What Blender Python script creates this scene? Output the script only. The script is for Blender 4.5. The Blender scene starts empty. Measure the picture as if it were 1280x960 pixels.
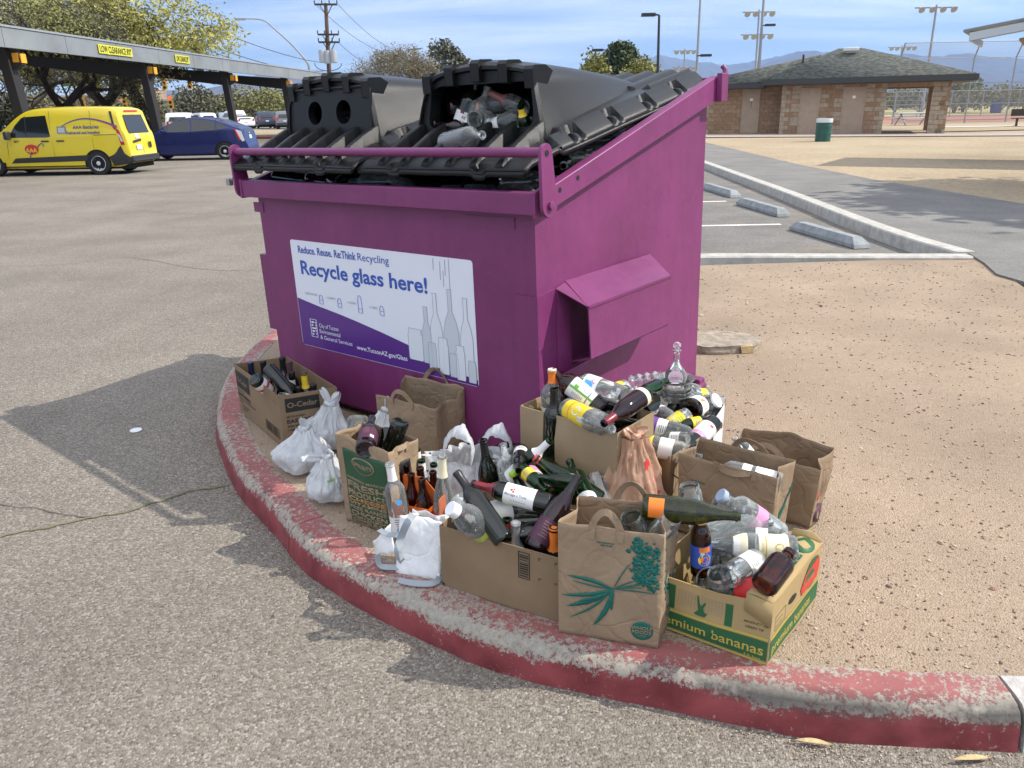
import bpy, math, random
from mathutils import Vector, Matrix, noise
R = math.radians
random.seed(7)
S = bpy.context.scene
COL = S.collection

# ---------------------------------------------------------------- camera
F_PX, PITCH, ROLL, EYE = 985.0, R(19.3), R(1.1), 1.6
fwd = Vector((0, math.cos(PITCH), -math.sin(PITCH)))
r0 = Vector((1, 0, 0)); u0 = r0.cross(fwd)
cr, sr = math.cos(ROLL), math.sin(ROLL)
rt = r0*cr - u0*sr; up = r0*sr + u0*cr
cd = bpy.data.cameras.new('camera'); cam = bpy.data.objects.new('camera', cd); COL.objects.link(cam)
cd.sensor_width = 36; cd.lens = F_PX/1280*36; cd.clip_start = 0.05; cd.clip_end = 30000
M = Matrix((rt, up, -fwd)).transposed().to_4x4(); M.translation = (0, 0, EYE); cam.matrix_world = M
S.camera = cam

# ---------------------------------------------------------------- sky and sun
SUN_AZ = math.atan2(1.0, .02)      # clockwise from +Y
SUN_EL = R(43.5)
w = bpy.data.worlds.new('World'); S.world = w; w.use_nodes = True
nt = w.node_tree; N = nt.nodes; Lk = nt.links; N.clear()
out = N.new('ShaderNodeOutputWorld'); bg = N.new('ShaderNodeBackground')
sky = N.new('ShaderNodeTexSky'); sky.sky_type = 'NISHITA'; sky.sun_disc = False
sky.sun_elevation = SUN_EL; sky.sun_rotation = SUN_AZ; sky.air_density = .55; sky.dust_density = .05; sky.ozone_density = 3.0
bg.inputs['Strength'].default_value = .125
geo = N.new('ShaderNodeTexCoord'); sep = N.new('ShaderNodeSeparateXYZ'); Lk.new(geo.outputs['Generated'], sep.inputs[0])
def wm(op, a, b=None, c=None):
    n = N.new('ShaderNodeMath'); n.operation = op
    for i, q in enumerate((a, b, c)):
        if q is None: continue
        if isinstance(q, (int, float)): n.inputs[i].default_value = q
        else: Lk.new(q, n.inputs[i])
    return n.outputs[0]
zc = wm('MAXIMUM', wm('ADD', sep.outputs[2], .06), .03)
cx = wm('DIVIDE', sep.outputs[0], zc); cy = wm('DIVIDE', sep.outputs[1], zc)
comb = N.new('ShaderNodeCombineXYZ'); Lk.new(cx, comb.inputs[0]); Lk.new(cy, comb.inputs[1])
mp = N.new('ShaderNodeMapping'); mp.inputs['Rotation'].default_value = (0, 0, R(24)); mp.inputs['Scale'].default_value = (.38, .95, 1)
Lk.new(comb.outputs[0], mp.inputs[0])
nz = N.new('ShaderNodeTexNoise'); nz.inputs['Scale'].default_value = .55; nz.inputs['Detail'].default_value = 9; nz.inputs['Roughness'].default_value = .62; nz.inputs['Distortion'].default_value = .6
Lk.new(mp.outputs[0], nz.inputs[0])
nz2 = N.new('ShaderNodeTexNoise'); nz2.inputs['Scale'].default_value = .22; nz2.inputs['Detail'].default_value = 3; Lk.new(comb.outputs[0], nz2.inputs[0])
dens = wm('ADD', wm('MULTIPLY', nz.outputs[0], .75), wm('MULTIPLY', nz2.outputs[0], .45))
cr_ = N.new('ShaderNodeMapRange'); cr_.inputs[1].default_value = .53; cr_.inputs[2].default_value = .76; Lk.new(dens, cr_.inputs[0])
zenith_fill = N.new('ShaderNodeMapRange'); zenith_fill.inputs[1].default_value = .16; zenith_fill.inputs[2].default_value = .55; zenith_fill.inputs[3].default_value = .0; zenith_fill.inputs[4].default_value = .50; Lk.new(sep.outputs[2], zenith_fill.inputs[0])  # white cloud cover added overhead, outside the view, to lift the ambient light
cm = wm('MINIMUM', wm('ADD', wm('MULTIPLY', cr_.outputs[0], .62), zenith_fill.outputs[0]), .92)
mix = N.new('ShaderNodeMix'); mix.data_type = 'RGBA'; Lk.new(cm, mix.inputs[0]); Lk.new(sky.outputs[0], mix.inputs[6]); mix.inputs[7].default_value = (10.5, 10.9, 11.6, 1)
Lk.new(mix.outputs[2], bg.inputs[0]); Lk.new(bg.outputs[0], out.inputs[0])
sl = bpy.data.lights.new('sun', 'SUN'); so = bpy.data.objects.new('sun', sl); COL.objects.link(so)
sl.energy = 4.3; sl.angle = R(.53); sl.color = (1, .94, .84)
sd = Vector((math.sin(SUN_AZ)*math.cos(SUN_EL), math.cos(SUN_AZ)*math.cos(SUN_EL), math.sin(SUN_EL)))
so.rotation_euler = sd.to_track_quat('Z', 'Y').to_euler()
S.view_settings.view_transform = 'Standard'; S.view_settings.look = 'None'; S.view_settings.gamma = 1
S.view_settings.exposure = 0.43
S.view_settings.use_curve_mapping = False
try:
    S.cycles.transparent_max_bounces = 24
except Exception: pass

# ---------------------------------------------------------------- pixel rays (1280x960 photo) to places on the ground
def ray(x, y): return fwd + rt*((x-640)/F_PX) - up*((y-480)/F_PX)
def gp(x, y, z=0.):
    d = ray(x, y); t = (z-EYE)/d.z; return Vector((0, 0, EYE)) + d*t
def at(x, y, Y):
    d = ray(x, y); t = Y/d.y; return Vector((0, 0, EYE)) + d*t

# ---------------------------------------------------------------- mesh helpers
def frame(o, x, y):
    x = Vector(x).normalized(); y = Vector(y); z = x.cross(y).normalized(); y = z.cross(x)
    m = Matrix((x, y, z)).transposed().to_4x4(); m.translation = o; return m
def axisframe(o, z, spin=0):
    z = Vector(z).normalized(); q = z.to_track_quat('Z', 'Y').to_matrix().to_4x4()
    m = Matrix.Translation(o) @ q @ Matrix.Rotation(spin, 4, 'Z'); return m
_tc = {}
def text2d(s, bold=0., shear=0, spacing=1):
    k = (s, bold, shear, spacing)
    if k not in _tc:
        c = bpy.data.curves.new('t', 'FONT'); c.body = s; c.size = 1; c.offset = bold; c.shear = shear; c.space_character = spacing; c.resolution_u = 3
        o = bpy.data.objects.new('t', c); me = bpy.data.meshes.new_from_object(o)
        vs = [(v.co.x, v.co.y) for v in me.vertices]; fs = [tuple(p.vertices) for p in me.polygons]
        bpy.data.objects.remove(o); bpy.data.curves.remove(c); bpy.data.meshes.remove(me)
        _tc[k] = (vs, fs)
    return _tc[k]
class MB:
    def __init__(s): s.v = []; s.f = []; s.m = []; s.uv = {}; s.T = Matrix.Identity(4); s.mats = []; s.cur = 0
    def mat(s, m):
        if m not in s.mats: s.mats.append(m)
        s.cur = s.mats.index(m); return s
    def add(s, vs, fs):
        b = len(s.v); T = s.T
        s.v += [tuple(T @ Vector(p)) for p in vs]
        s.f += [tuple(b+i for i in f) for f in fs]; s.m += [s.cur]*len(fs)
        return b
    def box(s, c, d, rz=0, T=None):
        x, y, z = d[0]/2, d[1]/2, d[2]/2
        vs = [Vector((a*x, b*y, e*z)) for a in (-1, 1) for b in (-1, 1) for e in (-1, 1)]
        m = Matrix.Translation(c) @ Matrix.Rotation(rz, 4, 'Z')
        if T: m = m @ T
        s.add([m @ v for v in vs], [(0, 1, 3, 2), (4, 6, 7, 5), (0, 4, 5, 1), (2, 3, 7, 6), (0, 2, 6, 4), (1, 5, 7, 3)])
    def bx(s, a, b): s.box([(a[i]+b[i])/2 for i in range(3)], [abs(b[i]-a[i]) for i in range(3)])
    def beam(s, a, b, wd, ht=None, upv=(0, 0, 1)):
        a = Vector(a); b = Vector(b); ht = ht or wd; d = (b-a); L = d.length
        if L < 1e-6: return
        z = d.normalized(); u = Vector(upv)
        if abs(z.dot(u)) > .99: u = Vector((1, 0, 0))
        x = u.cross(z).normalized(); y = z.cross(x)
        vs = [a + x*(i*wd/2) + y*(j*ht/2) + z*(k*L) for i in (-1, 1) for j in (-1, 1) for k in (0, 1)]
        s.add(vs, [(0, 1, 3, 2), (4, 6, 7, 5), (0, 4, 5, 1), (2, 3, 7, 6), (0, 2, 6, 4), (1, 5, 7, 3)])
    def poly(s, pts): s.add(pts, [tuple(range(len(pts)))])
    def prism(s, pts, vec):
        n = len(pts); vec = Vector(vec); a = [Vector(p) for p in pts]
        s.add(a + [p+vec for p in a], [tuple(range(n))[::-1], tuple(range(n, 2*n))] + [(i, (i+1) % n, n+(i+1) % n, n+i) for i in range(n)])
    def grid(s, fn, nu, nv, cu=False, cv=False):
        vs = [fn(i/(nu if cu else nu), j/nv) for j in range(nv if cv else nv+1) for i in range(nu if cu else nu+1)]
        W = nu if cu else nu+1; Hn = nv if cv else nv+1; fs = []
        for j in range(nv):
            for i in range(nu):
                a = j*W+i; b = j*W+(i+1) % W; c = ((j+1) % Hn)*W+(i+1) % W; d = ((j+1) % Hn)*W+i
                fs.append((a, b, c, d))
        s.add(vs, fs)
    def lathe(s, prof, n=20, T=None):
        old = s.T
        if T is not None: s.T = old @ T
        vs = []; fs = []; rows = []
        for r, z in prof:
            if r < 1e-6: rows.append([len(vs)]); vs.append((0, 0, z))
            else:
                rows.append(list(range(len(vs), len(vs)+n)))
                vs += [(r*math.cos(2*math.pi*i/n), r*math.sin(2*math.pi*i/n), z) for i in range(n)]
        for a, b in zip(rows, rows[1:]):
            for i in range(n):
                j = (i+1) % n
                if len(a) == 1 and len(b) == 1: continue
                if len(a) == 1: fs.append((a[0], b[j], b[i]))
                elif len(b) == 1: fs.append((a[i], a[j], b[0]))
                else: fs.append((a[i], a[j], b[j], b[i]))
        s.add(vs, fs); s.T = old
    def tube(s, pts, r, n=8, closed=False, caps=True):
        pts = [Vector(p) for p in pts]; k = len(pts)
        if k < 2: return
        rr = r if isinstance(r, (list, tuple)) else [r]*k
        vs = []; fs = []; prev = None
        for i, p in enumerate(pts):
            if closed: d = pts[(i+1) % k]-pts[i-1]
            else: d = pts[min(i+1, k-1)]-pts[max(i-1, 0)]
            if d.length < 1e-9: d = Vector((0, 0, 1))
            d.normalize()
            if prev is None:
                u = Vector((0, 0, 1)) if abs(d.z) < .9 else Vector((1, 0, 0)); x = u.cross(d).normalized()
            else:
                x = (prev - d*prev.dot(d))
                x = x.normalized() if x.length > 1e-6 else Vector((1, 0, 0))
            prev = x; y = d.cross(x)
            for j in range(n):
                a = 2*math.pi*j/n; vs.append(p + (x*math.cos(a)+y*math.sin(a))*rr[i])
        kk = k if closed else k-1
        for i in range(kk):
            for j in range(n):
                a = i*n+j; b = i*n+(j+1) % n; c = ((i+1) % k)*n+(j+1) % n; d = ((i+1) % k)*n+j
                fs.append((a, b, c, d))
        if caps and not closed: fs.append(tuple(range(n))[::-1]); fs.append(tuple(range((k-1)*n, k*n)))
        s.add(vs, fs)
    def strip(s, pts, wv, th=.001):
        # flat ribbon along pts, wv = width vectors
        pts = [Vector(p) for p in pts]; n = len(pts)
        if not isinstance(wv, list): wv = [Vector(wv)]*n
        vs = []
        for i, p in enumerate(pts):
            d = (pts[min(i+1, n-1)]-pts[max(i-1, 0)]).normalized(); wd = Vector(wv[i]); nn = d.cross(wd).normalized()*th/2
            vs += [p-wd/2-nn, p+wd/2-nn, p+wd/2+nn, p-wd/2+nn]
        fs = [(0, 1, 2, 3), tuple(4*(n-1)+q for q in (3, 2, 1, 0))]
        for i in range(n-1):
            for j in range(4):
                fs.append((4*i+j, 4*i+4+j, 4*i+4+(j+1) % 4, 4*i+(j+1) % 4))
        s.add(vs, fs)
    def text(s, st, size, fn=None, T=None, m=None, align='L', bold=0., shear=0, xs=1., spacing=1):
        vs, fs = text2d(st, bold, shear, spacing)
        if not vs: return
        if m: s.mat(m)
        x0 = min(v[0] for v in vs); x1 = max(v[0] for v in vs)
        off = {'L': -x0, 'C': -(x0+x1)/2, 'R': -x1}[align]
        P = [((x+off)*size*xs, y*size) for x, y in vs]
        if fn: Q = [fn(x, y) for x, y in P]
        else: Q = [T @ Vector((x, y, 0)) for x, y in P]
        s.add(Q, fs)
    def build(s, name, parent=None, mats=None, bevel=0, sharp=38, solid=0, sub=0):
        me = bpy.data.meshes.new(name); me.from_pydata(s.v, [], s.f)
        for m in (mats or s.mats): me.materials.append(m)
        if s.m and not mats: me.polygons.foreach_set('material_index', s.m)
        me.polygons.foreach_set('use_smooth', [True]*len(s.f))
        try: me.set_sharp_from_angle(angle=R(sharp))
        except Exception: pass
        me.validate(); me.update()
        o = bpy.data.objects.new(name, me); COL.objects.link(o)
        if parent: o.parent = parent
        if solid:
            q = o.modifiers.new('solid', 'SOLIDIFY'); q.thickness = solid
        if sub:
            q = o.modifiers.new('sub', 'SUBSURF'); q.levels = q.render_levels = sub
        if bevel:
            q = o.modifiers.new('bevel', 'BEVEL'); q.width = bevel; q.segments = 2; q.limit_method = 'ANGLE'; q.angle_limit = R(40)
        return o
def tag(o, label=None, cat=None, group=None, kind=None):
    if label: o['label'] = label
    if cat: o['category'] = cat
    if group: o['group'] = group
    if kind: o['kind'] = kind
    return o
def thing(name, label, cat, loc=(0, 0, 0), rz=0, group=None, mw=None):
    o = bpy.data.objects.new(name, None); COL.objects.link(o); o.empty_display_size = .1
    o.matrix_world = mw if mw is not None else (Matrix.Translation(loc) @ Matrix.Rotation(rz, 4, 'Z'))
    return tag(o, label, cat, group)
def dup(root, mw, label=None, group=None, parent=None):
    c = root.copy(); COL.objects.link(c)
    if parent is None:
        c.matrix_world = mw
        if label: c['label'] = label
        if group: c['group'] = group
    else: c.parent = parent
    for ch in list(root.children): dup(ch, None, parent=c)
    return c
def rnd(a, b): return random.uniform(a, b)

# ---------------------------------------------------------------- materials
def newmat(name):
    m = bpy.data.materials.new(name); m.use_nodes = True; t = m.node_tree; return m, t, t.nodes['Principled BSDF']
def P(name, col, rough=.6, metal=0, var=0., vscale=5., bump=0., bscale=60., spec=.5, coat=0, dirt=None, sss=0, alpha=1, aniso=(1, 1, 1)):
    m, t, b = newmat(name); nd = t.nodes; lk = t.links
    b.inputs['Base Color'].default_value = (*col, 1); b.inputs['Roughness'].default_value = rough; b.inputs['Metallic'].default_value = metal
    b.inputs['Specular IOR Level'].default_value = spec; b.inputs['Coat Weight'].default_value = coat; b.inputs['Coat Roughness'].default_value = .05
    tc = nd.new('ShaderNodeTexCoord'); mp = nd.new('ShaderNodeMapping'); mp.inputs['Scale'].default_value = aniso; lk.new(tc.outputs['Object'], mp.inputs[0])
    if var or dirt:
        n = nd.new('ShaderNodeTexNoise'); n.inputs['Scale'].default_value = vscale; n.inputs['Detail'].default_value = 6; n.inputs['Roughness'].default_value = .65; lk.new(mp.outputs[0], n.inputs[0])
        r = nd.new('ShaderNodeMapRange'); r.inputs[1].default_value = .3; r.inputs[2].default_value = .7; lk.new(n.outputs[0], r.inputs[0])
        x = nd.new('ShaderNodeMix'); x.data_type = 'RGBA'; lk.new(r.outputs[0], x.inputs[0])
        lo = dirt or tuple(max(0, c*(1-var)) for c in col); hi = tuple(min(1, c*(1+var)) for c in col)
        x.inputs[6].default_value = (*lo, 1); x.inputs[7].default_value = (*hi, 1); lk.new(x.outputs[2], b.inputs['Base Color'])
        rr = nd.new('ShaderNodeMapRange'); rr.inputs[3].default_value = min(1, rough+.12); rr.inputs[4].default_value = max(.02, rough-.08); lk.new(n.outputs[0], rr.inputs[0]); lk.new(rr.outputs[0], b.inputs['Roughness'])
    if bump:
        n = nd.new('ShaderNodeTexNoise'); n.inputs['Scale'].default_value = bscale; n.inputs['Detail'].default_value = 4; lk.new(mp.outputs[0], n.inputs[0])
        q = nd.new('ShaderNodeBump'); q.inputs['Strength'].default_value = bump; q.inputs['Distance'].default_value = .01; lk.new(n.outputs[0], q.inputs['Height']); lk.new(q.outputs[0], b.inputs['Normal'])
    if alpha < 1: b.inputs['Alpha'].default_value = alpha
    return m
def glass(name, tint, gloss=1., edge=.3, rough=.02, solid=None, ior=1.55):
    # thin-walled glass: tinted see-through that turns mirror-like at grazing angles
    m = bpy.data.materials.new(name); m.use_nodes = True; t = m.node_tree; nd = t.nodes; lk = t.links; nd.clear()
    o = nd.new('ShaderNodeOutputMaterial'); tr = nd.new('ShaderNodeBsdfTransparent'); tr.inputs[0].default_value = (*tint, 1)
    gl = nd.new('ShaderNodeBsdfGlossy'); gl.inputs['Roughness'].default_value = rough; gl.inputs[0].default_value = (gloss, gloss, gloss, 1)
    lw = nd.new('ShaderNodeFresnel'); lw.inputs[0].default_value = ior
    l2 = nd.new('ShaderNodeLayerWeight'); l2.inputs[0].default_value = .35
    df = nd.new('ShaderNodeBsdfDiffuse'); dc = solid or tuple(c*.35 for c in tint); df.inputs[0].default_value = (*dc, 1)
    m1 = nd.new('ShaderNodeMixShader'); mr = nd.new('ShaderNodeMath'); mr.operation = 'MULTIPLY_ADD'; mr.inputs[1].default_value = edge; mr.inputs[2].default_value = .05
    lk.new(l2.outputs['Facing'], mr.inputs[0]); lk.new(mr.outputs[0], m1.inputs[0]); lk.new(tr.outputs[0], m1.inputs[1]); lk.new(df.outputs[0], m1.inputs[2])
    m2 = nd.new('ShaderNodeMixShader'); lk.new(lw.outputs[0], m2.inputs[0]); lk.new(m1.outputs[0], m2.inputs[1]); lk.new(gl.outputs[0], m2.inputs[2])
    lk.new(m2.outputs[0], o.inputs[0]); return m
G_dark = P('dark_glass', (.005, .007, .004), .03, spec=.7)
G_wine = P('dark_wine_glass', (.012, .004, .006), .05, spec=.6)
G_olive = glass('olive_glass', (.28, .33, .05), edge=.35)
G_green = glass('green_glass', (.03, .30, .06), edge=.35, solid=(.004, .06, .015))
G_brown = glass('brown_glass', (.33, .10, .02), edge=.3, solid=(.04, .012, .004))
G_clear = glass('clear_glass', (.99, 1, .995), edge=.30, solid=(.88, .93, .91), ior=1.5)
G_smoke = glass('smoky_clear_glass', (.86, .89, .87), edge=.42, solid=(.48, .52, .50))
def flat(name, col, rough=.55, **k): return P(name, col, rough, **k)
PAPER_W = flat('white_paper', (.78, .77, .75)); CREAM = flat('cream_paper', (.72, .66, .48))
YEL = flat('yellow_print', (.80, .58, .03)); ORG = flat('orange_print', (.80, .20, .02)); RED = flat('red_print', (.60, .03, .03))
BURG = flat('burgundy_foil', (.20, .02, .03), .3); BLACKP = flat('black_print', (.012, .012, .012)); SILV = flat('silver_foil', (.65, .65, .67), .28, metal=.7)
PURP = flat('purple_print', (.16, .05, .30)); DPURP = flat('deep_plum_label', (.07, .018, .045)); PINK = flat('pink_print', (.62, .25, .42)); BLUEP = flat('blue_print', (.03, .09, .45)); LBLUE = flat('light_blue_print', (.08, .38, .75))
GRNP = flat('green_print', (.13, .36, .05)); DGRN = flat('dark_green_print', (.018, .075, .032)); TEAL = flat('teal_print', (.0, .115, .09)); LIME = flat('lime_cap_plastic', (.35, .60, .05), .35); WPLAS = flat('white_cap_plastic', (.80, .80, .79), .3); INK = flat('grey_print', (.20, .20, .22))
BLUCAP = flat('blue_cap', (.35, .42, .55), .3)

# ================================================================ ground
G = .12          # height of the island and the kerb top above the asphalt
def ground_mat(name, cols, scale, bumpd, big=.6, patch=None, pscale=.5, stone=.5, vor=1., pf=.6):
    m, t, b = newmat(name); nd = t.nodes; lk = t.links; b.inputs['Roughness'].default_value = .93; b.inputs['Specular IOR Level'].default_value = .25
    tc = nd.new('ShaderNodeTexCoord')
    v = nd.new('ShaderNodeTexVoronoi'); v.inputs['Scale'].default_value = scale; v.inputs['Randomness'].default_value = 1; lk.new(tc.outputs['Object'], v.inputs[0])
    v2 = nd.new('ShaderNodeTexVoronoi'); v2.inputs['Scale'].default_value = scale*2.3; lk.new(tc.outputs['Object'], v2.inputs[0])
    sep = nd.new('ShaderNodeSeparateColor'); lk.new(v.outputs['Color'], sep.inputs[0])
    rp = nd.new('ShaderNodeValToRGB'); e = rp.color_ramp.elements; e[0].position = 0; e[0].color = (*cols[0], 1); e[1].position = 1; e[1].color = (*cols[-1], 1)
    for i, c in enumerate(cols[1:-1]): q = e.new((i+1)/(len(cols)-1)); q.color = (*c, 1)
    lk.new(sep.outputs[0], rp.inputs[0])
    sep2 = nd.new('ShaderNodeSeparateColor'); lk.new(v2.outputs['Color'], sep2.inputs[0])
    rp2 = nd.new('ShaderNodeValToRGB'); e = rp2.color_ramp.elements; e[0].color = (*cols[1], 1); e[1].color = (*cols[-2], 1); lk.new(sep2.outputs[1], rp2.inputs[0])
    x = nd.new('ShaderNodeMix'); x.data_type = 'RGBA'; x.inputs[0].default_value = stone; lk.new(rp2.outputs[0], x.inputs[6]); lk.new(rp.outputs[0], x.inputs[7])
    n = nd.new('ShaderNodeTexNoise'); n.inputs['Scale'].default_value = big; n.inputs['Detail'].default_value = 7; n.inputs['Roughness'].default_value = .6; lk.new(tc.outputs['Object'], n.inputs[0])
    mr = nd.new('ShaderNodeMapRange'); mr.inputs[1].default_value = .3; mr.inputs[2].default_value = .7; mr.inputs[3].default_value = .80; mr.inputs[4].default_value = 1.14; lk.new(n.outputs[0], mr.inputs[0])
    mu = nd.new('ShaderNodeMix'); mu.data_type = 'RGBA'; mu.blend_type = 'MULTIPLY'; mu.inputs[0].default_value = 1; lk.new(x.outputs[2], mu.inputs[6]); lk.new(mr.outputs[0], mu.inputs[7])
    last = mu
    if patch:
        n2 = nd.new('ShaderNodeTexNoise'); n2.inputs['Scale'].default_value = pscale; n2.inputs['Detail'].default_value = 8; n2.inputs['Roughness'].default_value = .7; lk.new(tc.outputs['Object'], n2.inputs[0])
        m2 = nd.new('ShaderNodeMapRange'); m2.inputs[1].default_value = .52; m2.inputs[2].default_value = .68; m2.inputs[4].default_value = pf; lk.new(n2.outputs[0], m2.inputs[0])
        z = nd.new('ShaderNodeMix'); z.data_type = 'RGBA'; lk.new(m2.outputs[0], z.inputs[0]); lk.new(last.outputs[2], z.inputs[6]); z.inputs[7].default_value = (*patch, 1); last = z
    lk.new(last.outputs[2], b.inputs['Base Color'])
    b1 = nd.new('ShaderNodeBump'); b1.inputs['Strength'].default_value = .9; b1.inputs['Distance'].default_value = bumpd; b1.invert = True
    ad = nd.new('ShaderNodeMath'); ad.operation = 'MULTIPLY_ADD'; ad.inputs[1].default_value = .5; lk.new(v2.outputs['Distance'], ad.inputs[0]); lk.new(v.outputs['Distance'], ad.inputs[2])
    lk.new(ad.outputs[0], b1.inputs['Height']); lk.new(b1.outputs[0], b.inputs['Normal'])
    return m
ASPH = ground_mat('aged_asphalt', [(.06, .053, .045), (.18, .157, .131), (.24, .21, .172), (.285, .25, .207), (.50, .46, .41)], 135, .0055, .7, stone=.55, patch=(.15, .132, .11), pscale=.33, pf=.32)
ASPH2 = ground_mat('path_asphalt', [(.14, .135, .13), (.19, .182, .17), (.215, .205, .19), (.30, .285, .265)], 90, .004, 1.2)
DIRT = ground_mat('decomposed_granite', [(.18, .13, .088), (.32, .24, .168), (.375, .287, .205), (.405, .312, .228), (.50, .42, .335)], 140, .0045, 1.1, patch=(.31, .235, .165), pscale=.9, stone=.33)
DIRT2 = ground_mat('pale_gravel_ground', [(.22, .17, .11), (.35, .27, .175), (.40, .315, .21), (.47, .385, .27)], 22, .01, .25, patch=(.38, .33, .22), pscale=.12)
LOTM = ground_mat('parking_asphalt', [(.08, .077, .072), (.17, .16, .148), (.20, .188, .172), (.32, .30, .27)], 90, .004, 1.5, patch=(.32, .25, .18), pscale=.6)
GRASSM = P('dry_grass', (.40, .34, .14), .9, var=.3, vscale=.4)
RDIRT = P('infield_dirt', (.34, .15, .10), .95, var=.2, vscale=.3)

def struct(name, mb, m=None, **k):
    if m: mb.mat(m); mb.m = [mb.cur]*len(mb.f)
    o = mb.build(name, **k); o['kind'] = 'structure'; return o
def sheet(name, pts, z, m):
    b = MB(); b.poly([(p[0], p[1], z) for p in pts]); return struct(name, b, m)
sheet('asphalt_road', [(-9000, -300), (9000, -300), (9000, 9000), (-9000, 9000)], 0, ASPH)

def catmull(pts, n=8, closed=False):
    P_ = [Vector(p) for p in pts]; out = []; k = len(P_)
    for i in range(k if closed else k-1):
        if closed: a, b, c, d = P_[i-1], P_[i], P_[(i+1) % k], P_[(i+2) % k]
        else: a, b, c, d = P_[max(i-1, 0)], P_[i], P_[i+1], P_[min(i+2, k-1)]
        for j in range(n):
            t = j/n; out.append(.5*((2*b)+(c-a)*t+(2*a-5*b+4*c-d)*t*t+(3*b-a-3*c+d)*t**3))
    if not closed: out.append(P_[-1])
    return out
base_px = [(1272, 942), (1065, 930), (990, 921), (855, 893), (640, 847), (525, 800), (450, 762), (380, 715), (345, 672), (300, 622), (277, 575), (270, 535), (283, 490), (314, 452), (345, 428)]
kb = [gp(x, y, 0) for x, y in base_px] + [Vector(q) for q in ((-1.5, 6.35, 0), (-1.05, 7.0, 0), (-.3, 7.5, 0), (.6, 7.72, 0))]
kpts = catmull(kb, 10)
def offs(pts, d):
    o = []
    for i, p in enumerate(pts):
        t = (pts[min(i+1, len(pts)-1)]-pts[max(i-1, 0)]).normalized(); o.append(p + Vector((t.y, -t.x, 0))*d)
    return o
# kerb runs right -> left; the island lies on its right-hand side
inner = offs(kpts, .155)
isl = [(p.x, p.y) for p in inner] + [(4.55, 7.78), (4.62, 7.6), (4.25, 6.35), (4.9, 5.2), (9, 1.5), (9, -1), (3.0, 1.35), (1.62, 1.63)]
b = MB(); N_ = len(isl)
sheet('dirt_island', isl, G-.004, DIRT)

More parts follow.
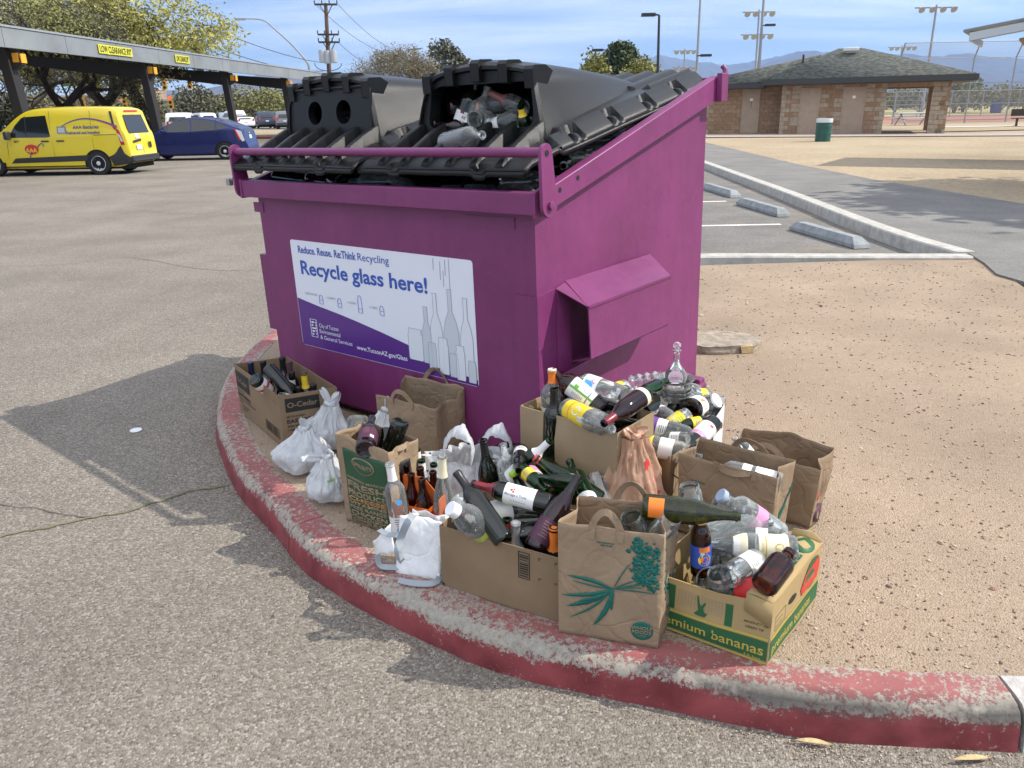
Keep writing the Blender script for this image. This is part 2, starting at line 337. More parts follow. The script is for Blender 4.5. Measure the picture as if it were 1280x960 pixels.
def kerb_mat():
    m, t, b = newmat('chipped_red_kerb_paint'); nd = t.nodes; lk = t.links; b.inputs['Roughness'].default_value = .75
    tc = nd.new('ShaderNodeTexCoord'); at_ = nd.new('ShaderNodeAttribute'); at_.attribute_name = 'across'
    n1 = nd.new('ShaderNodeTexNoise'); n1.inputs['Scale'].default_value = 62; n1.inputs['Detail'].default_value = 10; n1.inputs['Roughness'].default_value = .82; lk.new(tc.outputs['Object'], n1.inputs[0])
    n0 = nd.new('ShaderNodeTexNoise'); n0.inputs['Scale'].default_value = 3.2; n0.inputs['Detail'].default_value = 7; n0.inputs['Roughness'].default_value = .7; lk.new(tc.outputs['Object'], n0.inputs[0])
    def mth(op, a, b_=None, c=None):
        q = nd.new('ShaderNodeMath'); q.operation = op
        for i, s_ in enumerate((a, b_, c)):
            if s_ is None: continue
            if isinstance(s_, (int, float)): q.inputs[i].default_value = s_
            else: lk.new(s_, q.inputs[i])
        return q.outputs[0]
    # across: 0 bottom of face, 1 top of face, 1..2 across the top
    rp = nd.new('ShaderNodeValToRGB'); el = rp.color_ramp.elements; el[0].position = 0; el[0].color = (.42,)*3+(1,); el[1].position = 1; el[1].color = (.54,)*3+(1,)
    for ps, vv in ((.03, .30), (.10, .20), (.25, .22), (.36, .36), (.44, .58), (.50, .62), (.56, .47), (.66, .41), (.8, .40), (.92, .45)):
        q = el.new(ps); q.color = (vv, vv, vv, 1)
    lk.new(mth('MULTIPLY', at_.outputs['Fac'], .5), rp.inputs[0])
    s_ = mth('ADD', mth('MULTIPLY', n1.outputs[0], 1.15), mth('MULTIPLY', n0.outputs[0], .55))
    s_ = mth('ADD', s_, mth('MULTIPLY', rp.outputs[0], .62))
    chip = nd.new('ShaderNodeMapRange'); chip.inputs[1].default_value = 1.14; chip.inputs[2].default_value = 1.155; lk.new(s_, chip.inputs[0])
    nr = nd.new('ShaderNodeTexNoise'); nr.inputs['Scale'].default_value = 9; nr.inputs['Detail'].default_value = 7; lk.new(tc.outputs['Object'], nr.inputs[0])
    red = nd.new('ShaderNodeValToRGB'); e = red.color_ramp.elements; e[0].position = .3; e[0].color = (.14, .018, .021, 1); e[1].position = .72; e[1].color = (.30, .058, .062, 1); lk.new(nr.outputs[0], red.inputs[0])
    # paint on the flat top is bleached
    fd = nd.new('ShaderNodeMapRange'); fd.inputs[1].default_value = .85; fd.inputs[2].default_value = 1.35; fd.inputs[4].default_value = .55; lk.new(at_.outputs['Fac'], fd.inputs[0])
    rb = nd.new('ShaderNodeMix'); rb.data_type = 'RGBA'; lk.new(fd.outputs[0], rb.inputs[0]); lk.new(red.outputs[0], rb.inputs[6]); rb.inputs[7].default_value = (.37, .145, .135, 1)
    con = nd.new('ShaderNodeValToRGB'); e = con.color_ramp.elements; e[0].position = .32; e[0].color = (.19, .17, .14, 1); e[1].position = .66; e[1].color = (.42, .375, .31, 1); lk.new(n1.outputs[0], con.inputs[0])
    x = nd.new('ShaderNodeMix'); x.data_type = 'RGBA'; lk.new(chip.outputs[0], x.inputs[0]); lk.new(rb.outputs[2], x.inputs[6]); lk.new(con.outputs[0], x.inputs[7])
    # tyre rub along the upper face
    rub = nd.new('ShaderNodeValToRGB'); e = rub.color_ramp.elements; e[0].position = .28; e[0].color = (0, 0, 0, 1); e[1].position = .64; e[1].color = (0, 0, 0, 1); q = e.new(.46); q.color = (1, 1, 1, 1)
    lk.new(mth('MULTIPLY', at_.outputs['Fac'], .5), rub.inputs[0])
    n3 = nd.new('ShaderNodeTexNoise'); n3.inputs['Scale'].default_value = 2.1; n3.inputs['Detail'].default_value = 8; n3.inputs['Roughness'].default_value = .75; lk.new(tc.outputs['Object'], n3.inputs[0])
    sepo = nd.new('ShaderNodeSeparateXYZ'); lk.new(tc.outputs['Object'], sepo.inputs[0])
    px = nd.new('ShaderNodeMapRange'); px.inputs[1].default_value = -.5; px.inputs[2].default_value = .8; px.inputs[3].default_value = -.10; px.inputs[4].default_value = .12; lk.new(sepo.outputs[0], px.inputs[0])
    mk = nd.new('ShaderNodeMapRange'); mk.inputs[1].default_value = .48; mk.inputs[2].default_value = .60; lk.new(mth('ADD', n3.outputs[0], px.outputs[0]), mk.inputs[0])
    y = nd.new('ShaderNodeMix'); y.data_type = 'RGBA'; lk.new(mth('MULTIPLY', mth('MULTIPLY', rub.outputs[0], mk.outputs[0]), .85), y.inputs[0]); lk.new(x.outputs[2], y.inputs[6]); y.inputs[7].default_value = (.035, .033, .032, 1)
    lk.new(y.outputs[2], b.inputs['Base Color'])
    bp = nd.new('ShaderNodeBump'); bp.inputs['Strength'].default_value = .5; bp.inputs['Distance'].default_value = .004; lk.new(mth('MULTIPLY_ADD', chip.outputs[0], -.5, n1.outputs[0]), bp.inputs['Height']); lk.new(bp.outputs[0], b.inputs['Normal'])
    return m
KRED = kerb_mat()
CONC = P('concrete', (.42, .40, .36), .85, var=.25, vscale=9, bump=.3, bscale=90)
def kerb(name, pts, prof, m, label=None, z0=0, noise_amp=.004):
    # prof: list of (offset inward, height, across)
    b = MB(); n = len(pts); k = len(prof); vs = []
    tang = [(pts[min(i+1, n-1)]-pts[max(i-1, 0)]).normalized() for i in range(n)]
    ac = []
    for i, p in enumerate(pts):
        nrm = Vector((tang[i].y, -tang[i].x, 0))
        for o_, h, a in prof:
            q = p + nrm*o_ + Vector((0, 0, h+z0)); d = noise.noise(q*9)*noise_amp + noise.noise(q*31)*noise_amp*.5
            vs.append(q + nrm*d + Vector((0, 0, d*.6 if h > .02 else 0))); ac.append(a)
    fs = [(i*k+j, i*k+j+1, (i+1)*k+j+1, (i+1)*k+j) for i in range(n-1) for j in range(k-1)]
    fs += [tuple(range(k))[::-1], tuple((n-1)*k+j for j in range(k))]
    b.mat(m); b.add(vs, fs); o = b.build(name, sharp=50)
    a_ = o.data.attributes.new('across', 'FLOAT', 'POINT'); a_.data.foreach_set('value', ac)
    return o
kp = [(0, -.02, 0), (.004, .02, .15), (.009, .055, .5), (.014, .085, .8), (.024, .105, .95), (.045, .117, 1.08), (.08, .1205, 1.3), (.12, .1205, 1.7), (.155, .119, 2), (.157, .05, 2)]
allp = kpts
i_joint = min(range(len(allp)), key=lambda i: (allp[i]-gp(362, 692, 0)).length)
def dens_(pts, n=3):
    return catmull(pts, n)
for a_, b_ in ((0, i_joint), (i_joint, len(allp)-1)):
    seg = [p.copy() for p in allp[a_:b_+1]]
    if a_: seg[0] = seg[0] + (seg[1]-seg[0]).normalized()*.006
    o = kerb('kerb', dens_(seg, 3), kp, KRED); o['kind'] = 'structure'
    o['label'] = 'red painted kerb section with chipped paint'
# next grey kerb beyond the joint at the right
kt = (kpts[0]-kpts[3]).normalized(); ko = [kpts[0]+kt*.014, kpts[0]+kt*.3+Vector((0, .01, 0)), kpts[0]+kt*.9, kpts[0]+kt*1.6]; ko = ko[::-1]
CONCG = P('grey_kerb_concrete', (.40, .38, .36), .85, var=.35, vscale=14, bump=.4, bscale=110, dirt=(.16, .15, .14))
o = kerb('kerb', catmull([q+Vector((0, 0, 0)) for q in ko], 10), kp, CONCG); o['kind'] = 'structure'

# far kerbs round the small parking bay
def simple_kerb(name, pts, wd, h, m):
    b = MB(); n = len(pts)
    prof = [(0, -.02), (.005, h-.015), (.02, h), (wd-.02, h), (wd-.005, h-.015), (wd, -.02)]; vs = []
    for i, p in enumerate(pts):
        t = (pts[min(i+1, n-1)]-pts[max(i-1, 0)]).normalized(); nn = Vector((t.y, -t.x, 0))
        for o_, z in prof: vs.append((p.x+nn.x*o_, p.y+nn.y*o_, z))
    k = len(prof); fs = [(i*k+j, i*k+j+1, (i+1)*k+j+1, (i+1)*k+j) for i in range(n-1) for j in range(k-1)] + [tuple(range(k))[::-1], tuple((n-1)*k+j for j in range(k))]
    b.add(vs, fs); return struct(name, b, m)
ka = catmull([Vector(q) for q in ((4.55, 7.83, 0), (3.5, 7.95, 0), (2.0, 8.12, 0), (.6, 8.1, 0), (-1, 7.9, 0))], 6)
simple_kerb('bay_kerb', ka[::-1], .20, .15, CONC)
kr = catmull([Vector(q) for q in ((4.5, 7.9, 0), (4.45, 8.9, 0), (4.5, 10.4, 0), (4.75, 14, 0), (5.1, 20.5, 0), (5.6, 30, 0), (6.2, 42, 0))], 6)
simple_kerb('bay_kerb', kr, .22, .15, CONC)
sheet('parking_bay', [(4.5, 7.95), (4.46, 10.4), (4.75, 14), (5.1, 20.5), (5.6, 30), (3.0, 30), (1.5, 14), (1.0, 8.1)], .004, LOTM)
# walking path and the wide gravel ground beyond it
sheet('gravel_ground', [(5.6, 6.6), (60, -14), (400, 100), (400, 78), (6.25, 78), (6.0, 38), (5.2, 20.5), (4.8, 14), (4.74, 10.4), (4.75, 8.4)], .125, DIRT2)
pathp = [(4.62, 7.86), (4.50, 7.4), (4.32, 6.9), (4.36, 6.45), (4.62, 6.0), (4.98, 5.6), (7, 3.0), (12, -2), (16, 1), (10.4, 7.5), (7.6, 11.7), (7.25, 16), (7.3, 20.5), (7.7, 27), (8.1, 34), (8.5, 38), (5.85, 38), (5.6, 30), (5.30, 20.5), (4.97, 14), (4.72, 10.4), (4.66, 8.9)]
b = MB(); b.prism([(x, y, .10) for x, y in pathp], (0, 0, .035)); struct('walking_path', b, ASPH2)
sheet('far_gravel', [(6.25, 78), (400, 78), (400, 100), (6.25, 62)], .13, DIRT2)
sheet('infield_dirt', [(18, 57), (400, 57), (400, 90), (18, 90)], .135, RDIRT)
sheet('outfield_grass', [(18, 80), (500, 80), (500, 330), (18, 330)], .15, GRASSM)
sheet('concrete_apron', [(8.6, 38.4), (21.5, 33.6), (22.4, 36), (9.6, 42)], .16, P('apron_concrete', (.36, .30, .26), .9, var=.15))
sheet('concrete_walk', [(24.5, 46), (24.2, 47.5), (90, 44), (90, 42)], .145, P('walk_concrete', (.55, .52, .46), .9, var=.1))
# bare median across the street
sheet('median', [(-24, 55), (-12, 53), (-12.3, 78), (-40, 78)], .06, DIRT2)
b = MB(); b.beam((-19.5, 54.1, .06), (-12.6, 53.1, .06), .25, .14); struct('median_kerb', b, P('far_red_kerb', (.45, .08, .07), .8))
# painted bay lines
PAINT = P('worn_white_paint', (.70, .70, .68), .8, var=.25, vscale=30)
for a_, b_ in ((gp(870, 283), gp(976, 281)), (gp(870, 253), gp(908, 252)), (gp(870, 237.5), gp(892, 237))):
    b = MB(); b.mat(PAINT); d = (b_-a_).normalized(); n_ = Vector((-d.y, d.x, 0))*.05; z = Vector((0, 0, .008))
    b.poly([a_-n_+z, b_-n_+z, b_+n_+z, a_+n_+z]); struct('bay_line', b, PAINT)
# cracks in the asphalt
CRK = P('crack_fill', (.10, .08, .055), .95, var=.5, vscale=30, dirt=(.04, .035, .03))
CRKG = P('crack_weeds', (.09, .10, .04), .95, var=.5, vscale=60, dirt=(.17, .13, .08))
def crack(px, wmin, wmax, m):
    pts = []
    base = [gp(x, y, .004) for x, y in px]; base = catmull(base, 14)
    b = MB(); b.mat(m); L = []; Rr = []
    for i, p in enumerate(base):
        t = (base[min(i+1, len(base)-1)]-base[max(i-1, 0)]).normalized(); n_ = Vector((-t.y, t.x, 0))
        p = p + n_*(noise.noise(p*7)*.03+noise.noise(p*23)*.012); wv = wmin + (wmax-wmin)*(.5+.5*noise.noise(p*19)+.4*noise.noise(p*60)); wv = max(.0006, wv)
        L.append(p+n_*wv); Rr.append(p-n_*wv)
    n = len(L); b.add(L+Rr, [(i, i+1, n+i+1, n+i) for i in range(n-1)]); return struct('asphalt_crack', b, m)
crack([(-40, 684), (0, 671), (60, 658), (120, 648), (180, 632), (240, 614), (286, 606)], .002, .009, CRKG)
crack([(-20, 626), (30, 634), (80, 640), (110, 650)], .001, .004, CRK)
crack([(-20, 333), (80, 331), (160, 322), (250, 336), (318, 338)], .001, .006, CRK)
crack([(-20, 228), (120, 236), (220, 246), (290, 240)], .002, .009, CRK)
crack([(170, 262), (240, 268), (300, 258)], .002, .009, CRK)

# loose stones (beyond counting): on the island and along the gutter
def stones(name, spots, mats, lab, seed=1):
    rn = random.Random(seed); b = MB()
    for m in mats: b.mat(m)
    for (x, y, z, s) in spots:
        b.cur = rn.randrange(len(mats)); a = rn.uniform(0, 6.3); sx, sy, sz = s*rn.uniform(.7, 1.4), s*rn.uniform(.6, 1.1), s*rn.uniform(.35, .7)
        ca, sa = math.cos(a), math.sin(a); vs = []
        for r_, zz in ((.75, -.6), (1, .1), (.6, .85)):
            for k in range(5):
                t = k*1.257+rn.uniform(-.25, .25)+zz; rx = r_*rn.uniform(.8, 1.15)*sx*math.cos(t); ry = r_*rn.uniform(.8, 1.15)*sy*math.sin(t)
                vs.append((x+rx*ca-ry*sa, y+rx*sa+ry*ca, z+zz*sz))
        fs = [tuple(range(10, 15))] + [(j*5+k, j*5+(k+1) % 5, j*5+5+(k+1) % 5, j*5+5+k) for j in range(2) for k in range(5)]
        bb = len(b.v); b.v += vs; b.f += [tuple(bb+i for i in f) for f in fs]; b.m += [b.cur]*len(fs)
    o = b.build(name, sharp=30); o['kind'] = 'stuff'; o['label'] = lab; return o
def inpoly(x, y, pl):
    c = False; j = len(pl)-1
    for i in range(len(pl)):
        xi, yi = pl[i]; xj, yj = pl[j]
        if (yi > y) != (yj > y) and x < (xj-xi)*(y-yi)/(yj-yi+1e-12)+xi: c = not c
        j = i
    return c
rn = random.Random(3); sp = []
while len(sp) < 9500:
    t = rn.random(); y = 1.4+6.2*t**1.5; x = rn.uniform(-1.4, 4.6) if y > 2.6 else rn.uniform(-.6, 2.6)
    if inpoly(x, y, isl): sp.append((x, y, G-.002, rn.choice((.0016, .0022, .003, .004))*rn.uniform(.7, 1.5)*(1+.12*y)*(2.2 if rn.random() < .02 else 1)))
ST = [P('stone_tan', (.40, .30, .21), .9), P('stone_pale', (.52, .44, .35), .9), P('stone_dark', (.16, .11, .09), .9), P('stone_rust', (.33, .20, .14), .9)]
stones('loose_gravel', sp, ST, 'small loose stones scattered over the tan dirt island')
sp = []
for i in range(3600):   # grit in the gutter and on the road
    if rn.random() < .6:
        k = rn.randrange(0, len(kpts)-60); p = kpts[k]; t = (kpts[k+1]-kpts[k]).normalized(); d = abs(rn.gauss(0, .05))+.004; q = p - Vector((t.y, -t.x, 0))*d + t*rn.uniform(-.02, .02)
        sp.append((q.x, q.y, .002, rn.uniform(.001, .0032)))
    else:
        y = 1.1+3.6*rn.random()**1.4; x = rn.uniform(-.66, .66)*(y+.2)*1.1
        if not inpoly(x, y, isl): sp.append((x, y, .001, rn.uniform(.001, .003)))
sp.append((*gp(342, 770, 0)[:2], .004, .008)); sp.append((*gp(605, 798, 0)[:2], .004, .006))
stones('gutter_grit', sp, ST[:3], 'grit and small stones gathered along the kerb gutter', 5)
# dry litter in the gutter
LEAF = P('dry_leaf', (.50, .38, .20), .9, var=.3, vscale=80)
for i, (x0, y0, x1, y1, lab) in enumerate([(992, 926, 1042, 933, 'thin dry curled leaf in the gutter under the red kerb'), (1190, 951, 1240, 949, 'dry leaf near the kerb end at the lower right')]):
    a_ = gp(x0, y0, .01); c_ = gp(x1, y1, .004); b = MB(); b.mat(LEAF); d = c_-a_; n_ = Vector((-d.y, d.x, 0)).normalized()
    def lf(u, v): 
        wv = math.sin(math.pi*min(1, max(0, u)))*.009; return a_+d*u+n_*((v-.5)*2*wv)+Vector((0, 0, abs(v-.5)*.008+.006*math.sin(u*3)))
    b.grid(lf, 12, 4); tag(b.build('leaf'), lab, 'leaf', 'dry leaves in the gutter')
b = MB(); b.mat(WPLAS); c_ = gp(170, 538, .003); b.lathe([(0, 0), (.030, 0), (.031, .002), (.03, .004), (0, .0045)], 24, Matrix.Translation(c_)); tag(b.build('white_disc'), 'small round white plastic disc lying on the shaded asphalt', 'disc')

# ================================================================ the purple container
TH = R(-39.6)
DA = Vector((.1184, 3.032, 0)); dex = Vector((math.cos(TH), math.sin(TH), 0)); dey = Vector((-math.sin(TH), math.cos(TH), 0))
DO = DA - dex*.907 + Vector((0, 0, .14))
lean = Matrix.Rotation(R(-1.1), 4, 'Y')
DM = Matrix.Translation(DO) @ lean @ Matrix.Rotation(TH, 4, 'Z')
def paint_mat():
    m, t, b = newmat('worn_magenta_paint'); nd = t.nodes; lk = t.links
    tc = nd.new('ShaderNodeTexCoord'); n = nd.new('ShaderNodeTexNoise'); n.inputs['Scale'].default_value = 2.2; n.inputs['Detail'].default_value = 9; n.inputs['Roughness'].default_value = .7; lk.new(tc.outputs['Object'], n.inputs[0])
    mp = nd.new('ShaderNodeMapping'); mp.inputs['Scale'].default_value = (14, 14, .9); lk.new(tc.outputs['Object'], mp.inputs[0])
    n2 = nd.new('ShaderNodeTexNoise'); n2.inputs['Scale'].default_value = 1.6; n2.inputs['Detail'].default_value = 5; lk.new(mp.outputs[0], n2.inputs[0])
    mx = nd.new('ShaderNodeMath'); mx.operation = 'MULTIPLY_ADD'; mx.inputs[1].default_value = .22; lk.new(n2.outputs[0], mx.inputs[0]); lk.new(n.outputs[0], mx.inputs[2])
    rp = nd.new('ShaderNodeValToRGB'); e = rp.color_ramp.elements; e[0].position = .38; e[0].color = (.140, .022, .094, 1); e[1].position = .95; e[1].color = (.235, .040, .158, 1); lk.new(mx.outputs[0], rp.inputs[0])
    # scuffs and chips
    mp2 = nd.new('ShaderNodeMapping'); mp2.inputs['Scale'].default_value = (3, 3, 22); mp2.inputs['Rotation'].default_value = (.5, .3, 0); lk.new(tc.outputs['Object'], mp2.inputs[0])
    n3 = nd.new('ShaderNodeTexNoise'); n3.inputs['Scale'].default_value = 3; n3.inputs['Detail'].default_value = 10; n3.inputs['Roughness'].default_value = .8; lk.new(mp2.outputs[0], n3.inputs[0])
    ch = nd.new('ShaderNodeMapRange'); ch.inputs[1].default_value = .66; ch.inputs[2].default_value = .70; ch.inputs[4].default_value = .55; lk.new(n3.outputs[0], ch.inputs[0])
    x = nd.new('ShaderNodeMix'); x.data_type = 'RGBA'; lk.new(ch.outputs[0], x.inputs[0]); lk.new(rp.outputs[0], x.inputs[6]); x.inputs[7].default_value = (.42, .22, .36, 1)
    # dust low down
    sp_ = nd.new('ShaderNodeSeparateXYZ'); lk.new(tc.outputs['Object'], sp_.inputs[0]); lk.new(x.outputs[2], b.inputs['Base Color'])
    rr = nd.new('ShaderNodeMapRange'); rr.inputs[3].default_value = .30; rr.inputs[4].default_value = .55; lk.new(n.outputs[0], rr.inputs[0]); lk.new(rr.outputs[0], b.inputs['Roughness'])
    bp = nd.new('ShaderNodeBump'); bp.inputs['Strength'].default_value = .35; bp.inputs['Distance'].default_value = .02; lk.new(n.outputs[0], bp.inputs['Height'])
    n4 = nd.new('ShaderNodeTexNoise'); n4.inputs['Scale'].default_value = 320; lk.new(tc.outputs['Object'], n4.inputs[0])
    bp2 = nd.new('ShaderNodeBump'); bp2.inputs['Strength'].default_value = .10; bp2.inputs['Distance'].default_value = .002; lk.new(n4.outputs[0], bp2.inputs['Height']); lk.new(bp.outputs[0], bp2.inputs['Normal']); lk.new(bp2.outputs[0], b.inputs['Normal'])
    return m
MAG = paint_mat()
BLK = P('black_moulded_plastic', (.007, .0075, .008), .30, var=.35, vscale=3, bump=.2, bscale=420, spec=.32)
STEEL = P('bare_steel', (.42, .42, .43), .4, metal=.8, var=.3, vscale=40)
dump = thing('recycling_dumpster', 'large magenta glass recycling dumpster with a sloping top and black lids', 'dumpster', mw=DM)
hw, dp, hf, hb = .907, 1.407, 1.10, 1.50
b = MB(); b.mat(MAG); t = .006
b.prism([(-hw, 0, .02), (hw, 0, .02), (hw, 0, hf), (-hw, 0, hf)], (0, t, 0))
def sidewall(x, sgn):
    # slightly dented sheet
    def fn(u, v):
        y = t+u*(dp-2*t); z0, z1 = .02, hf+(hb-hf)*y/dp; z = z0+v*(z1-z0); k = math.sin(math.pi*u)*math.sin(math.pi*v)
        return Vector((x + sgn*k*(.022*noise.noise(Vector((y*2.3, z*2.6, 3)))-.003), y, z))
    return fn
b.grid(sidewall(hw, 1), 26, 20); b.grid(sidewall(-hw, -1), 10, 8)
b.prism([(-hw, dp, .02), (hw, dp, .02), (hw, dp, hb), (-hw, dp, hb)], (0, -t, 0))
b.bx((-hw, 0, .02), (hw, dp, .03))
b.build('steel_body', dump)
# heavy rim
b = MB(); b.mat(MAG)
b.bx((-.955, -.055, 1.066), (.955, .0, 1.150))
sl_ = (1.552-1.140)/1.43
for s in (-1, 1):
    x0, x1 = (hw, .955) if s > 0 else (-.955, -hw)
    b.prism([(x0, .0005, 1.066), (x0, .0005, 1.150), (x0, 1.42, 1.15+sl_*1.42), (x0, 1.42, 1.066+(sl_-.02)*1.42)], (x1-x0, 0, 0))
b.bx((-.955, 1.421, 1.44), (.955, 1.465, 1.553))
b.bx((-.973, -.060, 1.060), (-.9555, .03, 1.155))
b.build('rim', dump, bevel=.004)
b = MB(); b.mat(MAG)   # corner hinge post at back
for s in (-1, 1):
    b.bx((s*.956, 1.40, 1.44), (s*.985, 1.47, 1.57))
    b.tube([(s*.97, 1.45, 1.55), (s*.97, 1.46, 1.585), (s*.955, 1.455, 1.605)], .013, 8)
b.build('hinge_bracket', dump, bevel=.003)
# fork pockets
b = MB(); b.mat(MAG); th_ = .006
for s in (1,):
    pr_ = [(hw, .79), (1.06, .692), (1.06, .475), (hw, .44)]
    def sec(y0, y1, a, c):
        (xa, za), (xc, zc_) = a, c; d = Vector((xc-xa, 0, zc_-za)).normalized(); n_ = Vector((d.z, 0, -d.x))*th_
        b.prism([(xa, y0[0], za), (xc, y0[1], zc_), (xc, y1[1], zc_), (xa, y1[0], za)], n_)
    sec((.19, .135), (.876, .812), (hw+.001, .775), (1.062, .692))
    sec((.135, .153), (.812, .826), (1.06, .697), (1.06, .474))
    sec((.20, .22), (.86, .82), (hw+.001, .425), (1.045, .468))
    # lip along the fold
    b.beam((1.062, .133, .694), (1.062, .814, .698), .008, .008)
b.build('fork_pocket', dump)
b = MB(); b.mat(MAG)
# wrap plate round the near corner with flares that guide the fork
b.bx((.800, -.008, .20), (.9155, -.001, .745)); 
b.prism([(.908, -.0005, .20), (.908, .114, .20), (.908, .114, .757), (.908, -.0005, .746)], (.0075, 0, 0))
b.prism([(.916, .114, .757), (.910, .20, .772), (1.056, .137, .694)], (0, .003, -.006))
b.prism([(.916, .114, .755), (.916, .114, .40), (.93, .20, .40), (.912, .20, .75)], (.004, 0, 0))
b.prism([(.912, .02, .375), (.912, .30, .40), (1.056, .155, .474)], (0, 0, -.006))
b.build('corner_plate', dump)
b = MB(); b.mat(MAG); b.bx((-.965, .0, .35), (-.908, .30, .76)); b.build('corner_plate', dump)
b = MB(); b.mat(MAG); b.bx((-.95, -.004, .985), (-.868, -.0005, 1.035)); b.build('bracket', dump)
b = MB(); b.mat(MAG)
b.bx((.54, -.0035, 1.002), (.81, -.0005, 1.046)); b.build('serial_plate', dump); b = MB()
b.mat(MAG)
for s in (-1, 1):
    for y in (.10, 1.1): b.bx((s*.80-.05, y, -.02), (s*.80+.05, y+.16, .02))
for y in (.06, 1.30): b.bx((-.86, y, -.02), (.86, y+.05, .019))
b.build('skid', dump, bevel=.003); b = MB(); b.mat(MAG)
b.bx((.908, 1.30, .0), (.985, 1.36, .035)); b.tube([(.965, 1.29, -.01), (.965, 1.37, -.01)], .028, 10)
b.build('foot', dump, bevel=.003)
BOLTK = P('bolt_hole_black', (.01, .008, .01), .6)
# lock bar
b = MB(); b.mat(MAG)
b.tube([(-.975, -.045, 1.29), (.985, -.045, 1.293)], .0185, 14)
b.build('bar', dump)
for s, xx in ((-1, -.985), (1, .998)):
    b = MB(); b.mat(MAG)
    def pl(pts): b.prism([(xx-.007, y, z) for y, z in pts], (.014, 0, 0))
    c1, c2 = (-.045, 1.291), (-.030, 1.105); r1, r2 = .034, .045
    pts = [(c1[0]+r1*math.cos(a), c1[1]+r1*math.sin(a)) for a in [R(q) for q in range(0, 181, 20)]] + [(c2[0]+r2*math.cos(a), c2[1]+r2*math.sin(a)) for a in [R(q) for q in range(180, 361, 20)]]
    pl(pts); b.lathe([(0, 0), (.016, 0), (.016, .012), (0, .014)], 14, axisframe(Vector((xx+s*.007, *c2)), (s, 0, 0)))
    b.mat(BOLTK if s > 0 else MAG); b.lathe([(0, 0), (.012, 0), (.012, .0015), (0, .0015)], 14, axisframe(Vector((xx+s*.007, *c1)), (s, 0, 0)))
    b.build('bar_arm', dump, bevel=.002)
b = MB(); b.mat(MAG)
b.prism([(.9565, y, z) for y, z in ((-.075, 1.06), (.02, 1.06), (.045, 1.09), (.045, 1.155), (-.02, 1.175), (-.075, 1.15))], (.012, 0, 0))
b.build('pivot_plate', dump)
for y in (.10, .22): b = MB(); b.mat(BOLTK); b.lathe([(0, 0), (.010, 0), (.010, .001), (0, .001)], 10, axisframe(Vector((.9555, y, 1.118+sl_*y)), (1, 0, 0))); b.build('bolt_hole', dump)
b = MB(); b.mat(STEEL)
b.tube([(-.995, -.03, 1.175), (-1.02, -.05, 1.165), (-1.035, -.06, 1.15)], .010, 8); b.box((-1.045, -.065, 1.14), (.03, .022, .035)); b.tube([(-.985, -.02, 1.17), (-.985, -.05, 1.19), (-1.005, -.06, 1.175)], .004, 6)
b.build('lock_hasp', dump)

# ---------------------------------------------------------------- lids
def resample(pts, n):
    pts = [Vector(p) for p in pts]; L = [0]
    for a, c in zip(pts, pts[1:]+pts[:1]): L.append(L[-1]+(c-a).length)
    o = []
    for i in range(n):
        d = L[-1]*i/n; k = 0
        while L[k+1] < d: k += 1
        a = pts[k]; c = pts[(k+1) % len(pts)]; o.append(a+(c-a)*((d-L[k])/max(1e-9, L[k+1]-L[k])))
    return o
def rtrap(wb, wt, z0, z1, r, arch=0, n=72):
    cs = [(-wb, z0), (wb, z0), (wt, z1), (-wt, z1)]; out = []
    for i in range(4):
        p = Vector(cs[i]); a = Vector(cs[i-1]); c = Vector(cs[(i+1) % 4])
        p1 = p+(a-p).normalized()*r; p2 = p+(c-p).normalized()*r
        for k in range(7):
            q = k/6; out.append(p1*(1-q)**2+p*2*q*(1-q)+p2*q*q)
        if i == 2 and arch:
            for k in range(1, 8): out.append(Vector((wt*(1-2*k/8), z1)))
    if arch:
        out = [Vector((p.x, p.y+(arch*(1-(p.x/wt)**2) if p.y > (z0+z1)/2 and abs(p.x) < wt else 0))) for p in out]
    return resample(out, n)
zl = lambda y: 1.250+.19*y
